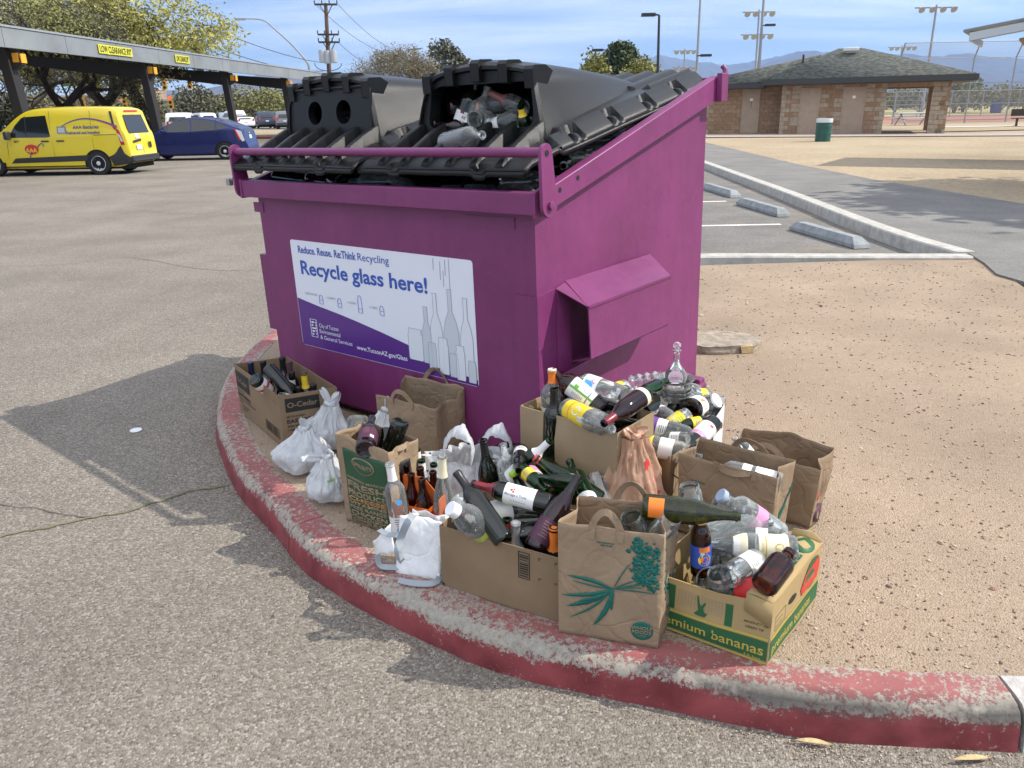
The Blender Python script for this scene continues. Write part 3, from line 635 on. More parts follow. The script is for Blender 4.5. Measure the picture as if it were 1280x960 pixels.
def make_lid(cx, yo, panel, lab):
    W = .468
    b = MB(); b.mat(BLK)
    nu, nv = 60, 190; y0, y1 = -.075, 1.43
    notch = []
    for k in range(6):
        c = .02+.285*k; notch += [(c-.042, c-.012), (c+.012, c+.042)]
    def fn(i, j):
        u = -W+2*W*i; y = y0+(y1-y0)*j; e = W-abs(u); z = 0
        if y > .17:
            if e > .075: z = .066
            elif e > .004: z = .008+(.066-.008)*(e-.004)/.071
            if .004 < e <= .078:
                for a, c in notch:
                    if a < y < c: z = min(z, .010)
                for k in range(6):
                    c = .02+.285*k
                    if abs(y-c) <= .012: z = min(z, .034)
            if e > .10 and y > .25:
                q = (u/.125) % 1; z += .017*max(0, min(1, (abs(q-.5)-.18)*9)) if y > 1.0 or abs(u) > .40 else 0
            if e > .075 and y < .25: z = .066*(y-.17)/.08+.0
            if y > y1-.03: z *= (y1-y)/.03
        else:
            q = (y-y0)/.245; z = .006+.03*q*min(1, e/.05)
            if e < .075: 
                z = .006+.012*q
            if y < y0+.05: z -= .018*(1-(y-y0)/.05)
            # square catches in the lip
            if y < y0+.028 and (abs(abs(u)-.24) < .035): z -= .014
        z += .004*noise.noise(Vector((u*3+cx*9, y*2.5, 1)))
        return Vector((u+cx, y+yo, zl(y)+z))
    b.grid(fn, nu, nv)
    # underside lip
    def lip(i, j):
        p = fn(i, 0); return p+Vector((0, 0, -.022*j))
    b.grid(lip, nu, 1)
    for ii in (0, 1):
        b.grid(lambda i, j: fn(ii, i)+Vector((0, 0, -.020*j)), 60, 1)
    lid = b.build('lid', dump, sharp=50, solid=-.004)
    lid['label'] = lab
    # sloping ribs from hood foot to lip
    b = MB(); b.mat(BLK)
    for u in (-.335, -.20, -.067, .067, .20, .335):
        pts = [(-.060, .012), (-.03, .040), (.03, .058), (.10, .082), (.17, .10), (.205, .108)]
        for (ya, ha), (yb, hb_) in zip(pts, pts[1:]):
            za, zb = zl(ya), zl(yb); w0, w1 = .030, .017
            vs = []
            for yy, hh in ((ya, ha), (yb, hb_)):
                zz = zl(yy)
                for x_, h_ in ((-w0, -.01), (-w1, hh-.006), (-w1*.6, hh), (w1*.6, hh), (w1, hh-.006), (w0, -.01)):
                    vs.append((cx+u+x_, yy+yo, zz+h_))
            b.add(vs, [(i, i+1, i+7, i+6) for i in range(5)] + [tuple(range(6))[::-1], tuple(range(6, 12))])
    b.build('lid_rib', lid, sharp=45)
    # hood front frame
    n = 96; yf = .205
    ou = rtrap(.385, .295, zl(.2)-.02, 1.592, .055, .040, n); inn = rtrap(.300, .275, 1.372, 1.548, .05, .0, n)
    b = MB(); b.mat(BLK)
    def P3(p, y, base=1.3): return Vector((cx+p.x, y+yo+(p.y-base)*.09, p.y))
    A_ = [P3(p, yf-.0) for p in ou]; B_ = [P3(p, yf) for p in inn]
    mid1 = [P3(p.lerp(q, .16), yf-.020) for p, q in zip(ou, inn)]; mid2 = [P3(p.lerp(q, .34), yf-.020) for p, q in zip(ou, inn)]; mid3 = [P3(p.lerp(q, .42), yf-.002) for p, q in zip(ou, inn)]
    back = [P3(p, yf+.07) for p in inn]
    rings = [A_, mid1, mid2, mid3, B_, back]
    vs = [p for r_ in rings for p in r_]
    b.add(vs, [(k*n+i, k*n+(i+1) % n, (k+1)*n+(i+1) % n, (k+1)*n+i) for k in range(len(rings)-1) for i in range(n)])
    # hood shell
    rings = []
    for k in range(15):
        q = k/14; y = yf+q*(1.12-yf); ee = q*q*(3-2*q)
        zt = 1.592+.006*math.sin(q*3.14)-.045*q*q; zb = zl(y)+.02
        zt = max(zt, zb+.045); wb = .385-.10*q**1.4; wt = .295-.09*q
        if q == 0: rg = [P3(p, yf) for p in ou]
        else: rg = [Vector((cx+p.x, y+yo+(p.y-1.3)*.09*(1-q), p.y)) for p in rtrap(wb+.004*q, wt, zb, zt, .05*(1-.5*q), .040*(1-q)+.012, n)]
        rings.append(rg)
    vs = [p for r_ in rings for p in r_]
    b.add(vs, [(k*n+i, (k+1)*n+i, (k+1)*n+(i+1) % n, k*n+(i+1) % n) for k in range(14) for i in range(n)] + [tuple(14*n+i for i in range(n))])
    # five scallops across the brow and posts down the sides
    for u in (-.285, -.15, 0, .15, .285):
        zt = 1.592+.040*(1-(u/.295)**2)
        hw_ = .024
        vs = []
        for y_, zz in ((-.026, -.075), (-.030, -.004), (-.018, .010), (.055, .012), (.10, -.01), (.05, -.08)):
            for s in (-1, 1): vs.append((cx+u+s*hw_, yf+yo+y_+.026, zt+zz))
        k = 6
        b.add(vs, [(2*i, 2*i+1, 2*((i+1) % k)+1, 2*((i+1) % k)) for i in range(k)] + [tuple(range(0, 12, 2))[::-1], tuple(range(1, 12, 2))])
    b.build('hood', lid, sharp=40, bevel=.004 if not panel else .004)
    if panel:
        b = MB(); b.mat(BLK)
        holes = (-.11, .11)
        pw, z0_, z1_ = .32, 1.35, 1.565
        # plate made of two halves, each a ring from round hole to its rectangle
        m_ = 48
        for s, hx in zip((-1, 1), holes):
            xa, xb = (-pw, 0) if s < 0 else (0, pw)
            c_ = Vector((hx, 1.46)); R1 = []; R2 = []
            for i in range(m_):
                a = 2*math.pi*i/m_; d = Vector((math.cos(a), math.sin(a)))
                tx = ((xb-c_.x)/d.x if d.x > 1e-6 else (xa-c_.x)/d.x if d.x < -1e-6 else 9)
                tz = ((z1_-c_.y)/d.y if d.y > 1e-6 else (z0_-c_.y)/d.y if d.y < -1e-6 else 9)
                R1.append(c_+d*.055); R2.append(c_+d*min(tx, tz))
            v = [P3(p, yf-.012) for p in R1]+[P3(p, yf-.012) for p in R2]+[P3(p, yf+.03) for p in R1]
            b.add(v, [(i, (i+1) % m_, m_+(i+1) % m_, m_+i) for i in range(m_)] + [(i, 2*m_+i, 2*m_+(i+1) % m_, (i+1) % m_) for i in range(m_)])
        # raised rim round the plate
        pr = [P3(p, yf-.016) for p in rtrap(.322, .31, 1.342, 1.57, .03, 0, 60)]
        b.tube(pr, .007, 6, closed=True)
        b.build('two_hole_panel', lid, sharp=40)
    return lid
make_lid(.430, .03, False, 'black right lid whose hood gapes open showing bottles')
make_lid(-.515, .0, True, 'black left lid whose hood has a panel with two round holes')

# ---------------------------------------------------------------- sign
SW = P('sign_white_vinyl', (.74, .76, .84), .25); SP_ = P('sign_purple_vinyl', (.10, .03, .22), .25); SB = P('sign_blue_ink', (.03, .09, .42), .3); SG = P('sign_grey_print', (.30, .33, .38), .3); SJ = P('sign_glass_print', (.56, .60, .65), .25); SJ2 = P('sign_glass_print_light', (.70, .73, .78), .25)
b = MB(); b.mat(SW)
X0, X1, Z0, Z1 = -.675, .575, .304, .860
def rrect(x0, x1, z0, z1, r, y):
    o = []
    for cx_, cz, a0 in ((x1-r, z1-r, 0), (x0+r, z1-r, 90), (x0+r, z0+r, 180), (x1-r, z0+r, 270)):
        for k in range(5): a = R(a0+22.5*k); o.append((cx_+r*math.cos(a), y, cz+r*math.sin(a)))
    return o
b.prism(rrect(X0, X1, Z0, Z1, .015, -.0015)[::-1], (0, .0012, 0))
b.mat(SP_); yy = -.0022
sw = [(-.672, .558), (-.50, .532), (-.35, .513), (-.21, .492), (-.03, .462), (.148, .428), (.35, .388), (.572, .335)]
for (a, za), (c, zc_) in zip(sw, sw[1:]): b.poly([(a, yy, Z0+.002), (c, yy, Z0+.002), (c, yy, zc_), (a, yy, za)])
def st(s, x0, x1, z, size, m, bold=0., y=-.003):
    vs, fs = text2d(s, bold); w_ = (max(v[0] for v in vs)-min(v[0] for v in vs))*size
    T = frame(Vector((x0, y, z)), (1, 0, 0), (0, 0, 1)); b.text(s, size, T=T, m=m, bold=bold, xs=(x1-x0)/w_)
st('Reduce. Reuse. Re:Think', -.615, -.168, .797, .052, SB, .018); st('Recycling', -.155, .062, .797, .052, SB)
st('Recycle glass here!', -.61, .300, .690, .098, SB, .022)
for i, (s, x0, x1) in enumerate((('1 REMOVE LIDS', -.603, -.50), ('2 EMPTY', -.425, -.355), ('3 CLEAN', -.265, -.20), ('4 DRY', -.105, -.045))):
    st(s, x0, x1, .585-.004*i, .016, SG)
    xi = x1+.028; b.mat(SB)
    zz = .548 if i != 2 else .54
    h_ = .045 if i != 2 else .085
    b.tube([(xi-.014, -.003, zz), (xi+.014, -.003, zz), (xi+.014, -.003, zz+h_*.7), (xi+.007, -.003, zz+h_), (xi-.007, -.003, zz+h_), (xi-.014, -.003, zz+h_*.7)], .0012, 4, closed=True)
    b.tube([(xi-.010, -.003, zz+.02), (xi+.010, -.003, zz+.02)], .001, 4)
b.mat(SW)
b.tube([(-.585, -.003, .362), (-.535, -.003, .362), (-.535, -.003, .455), (-.585, -.003, .455)], .0022, 4, closed=True)
for k in range(5): b.bx((-.577, -.0032, .372+k*.016), (-.577+.012+.02*((k*7) % 3)/2, -.0028, .380+k*.016)); b.bx((-.548, -.0032, .376+k*.015), (-.541, -.0028, .384+k*.015))
st('City of Tucson', -.515, -.36, .420, .030, SW); st('Environmental', -.515, -.35, .390, .030, SW); st('& General Services', -.515, -.262, .358, .030, SW)
st('www.TucsonAZ.gov/Glass', -.23, .132, .348, .032, SW, .012)
def printed(prof, cx_, z, m, y):
    pts = [(cx_+r_, y, z+h_) for r_, h_ in prof] + [(cx_-r_, y, z+h_) for r_, h_ in prof[::-1]]
    b.mat(m); b.poly(pts); b.mat(SG); b.tube(pts, .0012, 4, closed=True)
bt = lambda r_, H_, nr=.011: [(r_*.9, 0), (r_, .01), (r_, H_*.50), (r_*.75, H_*.62), (nr, H_*.74), (nr, H_-.008), (nr+.002, H_)]
jr = lambda r_, H_: [(r_*.9, 0), (r_, .01), (r_, H_*.8), (r_*.85, H_*.86), (r_*.85, H_)]
printed(bt(.030, .265), .275, .362, SJ, -.0030); printed(bt(.038, .345), .338, .350, SJ2, -.0033); printed(bt(.044, .380), .430, .342, SJ, -.0030); printed(bt(.036, .352), .520, .342, SJ2, -.0034)
printed(jr(.047, .15), .198, .364, SJ2, -.0037); printed(jr(.024, .13), .305, .335, SJ, -.0040); printed(jr(.030, .17), .375, .328, SJ2, -.0043); printed(jr(.027, .11), .437, .325, SJ, -.0047); printed(jr(.026, .16), .478, .318, SJ2, -.0050); printed(jr(.022, .10), .545, .318, SJ, -.0053)
b.mat(SG)
for x_, z0_, z1_ in ((.385, .76, .84), (.402, .73, .80), (.415, .78, .85), (.438, .72, .855), (.345, .80, .85)):
    b.tube([(x_, -.003, z0_), (x_+.001, -.003, z1_)], .0012, 4)
b.build('sign_sticker', dump)

# ================================================================ bottles
def prof_of(kind):
    k = {
     'wine': [(0, .012), (.020, .008), (.033, .0), (.0375, .004), (.038, .012), (.038, .185), (.0365, .197), (.031, .211), (.022, .224), (.0160, .236), (.0145, .25), (.0142, .288), (.0162, .290), (.0162, .298), (.0150, .301), (.0095, .301), (.0095, .24)],
     'burg': [(0, .015), (.022, .008), (.036, .0), (.041, .005), (.0415, .012), (.0415, .140), (.039, .160), (.033, .182), (.025, .203), (.0185, .222), (.0150, .245), (.0143, .283), (.0165, .286), (.0165, .294), (.0095, .296), (.0095, .24)],
     'champ': [(0, .02), (.022, .01), (.038, .0), (.044, .006), (.0445, .014), (.0445, .150), (.042, .170), (.036, .193), (.028, .217), (.021, .240), (.0165, .262), (.0150, .293), (.0180, .296), (.0180, .303), (.0155, .306), (.0155, .311), (.009, .311), (.009, .25)],
     'beer': [(0, .006), (.018, .003), (.027, .0), (.0300, .004), (.0305, .010), (.0305, .128), (.0285, .142), (.0230, .157), (.0175, .170), (.0145, .185), (.0130, .215), (.0145, .217), (.0145, .226), (.0130, .229), (.0085, .229), (.0085, .19)],
     'spirit': [(0, .008), (.03, .003), (.041, .0), (.045, .005), (.046, .014), (.046, .185), (.043, .203), (.032, .217), (.020, .228), (.0160, .240), (.0155, .270), (.0180, .272), (.0180, .282), (.0110, .283), (.0110, .24)],
     'flute': [(0, .008), (.022, .003), (.032, .0), (.0355, .005), (.036, .014), (.036, .155), (.033, .18), (.026, .21), (.019, .24), (.0145, .27), (.0140, .315), (.0160, .317), (.0160, .326), (.0095, .328), (.0095, .28)],
     'jar': [(0, .004), (.028, .002), (.036, .0), (.040, .005), (.041, .012), (.041, .095), (.039, .106), (.034, .113), (.034, .116), (.0355, .118), (.034, .121), (.0355, .125), (.034, .129), (.0325, .130), (.0315, .115), (.0385, .10), (.0385, .01), (0, .009)],
     'jug': [(0, .01), (.04, .003), (.052, .0), (.058, .008), (.059, .02), (.059, .125), (.055, .155), (.043, .185), (.030, .203), (.0215, .213), (.0205, .232), (.024, .234), (.024, .24), (.016, .241), (.016, .21)],
     'amber': [(0, .006), (.03, .002), (.038, .0), (.042, .005), (.043, .012), (.043, .105), (.041, .118), (.033, .128), (.020, .134), (.0165, .139), (.0160, .150), (.0200, .152), (.0200, .160), (.0185, .164), (.0185, .170), (.0120, .171), (.0120, .14)],
     'small': [(0, .005), (.018, .002), (.025, .0), (.0275, .004), (.028, .010), (.028, .085), (.026, .100), (.019, .115), (.0135, .127), (.0125, .150), (.0145, .152), (.0145, .162), (.0090, .163), (.0090, .13)],
     'decanter': [(0, .004), (.030, .002), (.040, 0), (.046, .010), (.050, .030), (.046, .055), (.034, .075), (.020, .092), (.013, .110), (.012, .15), (.018, .158), (.020, .162), (.014, .163), (.009, .150)],
    }[kind]
    return k
def rad_at(kind, z):
    pr_ = prof_of(kind); best = None
    top = max(range(len(pr_)), key=lambda i: pr_[i][1]+(.0001*pr_[i][0]))
    o = pr_[:top+1]
    for (r0_, z0_), (r1_, z1_) in zip(o, o[1:]):
        if z0_ <= z <= z1_ and z1_ > z0_: return r0_+(r1_-r0_)*(z-z0_)/(z1_-z0_)
    return o[-1][0]
def wrap(kind, z0, a0, off=.0006):
    # maps label coords (x along the girth, y up) onto the glass
    def fn(x, y):
        r_ = rad_at(kind, z0+y)+off; a = a0+x/r_; return Vector((r_*math.cos(a), r_*math.sin(a), z0+y))
    return fn
def add_label(parent, kind, z0, z1, m, a0=0., span=1.7*math.pi, extras=(), name='label'):
    b = MB(); b.mat(m)
    def fn(u, v):
        z = z0+(z1-z0)*v; r_ = rad_at(kind, z)+.0004; a = a0-span/2+span*u; return Vector((r_*math.cos(a), r_*math.sin(a), z))
    b.grid(fn, 24, 5)
    f2 = wrap(kind, z0, a0, .0009)
    for e in extras:
        if e[0] == 'text':
            _, s, x, y, size, mm = e[:6]; bold = e[6] if len(e) > 6 else 0
            if len(e) > 7 and e[7]:   # vertical running
                b.text(s, size, fn=lambda px, py: f2(x+py, y-px), m=mm, bold=bold)
            else: b.text(s, size, fn=lambda px, py: f2(x+px, y+py), m=mm, bold=bold, align='C')
        elif e[0] == 'band':
            _, ya, yb, mm = e[:4]; xa, xb = (e[4], e[5]) if len(e) > 4 else (-span/2*.036, span/2*.036)
            b.mat(mm); ff = wrap(kind, z0, a0, .0008)
            b.grid(lambda u, v: ff(xa+(xb-xa)*u, ya+(yb-ya)*v), 16, 1)
        elif e[0] == 'disc':
            _, x, y, r_, mm = e; b.mat(mm); n = 24; b.poly([f2(x+r_*math.cos(2*math.pi*k/n), y+r_*math.sin(2*math.pi*k/n)) for k in range(n)])
        elif e[0] == 'lines':
            _, x, y, wd, k, gap, mm = e; b.mat(mm)
            rn_ = random.Random(int(x*1e4)+k)
            for i in range(k):
                w2 = wd*rn_.uniform(.6, 1); b.grid(lambda u, v: f2(x+w2*(u-.5), y-gap*i+v*gap*.38), 6, 1)
    o = b.build(name, parent); return o
def add_sleeve(parent, kind, z0, z1, m, name='neck_foil', cap=False):
    b = MB(); b.mat(m)
    pr_ = prof_of(kind); n = 7
    pts = [(rad_at(kind, z0+(z1-z0)*i/n)+.0006, z0+(z1-z0)*i/n) for i in range(n+1)]
    if cap: pts += [(pts[-1][0]*.93, z1+.0022), (0, z1+.0024)]
    b.lathe(pts, 20); return b.build(name, parent)
def add_cap(parent, kind, m, r=None, h=.016, name='cap', z=None):
    pr_ = prof_of(kind); top = max(z_ for _, z_ in pr_) if z is None else z
    r = r or (rad_at(kind, top-.004)+.0022)
    b = MB(); b.mat(m); pts = [(r*.97, top-h), (r, top-h+.001), (r, top+.001), (r*.93, top+.003), (0, top+.003)]
    b.lathe(pts, 28); return b.build(name, parent)
bodies = {}
def bottle(kind, gm, mouth, dirv, label, cat='bottle', group=None, spin=0., labels=(), foil=None, cap=None, length=None, name=None, butt=None):
    """mouth: world point of the mouth, dirv: direction from butt to mouth"""
    pr_ = prof_of(kind); H_ = max(z for _, z in pr_)
    d = Vector(dirv).normalized(); sc = (length/H_) if length else 1.
    o_ = Vector(butt) if butt is not None else Vector(mouth)-d*H_*sc
    # label faces: choose spin so that angle 0 looks to the camera
    q = d.to_track_quat('Z', 'Y').to_matrix().to_4x4()
    tocam = (Vector((0, 0, EYE))-(o_+d*H_*.4)); lc = q.to_3x3().transposed() @ tocam; a = math.atan2(lc.y, lc.x)
    mw = Matrix.Translation(o_) @ q @ Matrix.Rotation(a+spin, 4, 'Z') @ Matrix.Scale(sc, 4)
    t_ = thing(name or ('bottle' if kind != 'jar' else 'glass_jar'), label, cat, mw=mw, group=group)
    key = (kind, gm.name)
    if key not in bodies:
        b = MB(); b.mat(gm); b.lathe(pr_, 28); ob = b.build('glass_body', t_, sharp=60); bodies[key] = ob.data
    else:
        ob = bpy.data.objects.new('glass_body', bodies[key]); COL.objects.link(ob); ob.parent = t_
    for L_ in labels:
        z0, z1, m = L_[:3]; ex = L_[3] if len(L_) > 3 else (); span = L_[4] if len(L_) > 4 else 1.7*math.pi
        add_label(t_, kind, z0, z1, m, span=span, extras=ex)
    if foil:
        z0, z1, m = foil[:3]; add_sleeve(t_, kind, z0, z1, m, cap=len(foil) > 3 and foil[3])
    if cap: add_cap(t_, kind, *cap) if isinstance(cap, tuple) else add_cap(t_, kind, cap)
    return t_
def bz(px, py, z): return gp(px, py, z)

# ================================================================ boxes, bags
def card(name, col, dark=None):
    m, t, b = newmat(name); nd = t.nodes; lk = t.links; b.inputs['Roughness'].default_value = .85; b.inputs['Specular IOR Level'].default_value = .2
    tc = nd.new('ShaderNodeTexCoord'); n = nd.new('ShaderNodeTexNoise'); n.inputs['Scale'].default_value = 5; n.inputs['Detail'].default_value = 8; lk.new(tc.outputs['Object'], n.inputs[0])
    mp = nd.new('ShaderNodeMapping'); mp.inputs['Scale'].default_value = (3, 3, 400); lk.new(tc.outputs['Object'], mp.inputs[0])
    n2 = nd.new('ShaderNodeTexNoise'); n2.inputs['Scale'].default_value = 1; lk.new(mp.outputs[0], n2.inputs[0])
    x = nd.new('ShaderNodeMix'); x.data_type = 'RGBA'; r_ = nd.new('ShaderNodeMapRange'); r_.inputs[1].default_value = .3; r_.inputs[2].default_value = .7; lk.new(n.outputs[0], r_.inputs[0]); lk.new(r_.outputs[0], x.inputs[0])
    x.inputs[6].default_value = (*[c*.86 for c in col], 1); x.inputs[7].default_value = (*[c*1.1 for c in col], 1)
    y = nd.new('ShaderNodeMix'); y.data_type = 'RGBA'; y.blend_type = 'MULTIPLY'; y.inputs[0].default_value = .18; lk.new(x.outputs[2], y.inputs[6]); lk.new(n2.outputs[0], y.inputs[7]); lk.new(y.outputs[2], b.inputs['Base Color'])
    bp = nd.new('ShaderNodeBump'); bp.inputs['Strength'].default_value = .12; bp.inputs['Distance'].default_value = .003; lk.new(n2.outputs[0], bp.inputs['Height'])
    bp2 = nd.new('ShaderNodeBump'); bp2.inputs['Strength'].default_value = .4; bp2.inputs['Distance'].default_value = .01; lk.new(n.outputs[0], bp2.inputs['Height']); lk.new(bp.outputs[0], bp2.inputs['Normal']); lk.new(bp2.outputs[0], b.inputs['Normal'])
    return m
CARD = card('kraft_cardboard', (.26, .18, .11)); CARD2 = card('pale_kraft_cardboard', (.37, .27, .165)); CARDW = card('white_cardboard', (.66, .68, .70)); CARDB = card('printed_fruit_cardboard', (.43, .31, .15))
def kraft(name, col):
    m, t, b = newmat(name); nd = t.nodes; lk = t.links; b.inputs['Roughness'].default_value = .8; b.inputs['Specular IOR Level'].default_value = .25
    tc = nd.new('ShaderNodeTexCoord'); n = nd.new('ShaderNodeTexNoise'); n.inputs['Scale'].default_value = 12; n.inputs['Detail'].default_value = 8; n.inputs['Roughness'].default_value = .7; lk.new(tc.outputs['Object'], n.inputs[0])
    v = nd.new('ShaderNodeTexVoronoi'); v.feature = 'DISTANCE_TO_EDGE'; v.inputs['Scale'].default_value = 13
    n0 = nd.new('ShaderNodeTexNoise'); n0.inputs['Scale'].default_value = 6; lk.new(tc.outputs['Object'], n0.inputs[0])
    mx = nd.new('ShaderNodeMix'); mx.data_type = 'RGBA'; mx.inputs[0].default_value = .25; lk.new(tc.outputs['Object'], mx.inputs[6]); lk.new(n0.outputs['Color'], mx.inputs[7]); lk.new(mx.outputs[2], v.inputs[0])
    x = nd.new('ShaderNodeMix'); x.data_type = 'RGBA'; r_ = nd.new('ShaderNodeMapRange'); r_.inputs[1].default_value = .3; r_.inputs[2].default_value = .7; lk.new(n.outputs[0], r_.inputs[0]); lk.new(r_.outputs[0], x.inputs[0])
    x.inputs[6].default_value = (*[c*.85 for c in col], 1); x.inputs[7].default_value = (*[c*1.12 for c in col], 1); lk.new(x.outputs[2], b.inputs['Base Color'])
    cl = nd.new('ShaderNodeMapRange'); cl.inputs[2].default_value = .12; lk.new(v.outputs['Distance'], cl.inputs[0])
    bp = nd.new('ShaderNodeBump'); bp.inputs['Strength'].default_value = .45; bp.inputs['Distance'].default_value = .004; lk.new(cl.outputs[0], bp.inputs['Height'])
    bp2 = nd.new('ShaderNodeBump'); bp2.inputs['Strength'].default_value = .35; bp2.inputs['Distance'].default_value = .008; lk.new(n.outputs[0], bp2.inputs['Height']); lk.new(bp.outputs[0], bp2.inputs['Normal']); lk.new(bp2.outputs[0], b.inputs['Normal'])
    return m
KRAFT = kraft('kraft_paper', (.30, .215, .14)); KRAFT2 = kraft('brown_kraft_paper', (.26, .185, .12)); PAPW = kraft('white_bag_paper', (.80, .80, .80))

def carton(name, label, T, Lc, Rc, zb, mat_, cat='box', extras=None, wob=.004, th=.004, topfn=None, bow=0):
    """T near top corner, Lc/Rc top corners to the left and right (world), zb floor height"""
    T = Vector(T); h = T.z-zb; X = Vector(Rc)-T; Y = Vector(Lc)-T; X.z = Y.z = 0; lx, ly = X.length, Y.length
    o_ = Vector((T.x, T.y, zb)); Xn, Yn = X.normalized(), Y.normalized()
    mw = Matrix((Xn, Yn, Vector((0, 0, 1)))).transposed().to_4x4(); mw = Matrix.Translation(o_) @ Matrix.Rotation(math.atan2(Xn.y, Xn.x), 4, 'Z')
    iv = mw.to_3x3().inverted(); Yl = iv @ Yn   # skewed second axis in local space
    b = MB(); b.mat(mat_)
    def pt(a, c, z): return Vector((a, 0, 0)) + Yl*c + Vector((0, 0, z))
    def wall(p, q, inn):   # p,q (a,c) corners; inn inward dir (a,c)
        def fn(u, v, k=0):
            a = p[0]+(q[0]-p[0])*u; c = p[1]+(q[1]-p[1])*u; g_ = math.sin(math.pi*u); top = h*(1 if not topfn else topfn(a/lx, c/ly))
            d = (noise.noise(Vector((a*6+T.x*3, c*6, v*2)))*wob*1.2 + bow*g_*v)*(g_**.5 if g_ > 0 else 0)
            r_ = pt(a-inn[0]*d, c-inn[1]*d, v*top); return r_ + (Vector((inn[0], 0, 0))+Yl*inn[1])*k
        n = 12
        A_ = [fn(i/n, j/5) for j in range(6) for i in range(n+1)]; B_ = [fn(i/n, j/5, th) for j in range(6) for i in range(n+1)]
        W_ = n+1; K = len(A_)
        fs = [(j*W_+i, j*W_+i+1, (j+1)*W_+i+1, (j+1)*W_+i) for j in range(5) for i in range(n)]
        fs += [tuple(K+q_ for q_ in f)[::-1] for f in fs]
        fs += [(5*W_+i, 5*W_+i+1, K+5*W_+i+1, K+5*W_+i) for i in range(n)]
        b.add(A_+B_, fs)
        return fn
    fL = wall((0, ly), (0, 0), (1, 0)); fR = wall((0, 0), (lx, 0), (0, 1)); wall((lx, 0), (lx, ly), (-1, 0)); wall((lx, ly), (0, ly), (0, -1))
    b.poly([pt(0, 0, .003), pt(lx, 0, .003), pt(lx, ly, .003), pt(0, ly, .003)])
    # mapping of print onto the two faces we see
    def bil(f):
        G_ = [[f(i/12, j/5, 0) for i in range(13)] for j in range(6)]
        def g_(u, v):
            a = min(11.999, max(0, u*12)); c = min(4.999, max(0, v*5)); i, j = int(a), int(c); a -= i; c -= j
            return G_[j][i]*(1-a)*(1-c)+G_[j][i+1]*a*(1-c)+G_[j+1][i]*(1-a)*c+G_[j+1][i+1]*a*c
        return g_
    gL, gR = bil(fL), bil(fR)
    def onL(x, y, off=.0012): return gL(x/ly, y/h) - Vector((1, 0, 0))*off
    def onR(x, y, off=.0012): return gR(x/lx, y/h) - Yl*off
    if extras: extras(b, onL, onR, lx, ly, h)
    o = b.build(name, sharp=40); o.matrix_world = mw
    tag(o, label, cat); o['hh'] = h
    del o['hh']
    return o
def rect_on(b, f, x0, x1, y0, y1, m=None, n=8, off=.0012):
    if m: b.mat(m)
    n = max(1, int(abs(x1-x0)/.006)) if n > 1 else 1; b.grid(lambda u, v: f(x0+(x1-x0)*u, y0+(y1-y0)*v, off), n, max(1, int(abs(y1-y0)/.012)))
def disc_on(b, f, x, y, rx, ry, m, off=.0012):
    b.mat(m); b.grid(lambda u, v: f(x+rx*max(.001, v)*math.cos(6.28318*u), y+ry*max(.001, v)*math.sin(6.28318*u), off), 32, 6)
def outline_on(b, f, x0, x1, y0, y1, w_, m):
    for a in ((x0, x1, y0, y0+w_), (x0, x1, y1-w_, y1), (x0, x0+w_, y0+w_, y1-w_), (x1-w_, x1, y0+w_, y1-w_)): rect_on(b, f, *a, m=m, n=4)
def txt_on(b, f, s, x, y, size, m, bold=0., xs=1, align='L', off=.0016, shear=0):
    b.text(s, size, fn=lambda px, py: f(x+px, y+py, off), m=m, bold=bold, xs=xs, align=align, shear=shear)
def barcode(b, f, x0, x1, y0, y1, m, vert=True, n=9):
    rn_ = random.Random(5)
    if vert:
        for i in range(n): xa = x0+(x1-x0)*i/n; rect_on(b, f, xa, xa+(x1-x0)/n*rn_.uniform(.2, .7), y0, y1, m, n=1)
    else:
        for i in range(n): ya = y0+(y1-y0)*i/n; rect_on(b, f, x0, x1, ya, ya+(y1-y0)/n*rn_.uniform(.2, .7), m, n=1)

# 1 mop box at the left end
zt = G+.262
def ex1(b, L_, R_, lx, ly, h):
    k = ly/.60
    rect_on(b, L_, .012*k, .20*k, h-.115, h-.025, BLACKP); txt_on(b, L_, 'O-Cedar', .025*k, h-.085, .040, CARD, .02, xs=1.0*k)
    txt_on(b, L_, 'MICROFIBER', .012*k, h-.135, .014, BLACKP, xs=1.4*k); txt_on(b, L_, 'EASYWRING', .012*k, h-.160, .024, BLACKP, .03, xs=1.35*k)
    txt_on(b, L_, 'SPIN MOP & BUCKET SYSTEM', .02*k, h-.178, .012, BLACKP, .02, xs=1.5*k); txt_on(b, L_, '1 REFILL', .02*k, h-.194, .012, BLACKP, .02, xs=1.4*k)
    for i in range(3): rect_on(b, L_, .05*k, (.15-.02*i)*k, .05-.012*i, .054-.012*i, BLACKP)
    outline_on(b, L_, ly-.22, ly-.04, .035, .085, .003, BLACKP); barcode(b, L_, ly-.215, ly-.045, .040, .080, BLACKP, n=13)
    txt_on(b, L_, 'MADE IN', ly-.09, h-.05, .010, BLACKP, xs=1.3)
    rect_on(b, R_, .025, lx*.68, h-.085, h-.018, BLACKP); txt_on(b, R_, 'O-Cedar', .034, h-.064, .036, CARD, .02, xs=(lx*.68-.045)/.130)
    txt_on(b, R_, 'MICROFIBER', .025, h-.112, .014, BLACKP, .01, xs=1.1); txt_on(b, R_, 'EASYWRING', .025, h-.138, .025, BLACKP, .03, xs=1.25)
    txt_on(b, R_, 'SPIN MOP & BUCKET SYSTEM', .025, h-.158, .012, BLACKP, .03, xs=1.3); txt_on(b, R_, '1 REFILL', .025, h-.176, .012, BLACKP, .03, xs=1.3)
carton('cardboard_box', 'brown cardboard mop box with black printed patches at the left end of the island', gp(347.8, 495.6, zt), gp(292.4, 454.8, zt), gp(421, 484, zt), G+.001, CARD, extras=ex1)
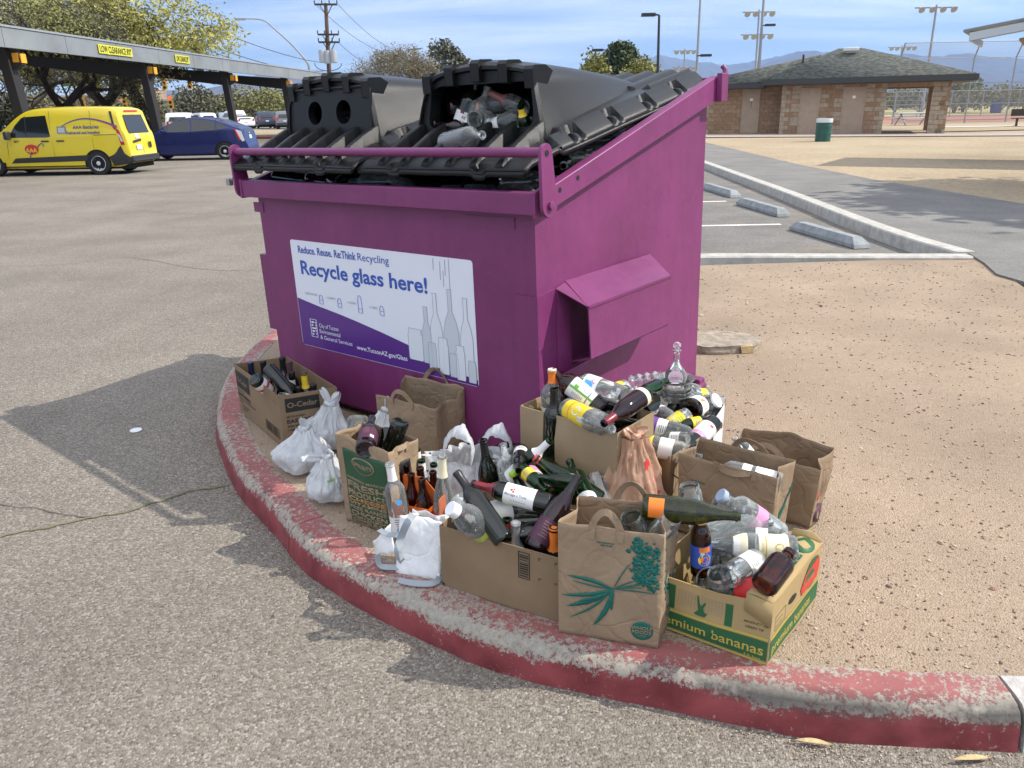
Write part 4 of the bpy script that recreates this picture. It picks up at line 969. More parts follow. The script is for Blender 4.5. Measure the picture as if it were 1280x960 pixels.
# 8 long low box in front
def ex8(b, L_, R_, lx, ly, h):
    outline_on(b, L_, ly-.155, ly-.115, h-.105, h-.012, .003, BLACKP); barcode(b, L_, ly-.150, ly-.120, h-.098, h-.018, BLACKP, vert=False, n=10)
    for x_, y_ in ((ly-.085, h-.02), (ly-.03, h-.02), (ly-.085, h-.09), (ly-.03, h-.09)):
        rect_on(b, L_, x_, x_+.010, y_, y_+.0022, BLACKP, n=1); rect_on(b, L_, x_, x_+.0022, y_-.008, y_, BLACKP, n=1)
    rect_on(b, L_, .001, .010, .003, .012, BLACKP, n=1)
    rect_on(b, R_, .01, .03, h*.3, h*.42, BLACKP, n=1); rect_on(b, R_, .01, .03, .01, h*.1, BLACKP, n=1)
zt8 = G+.222; T8 = gp(705, 700, zt8); L8 = gp(549, 657, zt8)
carton('cardboard_box', 'long low brown cardboard box packed with dark wine bottles, barcode near its right end', T8, L8, T8+Vector((math.cos(R(62)), math.sin(R(62)), 0))*.29, G+.001, CARD, extras=ex8)
# 9 shallow box behind
zt9 = G+.162; T9 = gp(735, 637, zt9); L9 = gp(607, 599, zt9)
carton('cardboard_box', 'shallow pale cardboard box of green bottles wedged under the taller box', T9, L9, T9+Vector((math.cos(R(50)), math.sin(R(50)), 0))*.34, G+.001, CARD2)
# 10 taller box on top of it
ztA = G+.155; 
def ex10(b, L_, R_, lx, ly, h):
    txt_on(b, R_, '17EEU', lx-.115, h*.62, .026, BLACKP, .02, xs=.9, shear=.2)
    rect_on(b, R_, lx*.45, lx*.62, h*.86, h*.99, CARD, n=2)
zt10 = .522; T10 = gp(772, 542, zt10)
carton('cardboard_box', 'plain brown cardboard box of mixed bottles, perched on the shallow box by the fork pocket', T10, gp(650, 507, zt10), gp(818, 515, zt10), .290, CARD2, extras=ex10, wob=.006)
# 11 white box behind the woven looking basket box
zt11 = .40; T11 = gp(893, 527, zt11)
def ex11(b, L_, R_, lx, ly, h):
    outline_on(b, R_, .02, .06, .05, .11, .003, GRNP); rect_on(b, R_, .07, .10, h-.07, h-.05, INK)
carton('white_box', 'white cardboard box holding glass dishes at the right rear of the pile', T11, gp(822, 499, zt11), gp(906, 505, zt11), G+.001, CARDW, extras=ex11)
# 11b bowed brown box with scored sides
def score(b, L_, R_, lx, ly, h):
    for k in range(5):
        rect_on(b, R_, .06+.07*k, .063+.07*k, .01, h*.98, INK if k == 9 else CARD, n=1)
    for k in range(4):
        x0 = .02+.08*k
        b.mat(CARD); 
        for (xa, ya, xb, yb) in ((x0, h*.3, x0+.10, h*.62), (x0, h*.72, x0+.10, h*.45)):
            pts = [R_(xa+(xb-xa)*i/6, ya+(yb-ya)*i/6, .0025) for i in range(7)]
            if xb < lx: b.tube(pts, .0015, 4)
zt12 = .372; T12 = gp(838, 572, zt12)
carton('cardboard_box', 'bowed brown cardboard box with scored sides, full of glass, in front of the white box', T12, gp(795, 525, zt12), gp(897, 520, zt12), G+.001, CARD2, extras=score, bow=.028)
# 15 banana box
DG = flat('fruit_box_green', (.02, .11, .04)); DY = flat('fruit_box_yellow', (.50, .38, .07)); DR = flat('fruit_box_red', (.55, .04, .03))
zt15 = G+.198; T15 = gp(967, 757, zt15)
def ex15(b, L_, R_, lx, ly, h):
    rect_on(b, L_, .004, ly-.004, .012, .075, DG); rect_on(b, L_, .004, ly-.004, .078, .086, DY); rect_on(b, L_, .004, ly-.004, .002, .008, DY)
    txt_on(b, L_, 'premium bananas', ly-.014, .028, .046, DY, .008, align='R', xs=1.05); txt_on(b, L_, '3 lb bags', ly-.02, .010, .014, DY, align='R')
    rect_on(b, L_, ly-.13, ly-.108, .09, h-.03, DG); rect_on(b, L_, ly-.31, ly-.28, .09, h-.02, DG); txt_on(b, L_, 'PRODUCT OF', ly-.075, .12, .011, BLACKP); txt_on(b, L_, 'GREEN TIP', ly-.07, .104, .011, BLACKP)
    b.mat(DG)   # little jumping player and net
    def fig(pts):
        b.poly([L_(ly-.20+x, .095+y, .0018) for x, y in pts])
    fig([(-.012, 0), (.012, 0), (.02, .014), (.010, .016), (.006, .03), (.014, .05), (.008, .052), (.0, .034), (-.006, .046), (-.010, .07), (-.014, .07), (-.012, .04), (-.008, .02), (-.02, .004)])
    for k in range(6): rect_on(b, L_, ly-.27, ly-.135, .115+.010*k, .1158+.010*k, INK, n=3)
    for k in range(14): rect_on(b, L_, ly-.27+k*.010, ly-.2692+k*.010, .115, .166, INK, n=1)
    rect_on(b, R_, .004, lx-.004, .012, .075, DG); rect_on(b, R_, .004, lx-.004, .078, .086, DY); txt_on(b, R_, 'premium bananas', .02, .028, .044, DY, .008, xs=1.0)
    outline_on(b, R_, .03, .11, .095, .14, .002, DG); txt_on(b, R_, 'Distributed by', .035, .12, .009, DG); txt_on(b, R_, 'tropical fruit', .035, .105, .009, DG)
    b.mat(BLACKP); n = 16; b.poly([R_(.155+.028*math.cos(2*math.pi*i/n), .135+.012*math.sin(2*math.pi*i/n), .002) for i in range(n)])
    b.mat(DG); b.poly([R_(lx-.085+.07*math.cos(2*math.pi*i/n), h-.055+.05*math.sin(2*math.pi*i/n), .0018) for i in range(n)])
    b.mat(DR); b.poly([R_(lx-.10+x, .100+y, .0022) for x, y in ((-.06, 0), (.07, .0), (.085, .04), (.07, .075), (-.05, .065), (-.075, .03))])
    txt_on(b, R_, 'bananas', lx-.155, .125, .028, CARDB, .01, off=.003)
XB = T15+Vector((math.cos(R(51)), math.sin(R(51)), 0))*.395; YB = T15+Vector((math.cos(R(145)), math.sin(R(145)), 0))*.36
bb = carton('banana_box', 'green and yellow printed banana box with a folded down top flap, full of clear glass', T15, YB, XB, G+.001, CARDB, extras=ex15, topfn=lambda a, c: 1-(.10*max(0, min(1, c*3-.3)) if a < .02 else 0)-(0.0))
# its inward folded long flap on the right side
b = MB(); b.mat(CARDB); iv = bb.matrix_world.inverted()
Tl, Xl, Yl_ = iv @ T15, iv @ XB, iv @ YB; yv = (Yl_-Tl).normalized(); lx = (Xl-Tl).length
def flp(u, v, off=0): return Tl + (Xl-Tl)*u + yv*(.075*v) + Vector((0, 0, .004+.012*v*(1-v)*2+.010*v+.003*noise.noise(Vector((u*9, v*2, 0)))+off)) 
b.grid(flp, 20, 5); b.add([flp(0, 0), flp(0, 1), flp(0, 1)+Vector((-.006, 0, -.055)), flp(0, 0)+Vector((-.006, 0, -.075))], [(0, 1, 2, 3)])
b.text('premium bananas', .036, fn=lambda x, y: flp(.06+x/lx, .25+y/.075, .002), m=TEAL, bold=.003, xs=1.0)
b.mat(DG); n = 14; b.poly([flp(.84+.12*math.cos(2*math.pi*i/n), .5+.42*math.sin(2*math.pi*i/n), .002) for i in range(n)])
b.build('flap', bb, solid=.004)
b = MB(); b.mat(CARDB)   # torn corner at the back
b.add([Xl+Vector((0, 0, -.03)), Xl+yv*.10+Vector((0, 0, -.02)), Xl+yv*.09+Vector((0, 0, .03)), Xl+yv*.03+Vector((0, 0, .035)), Xl+yv*.005+Vector((0, 0, .015))], [(0, 1, 2, 3, 4)])
b.build('flap', bb, solid=.004)

# ---------------------------------------------------------------- paper bags
def paper_bag(label, N0, X, Y, h, mat_, zb=G, flare=1.05, wr=.006, topfn=None, extras=None, handles=(), tilt=None, group=None, name='paper_bag', lip=None, seed=0., hmat=None, squash=0):
    N0 = Vector((N0[0], N0[1], zb)); X = Vector((X[0], X[1], 0)); Y = Vector((Y[0], Y[1], 0)); lx, ly = X.length, Y.length
    mw = Matrix.Translation(N0) @ Matrix.Rotation(math.atan2(X.y, X.x), 4, 'Z')
    Yl = mw.to_3x3().inverted() @ Y.normalized(); Xl = Vector((1, 0, 0)); C_ = Xl*lx/2+Yl*ly/2
    def surf(s, v, off=0):
        s = s % 4; f = int(s); u = s-f
        if f == 0: p = Yl*(ly*(1-u)); n_ = -Xl
        elif f == 1: p = Xl*(lx*u); n_ = -Yl
        elif f == 2: p = Xl*lx+Yl*(ly*u); n_ = Xl
        else: p = Yl*ly+Xl*(lx*(1-u)); n_ = Yl
        k = 1+(flare-1)*v; p = C_+(p-C_)*k
        g_ = math.sin(math.pi*u)
        d = g_*(.012*math.sin(math.pi*v)+squash*v)
        if f in (1, 3): d -= .030*math.sin(math.pi*max(0, v-.15)/.85*.5)*(max(0, 1-abs(u-.5)*2.6))   # gusset
        q = p*9+Vector((seed, 0, v*h*9)); d += (noise.noise(q)+.5*abs(noise.noise(q*2.3)))*wr*(g_**.4 if g_ > 0 else 0)
        # crease lines low on the bag
        d += -.0035*math.exp(-((v-.30)/.012)**2)*g_
        tz = h*(topfn(s) if topfn else 1)
        return p + n_*(d+off) + Vector((0, 0, v*tz + noise.noise(q*1.3)*.004*v))
    root = thing(name, label, 'bag', mw=mw, group=group)
    b = MB(); b.mat(mat_); nu, nv = 72, 22
    b.grid(lambda i, j: surf(4*i, j), nu, nv, cu=True); b.poly([surf(4*i/16, 0)+Vector((0, 0, .001)) for i in range(16)])
    GR = [[surf(4*i/nu, j/nv) for i in range(nu)] for j in range(nv+1)]
    def face(f):
        L_ = ly if f in (0, 2) else lx; nn = {0: -Xl, 1: -Yl, 2: Xl, 3: Yl}[f]
        def g_(x, y, off=.0015):
            a = (f+max(0.001, min(.999, x/L_)))/4*nu; c = min(nv-.001, max(0, y/h*nv)); i, j = int(a), int(c); a -= i; c -= j; i2 = (i+1) % nu
            return GR[j][i]*(1-a)*(1-c)+GR[j][i2]*a*(1-c)+GR[j+1][i]*(1-a)*c+GR[j+1][i2]*a*c + nn*(off+.0006)
        return g_
    if extras: extras(b, face(0), face(1), lx, ly, h)
    body = b.build('bag_body', root, sharp=70); sm = body.modifiers.new('solid', 'SOLIDIFY'); sm.thickness = .0012; sm.offset = -1
    for f, u0, u1, rise, droop in handles:
        b = MB(); b.mat(hmat or mat_); a_ = surf(f+u0, .90, .003); c_ = surf(f+u1, .90, .003); n_ = {0: -Xl, 1: -Yl, 2: Xl, 3: Yl}[f]
        ta, tc_ = surf(f+u0, 1, .003), surf(f+u1, 1, .003); along = (tc_-ta).normalized()
        path = [a_, ta] + [ta.lerp(tc_, k/10) + Vector((0, 0, rise*math.sin(math.pi*k/10)**.8)) + n_*droop*math.sin(math.pi*k/10) for k in range(1, 10)] + [tc_, c_]
        wv = []
        for k in range(len(path)):
            q = k/(len(path)-1); t_ = (path[min(k+1, len(path)-1)]-path[max(k-1, 0)]).normalized()
            w_ = t_.cross(n_ if abs(t_.dot(n_)) < .9 else Vector((0, 0, 1)))
            w_ = (w_.normalized()*(.9)+ n_*.45*math.sin(math.pi*q)).normalized(); wv.append(w_*.020)
        b.strip(path, wv, .0015); b.build('handle', root, sharp=60)
    return root, surf
dirv = lambda a, L_: Vector((math.cos(R(a)), math.sin(R(a)), 0))*L_
# whole market bag in front
def exWF(b, F0, F1, lx, ly, h):
    def leaf(F, pts, m=TEAL): b.mat(m); b.poly([F(x, y, .0014) for x, y in pts])
    def spindle(F, x0, y0, x1, y1, w_, bend=0, m=TEAL, n=10):
        b.mat(m); dx, dy = x1-x0, y1-y0; L_ = math.hypot(dx, dy); nx, ny = -dy/L_, dx/L_; A_ = []; B_ = []
        for i in range(n+1):
            q = i/n; w2 = w_*math.sin(math.pi*q)**.8*(.85+.3*noise.noise(Vector((q*8, x0*50, y0*40)))); c = bend*math.sin(math.pi*q)
            A_.append(F(x0+dx*q+nx*(w2+c), y0+dy*q+ny*(w2+c), .0016)); B_.append(F(x0+dx*q+nx*(c-w2), y0+dy*q+ny*(c-w2), .0016))
        b.add(A_+B_, [(i, i+1, n+2+i, n+1+i) for i in range(n)])
    # carrots spreading left from the bunch, measured on the front face
    cx_, cy_ = ly*.56, h*.51
    for x1, y1, w_, bd in ((.028, h*.56, .007, -.005), (.010, h*.37, .007, .008), (.025, h*.275, .010, .008), (.035, h*.175, .004, .010), (.105, h*.14, .009, .010), (.160, h*.31, .008, -.004)):
        spindle(F0, cx_, cy_, x1, y1, w_, bd)
    spindle(F0, cx_, cy_, .045, h*.52, .0025, .004); spindle(F0, cx_-.02, cy_-.02, .06, h*.34, .006, .002)
    # stalks and leafy tops
    rn_ = random.Random(4)
    for x1, y1 in ((ly*.72, h*.75), (ly*.82, h*.62), (ly*.95, h*.60), (ly*.85, h*.55), (ly*.97, h*.50)): spindle(F0, cx_, cy_, x1, y1, .0022, .004)
    def frond(F, cx2, cy2, sx, sy, n, L_):
        for i in range(n):
            a = rn_.uniform(0, 6.28); r_ = rn_.random()**.6; x, y = cx2+sx*r_*math.cos(a), cy2+sy*r_*math.sin(a); s_ = rn_.uniform(.004, .010)
            pts = [(x+s_*rn_.uniform(.4, 1.1)*math.cos(t_*1.047), y+s_*rn_.uniform(.4, 1.1)*math.sin(t_*1.047)) for t_ in range(6)]
            if all(.003 < p[0] < L_-.003 and .01 < p[1] < h*.97 for p in pts): leaf(F, pts)
    frond(F0, ly*.78, h*.84, .026, .045, 75, ly); frond(F0, ly*.92, h*.72, .026, .075, 110, ly); frond(F0, ly*.80, h*.66, .03, .035, 50, ly)
    frond(F1, lx*.22, h*.86, .020, .018, 14, lx); frond(F1, lx*.3, h*.70, .024, .028, 24, lx); frond(F1, lx*.25, h*.50, .026, .035, 34, lx); frond(F1, lx*.65, h*.43, .03, .018, 14, lx)
    cx3, cy3 = ly*.84, h*.155; disc_on(b, F0, cx3, cy3, .031, .031, TEAL)
    txt_on(b, F0, 'WHOLE', cx3, cy3+.004, .0165, KRAFT, .015, align='C', off=.004); txt_on(b, F0, 'FOODS', cx3, cy3-.010, .0165, KRAFT, .015, align='C', off=.004); txt_on(b, F0, 'MARKET', cx3, cy3-.019, .006, KRAFT, align='C', off=.004)
    txt_on(b, F0, 'THIS HANDLE HAS', ly*.38, h*.875, .0058, TEAL); txt_on(b, F0, 'BEEN GLUED', ly*.42, h*.855, .0058, TEAL)
    txt_on(b, F1, 'Picturing', lx*.42, h*.245, .014, TEAL); txt_on(b, F1, 'food that is', lx*.34, h*.205, .014, TEAL); txt_on(b, F1, 'simple.', lx*.42, h*.165, .014, TEAL)
nw = gp(822, 812, G)
paper_bag('tan paper grocery bag printed with a teal carrot bunch and a round teal mark', nw, dirv(66, .175), dirv(163, .292), .375, KRAFT, extras=exWF, wr=.006, flare=1.02, handles=((0, .33, .60, .052, .005), (2, .30, .62, .060, -.01)), seed=1.)
# produce bag at the left
def exSP(b, F0, F1, lx, ly, h):
    n = 30
    rect_on(b, F0, .030, ly-.012, .012, h*.86, DGRN, n=16)
    disc_on(b, F0, ly*.52, h*.74, .050, .030, KRAFT, .0022); disc_on(b, F0, ly*.52, h*.74, .045, .026, DGRN, .0028)
    txt_on(b, F0, 'SPROUTS', ly*.52, h*.74-.007, .019, KRAFT, .02, align='C', off=.0055)
    y = h*.57; w_ = ly-.055
    for s, sz in (('FARMERS MARKET', .012), ('FRESH', .036), ('PRODUCE', .029), ('CHEESE', .022), ('VITAMINS', .019), ('FREE RANGE', .020), ('CHICKEN', .027), ('FRESH SALMON', .013), ('COFFEE BULK', .014), ('RAW FOODS', .017), ('BAKERY SOUP', .011)):
        vs, _ = text2d(s, .03); wd = (max(v[0] for v in vs)-min(v[0] for v in vs))*sz
        y -= sz*.92; txt_on(b, F0, s, .036, y, sz, KRAFT if s != 'CHEESE' else ORG_DULL, .03, xs=w_/wd, off=.0026)
        if y < .02: break
    # black print block on the other side
    rect_on(b, F1, lx*.35, lx*.75, h*.55, h*.80, BLACKP)
ORG_DULL = flat('faded_orange_print', (.42, .20, .08))
ns = gp(492, 668, G)
paper_bag('upright tan paper bag with a dark green printed front listing produce, holding bottles', ns, dirv(66, .19), dirv(150, .225), .335, KRAFT, extras=exSP, wr=.009, flare=1.09, topfn=lambda s: 1+.08*math.cos((s-.0)*math.pi/2)+.03*noise.noise(Vector((s*3, 1, 0))), handles=((1, .25, .7, .0, .01),), seed=5.)
# torn brown bag behind it, by the container wall
def exB(b, F0, F1, lx, ly, h):
    b.mat(DPURP)
    for k in range(2): b.tube([F0(ly*.42+(.028+.002*k)*math.cos(t_/16*6.28), h*.55+(.045)*math.sin(t_/16*6.28), .002) for t_ in range(16)], .0022, 4, closed=True)
    b.mat(RED); b.tube([F0(ly*(.05+.02*t_), h*.60-.010*t_*.35+.01*math.sin(t_), .002) for t_ in range(12)], .0014, 4)
nb = gp(548, 582, G)
paper_bag('wide brown paper bag with ragged top edge and raised handles, standing against the container wall', nb, dirv(50, .18), dirv(146, .34), .27, KRAFT2, extras=exB, wr=.012, flare=1.02, topfn=lambda s: (1+.05*noise.noise(Vector((s*4, 7, 0)))+(.16 if 1.8 < s < 3.2 else 0)-(.20*max(0, 1-abs(s-3.5)*2))), handles=((0, .28, .62, .045, .01), (2, .30, .65, .055, .0)), seed=9.)
# two open bags at the right
def ex14(b, F0, F1, lx, ly, h):
    b.mat(TEAL); rn_ = random.Random(2)
    for k in range(9):
        x0 = lx*.04+.012*k; pts = [F1(min(lx*.98, x0+.010*t_+.003*math.sin(t_*2+k)), h*(.10+.05*k)+.016*t_, .002) for t_ in range(6)]
        b.tube(pts, .0018, 4)
    for k in range(10):
        x, y = ly*(.70+.026*k), h*(.20+.035*k); pts = [F0(min(ly*.99, x+.008*math.cos(t_*1.3)), y+.009*math.sin(t_*1.3)+.004*t_, .002) for t_ in range(5)]; b.tube(pts, .0024, 4)
    b.mat(TEAL)
    txt_on(b, F0, 'THIS HANDLE HAS', ly*.15, h*.72, .006, TEAL); txt_on(b, F0, 'BEEN GLUED', ly*.60, h*.66, .006, TEAL)
n14 = gp(957, 712, G)
paper_bag('open brown paper bag with teal leaf print behind the banana box', n14+Vector((.02, .06, 0)), dirv(52, .16), dirv(142, .33), .315, KRAFT2, extras=ex14, wr=.006, flare=1.08, handles=((0, .40, .78, -.012, .022), (2, .30, .62, .045, -.03)), seed=13.)
def ex15b(b, F0, F1, lx, ly, h):
    b.mat(RED); b.tube([F1(lx*.35+.012*math.cos(t_*.7), h*.45+.016*math.sin(t_*.7), .002) for t_ in range(8)], .003, 4)
    b.mat(DPURP); b.poly([F1(lx*.4+.05*math.cos(t_*.52), h*.16+.035*math.sin(t_*.52)*(1+.2*math.sin(t_*3)), .002) for t_ in range(12)])
n15 = gp(1006, 668, G)
paper_bag('crumpled brown paper bag with a torn rim at the far right of the pile', n15+Vector((.03, .04, 0)), dirv(55, .17), dirv(140, .32), .245, KRAFT2, extras=ex15b, wr=.016, flare=1.12, topfn=lambda s: 1+.04*noise.noise(Vector((s*5, 3, 0)))+(.14*max(0, 1-abs(s-2.4)*1.3)), handles=((0, .25, .62, .045, .0),), seed=21.)
# white gift bag lying crumpled at the kerb
wg = gp(549, 727, G)
RIB = flat('grey_ribbon', (.30, .33, .36), .45)
root, sf = paper_bag('crumpled white paper gift bag with grey ribbon handles slumped on the red kerb', wg, dirv(70, .10), dirv(158, .165), .20, PAPW, wr=.012, flare=.95, topfn=lambda s: 1+.04*noise.noise(Vector((s*4, 9, 0))), seed=31., squash=-.02)
root.matrix_world = root.matrix_world @ Matrix.Rotation(R(14), 4, 'Y')
ivm = root.matrix_world.inverted()
def ribbon(px, wdt=.022, turn=0):
    pts = catmull([ivm @ gp(x, y, z) for x, y, z in px], 8); b = MB(); b.mat(RIB); wv = []
    for k, p in enumerate(pts):
        t_ = (pts[min(k+1, len(pts)-1)]-pts[max(k-1, 0)]).normalized(); w_ = t_.cross(Vector((-.55, -.45, .55+turn*math.sin(k*.3)))).normalized(); wv.append(w_*wdt)
    b.strip(pts, wv, .0012); b.build('ribbon_handle', root, sharp=70)
ribbon([(517, 643, .33), (510, 652, .34), (501, 672, .28), (497, 690, .24), (503, 702, .20)], .024)
ribbon([(474, 662, .25), (486, 668, .26), (503, 668, .27)], .020)
ribbon([(472, 694, .135), (476, 707, .137), (498, 709, .137), (527, 707, .137), (543, 712, .137), (549, 722, .136), (540, 729, .135), (518, 729, .135), (498, 725, .134)], .020)
# torn left part of it
b = MB(); b.mat(PAPW)
pa = [gp(x, y, z) for x, y, z in ((466, 677, .22), (488, 655, .27), (494, 690, .21), (487, 700, .15), (469, 694, .15))]
def cr(u, v):
    a_ = pa[0].lerp(pa[1], u); c_ = pa[4].lerp(pa[2], u); p = a_.lerp(c_, v); return ivm @ (p+Vector((0, 0, .012*noise.noise(p*40))))
b.grid(cr, 10, 10); b.build('torn_side', root, solid=.001)

# ---------------------------------------------------------------- plastic bags
def plastic(name, col, tr=.30, tl=.25):
    m = bpy.data.materials.new(name); m.use_nodes = True; t = m.node_tree; nd = t.nodes; lk = t.links; nd.clear(); o = nd.new('ShaderNodeOutputMaterial')
    d = nd.new('ShaderNodeBsdfPrincipled'); d.inputs['Base Color'].default_value = (*col, 1); d.inputs['Roughness'].default_value = .16; d.inputs['Specular IOR Level'].default_value = .5
    tl_ = nd.new('ShaderNodeBsdfTranslucent'); tl_.inputs[0].default_value = (*col, 1); tp = nd.new('ShaderNodeBsdfTransparent')
    m1 = nd.new('ShaderNodeMixShader'); m1.inputs[0].default_value = tl; m2 = nd.new('ShaderNodeMixShader'); m2.inputs[0].default_value = tr
    lk.new(d.outputs[0], m1.inputs[1]); lk.new(tl_.outputs[0], m1.inputs[2]); lk.new(m1.outputs[0], m2.inputs[1]); lk.new(tp.outputs[0], m2.inputs[2]); lk.new(m2.outputs[0], o.inputs[0])
    tc = nd.new('ShaderNodeTexCoord'); w_ = nd.new('ShaderNodeTexNoise'); w_.inputs['Scale'].default_value = 17; w_.inputs['Detail'].default_value = 6; w_.inputs['Distortion'].default_value = 1.6; mp = nd.new('ShaderNodeMapping'); mp.inputs['Scale'].default_value = (1.6, 1.6, .7); lk.new(tc.outputs['Object'], mp.inputs[0]); lk.new(mp.outputs[0], w_.inputs[0])
    bp = nd.new('ShaderNodeBump'); bp.inputs['Strength'].default_value = .7; bp.inputs['Distance'].default_value = .01; lk.new(w_.outputs[0], bp.inputs['Height']); lk.new(bp.outputs[0], d.inputs['Normal']); lk.new(bp.outputs[0], tl_.inputs['Normal'])
    return m
PLW = plastic('white_bag_plastic', (.80, .82, .84)); PLT = plastic('tan_bag_plastic', (.62, .38, .26), .10)
def pouch(label, c, rx, ry, h, rot, mat_, seed, knot=(0, 0), ears=(), extras=None, group=None, top=.035, full=.52):
    root = thing('plastic_bag', label, 'plastic bag', loc=(c[0], c[1], G), rz=R(rot), group=group)
    def sf(a, v, off=0):
        a = a % 6.28318; q = v
        if q < .12: rr = math.sin(q/.12*math.pi/2)**.5*.9
        elif q < full: rr = .9+.12*math.sin((q-.12)/(full-.12)*math.pi)
        else: k = (q-full)/(1-full); rr = .9*(1-k)**1.25+top/max(rx, ry)*k
        d = Vector((math.cos(a), math.sin(a), 0)); lump = 1+.30*noise.noise(Vector((d.x*1.5+seed, d.y*1.5, v*2.4)))+.05*noise.noise(Vector((d.x*4+seed, d.y*4, v*5)))
        fold = 0
        kk = max(0, (q-.22)/.78)**.8; fold = kk*.15*(math.sin(a*9+seed+4*noise.noise(Vector((a, seed, v*2))))+.6*math.sin(a*17+seed*2+5*noise.noise(Vector((a*2, v*3, seed)))))
        crk = .05*abs(noise.noise(Vector((d.x*7+seed*3, d.y*7, v*4))))+.035*abs(noise.noise(Vector((d.x*13+seed*5, d.y*13, v*9))))
        r_ = rr*lump*(1+fold)-crk
        ax = Vector((knot[0]*max(0, (q-.3)/.7)**1.5, knot[1]*max(0, (q-.3)/.7)**1.5, 0))
        return Vector((d.x*(rx*r_+off), d.y*(ry*r_+off), h*(q**.92 if q < full else q**.92))) + ax
    b = MB(); b.mat(mat_); b.grid(lambda i, j: sf(6.28318*i, j), 130, 64, cu=True)
    body = b.build('bag_body', root, sharp=180)
    if extras:
        b = MB(); extras(b, sf); b.build('printed_mark', body)
    kc = Vector((knot[0], knot[1], h))
    b = MB(); b.mat(mat_)
    for k in range(3):
        a0 = k*1.2+seed; b.tube([kc+Vector((.017*math.cos(a0+t_*.8), .017*math.sin(a0+t_*.8), .006*math.sin(t_*1.5+k)+.004*k)) for t_ in range(7)], [.008, .011, .012, .011, .012, .010, .007], 8)
    b.build('knot', root, sharp=180)
    for (ex_, ey_, ez_, wdt) in ears:
        b = MB(); b.mat(mat_); e = Vector((ex_, ey_, ez_)); side = e.cross(Vector((.3, .9, .2))).normalized()
        def ef(u, v):
            q = u; w_ = wdt*(.25+.9*math.sin(math.pi*min(1, q*.95+.05))**.7); ang = (v-.5)*2
            return kc + e*q + side*(w_*ang) + Vector((0, 0, -.35*ez_*q*q*0+.010*math.sin(v*14+seed+q*3)*(1-.3*q))) + e.cross(side).normalized()*(.012*math.cos(ang*2.6)+.006*math.sin(v*20+q*6))
        b.grid(ef, 12, 16); b.build('handle', root, sharp=180)
    return root, sf
def targ(b, sf, a, v, r_):
    for k, (q, m) in enumerate(((1, RED), (.68, PAPER_W), (.36, RED))):
        b.mat(m); b.poly([sf(a+r_*q*math.cos(t_*.3927)/.09, v+r_*q*math.sin(t_*.3927)/.17, .004+.0012*k) for t_ in range(16)])
cpx = lambda x, y: gp(x, y, G)
pc1 = cpx(377, 592); pc2 = cpx(412, 572); pc3 = cpx(412, 628)
pouch('knotted white plastic bag with a small red ring mark, next to the mop box', pc1+Vector((0, .04, 0)), .125, .10, .185, 10, PLW, 1.3, knot=(.02, .02), ears=((-.01, -.02, .055, .016), (.04, .02, .04, .015)), extras=lambda b, sf: targ(b, sf, -.62, .36, .014))
pouch('tall white plastic bag with upright tied handles behind the two smaller ones', pc2+Vector((-.03, .10, 0)), .105, .09, .215, 0, PLW, 4.1, knot=(.03, .01), ears=((-.035, 0, .075, .015), (.045, .01, .05, .016)))
def gpr(b, sf):
    b.mat(GRNP); 
    for k in range(5): b.poly([sf(-1.9+.09*k+.05*math.cos(t_*1.05)*.8, .60+.03*math.sin(t_*1.05), .004) for t_ in range(6)])
    b.mat(YEL); b.poly([sf(-1.72+.05*math.cos(t_*1.05), .63+.02*math.sin(t_*1.05), .006) for t_ in range(6)])
pouch('small white plastic bag with yellow-green print in front, against the green printed paper bag', pc3+Vector((0, .03, 0)), .092, .085, .175, 30, PLW, 7.7, knot=(.01, .03), ears=((-.02, .0, .085, .013), (-.10, .01, .01, .014)), extras=gpr)
pouch('white plastic bag bunched up behind the green printed paper bag', cpx(478, 575)+Vector((0, .10, 0)), .13, .08, .20, 0, PLW, 11., knot=(.02, 0), ears=((.0, 0, .06, .014),))
# open white bag holding a dark bottle
root, sf = pouch('open white plastic bag with standing handles around a dark wine bottle', cpx(590, 640)+Vector((-.01, .04, 0)), .14, .10, .23, -10, PLW, 15.5, full=.9, top=.14, knot=(0, 0))
for c in list(root.children):
    if c.name.startswith('knot'): bpy.data.objects.remove(c)
for s, (ox, oy) in ((-1, (-.055, .02)), (1, (.09, .05))):
    b = MB(); b.mat(PLW)
    pth = catmull([Vector((ox-.055, oy, .16)), Vector((ox-.045, oy, .24)), Vector((ox-.005, oy+.01, .305)), Vector((ox+.05, oy+.01, .295)), Vector((ox+.07, oy, .22)), Vector((ox+.06, oy, .16))], 7)
    wv = [Vector((.35*math.sin(k*.5), .55, .75)).normalized()*(.050+.018*math.cos(k*.31)+.006*math.sin(k*2.3)) for k in range(len(pth))]
    b.strip(pth, wv, .0008); b.build('handle', root, sharp=180)
# tan knotted bag between tall box and paper bags
def redp(b, sf):
    b.mat(RED); b.poly([sf(-1.35+x, v, .004) for x, v in ((-.25, .52), (.35, .54), (.30, .66), (.10, .80), (-.05, .78))])
    for k in range(3):
        for j in range(6): b.mat(RED); b.poly([sf(-1.65+.12*j+x, .44-.05*k+v, .004) for x, v in ((0, 0), (.07, 0), (.07, .022), (0, .022))])
pouch('knotted tan plastic bag with red print squeezed behind the carrot printed bag', cpx(800, 690)+Vector((0, .16, 0)), .155, .12, .375, 20, PLT, 20.2, knot=(-.01, 0), ears=((-.05, -.01, .03, .022), (.05, 0, .025, .022), (-.035, -.03, -.07, .02), (.06, -.03, -.09, .022)), extras=redp, top=.05, full=.35)

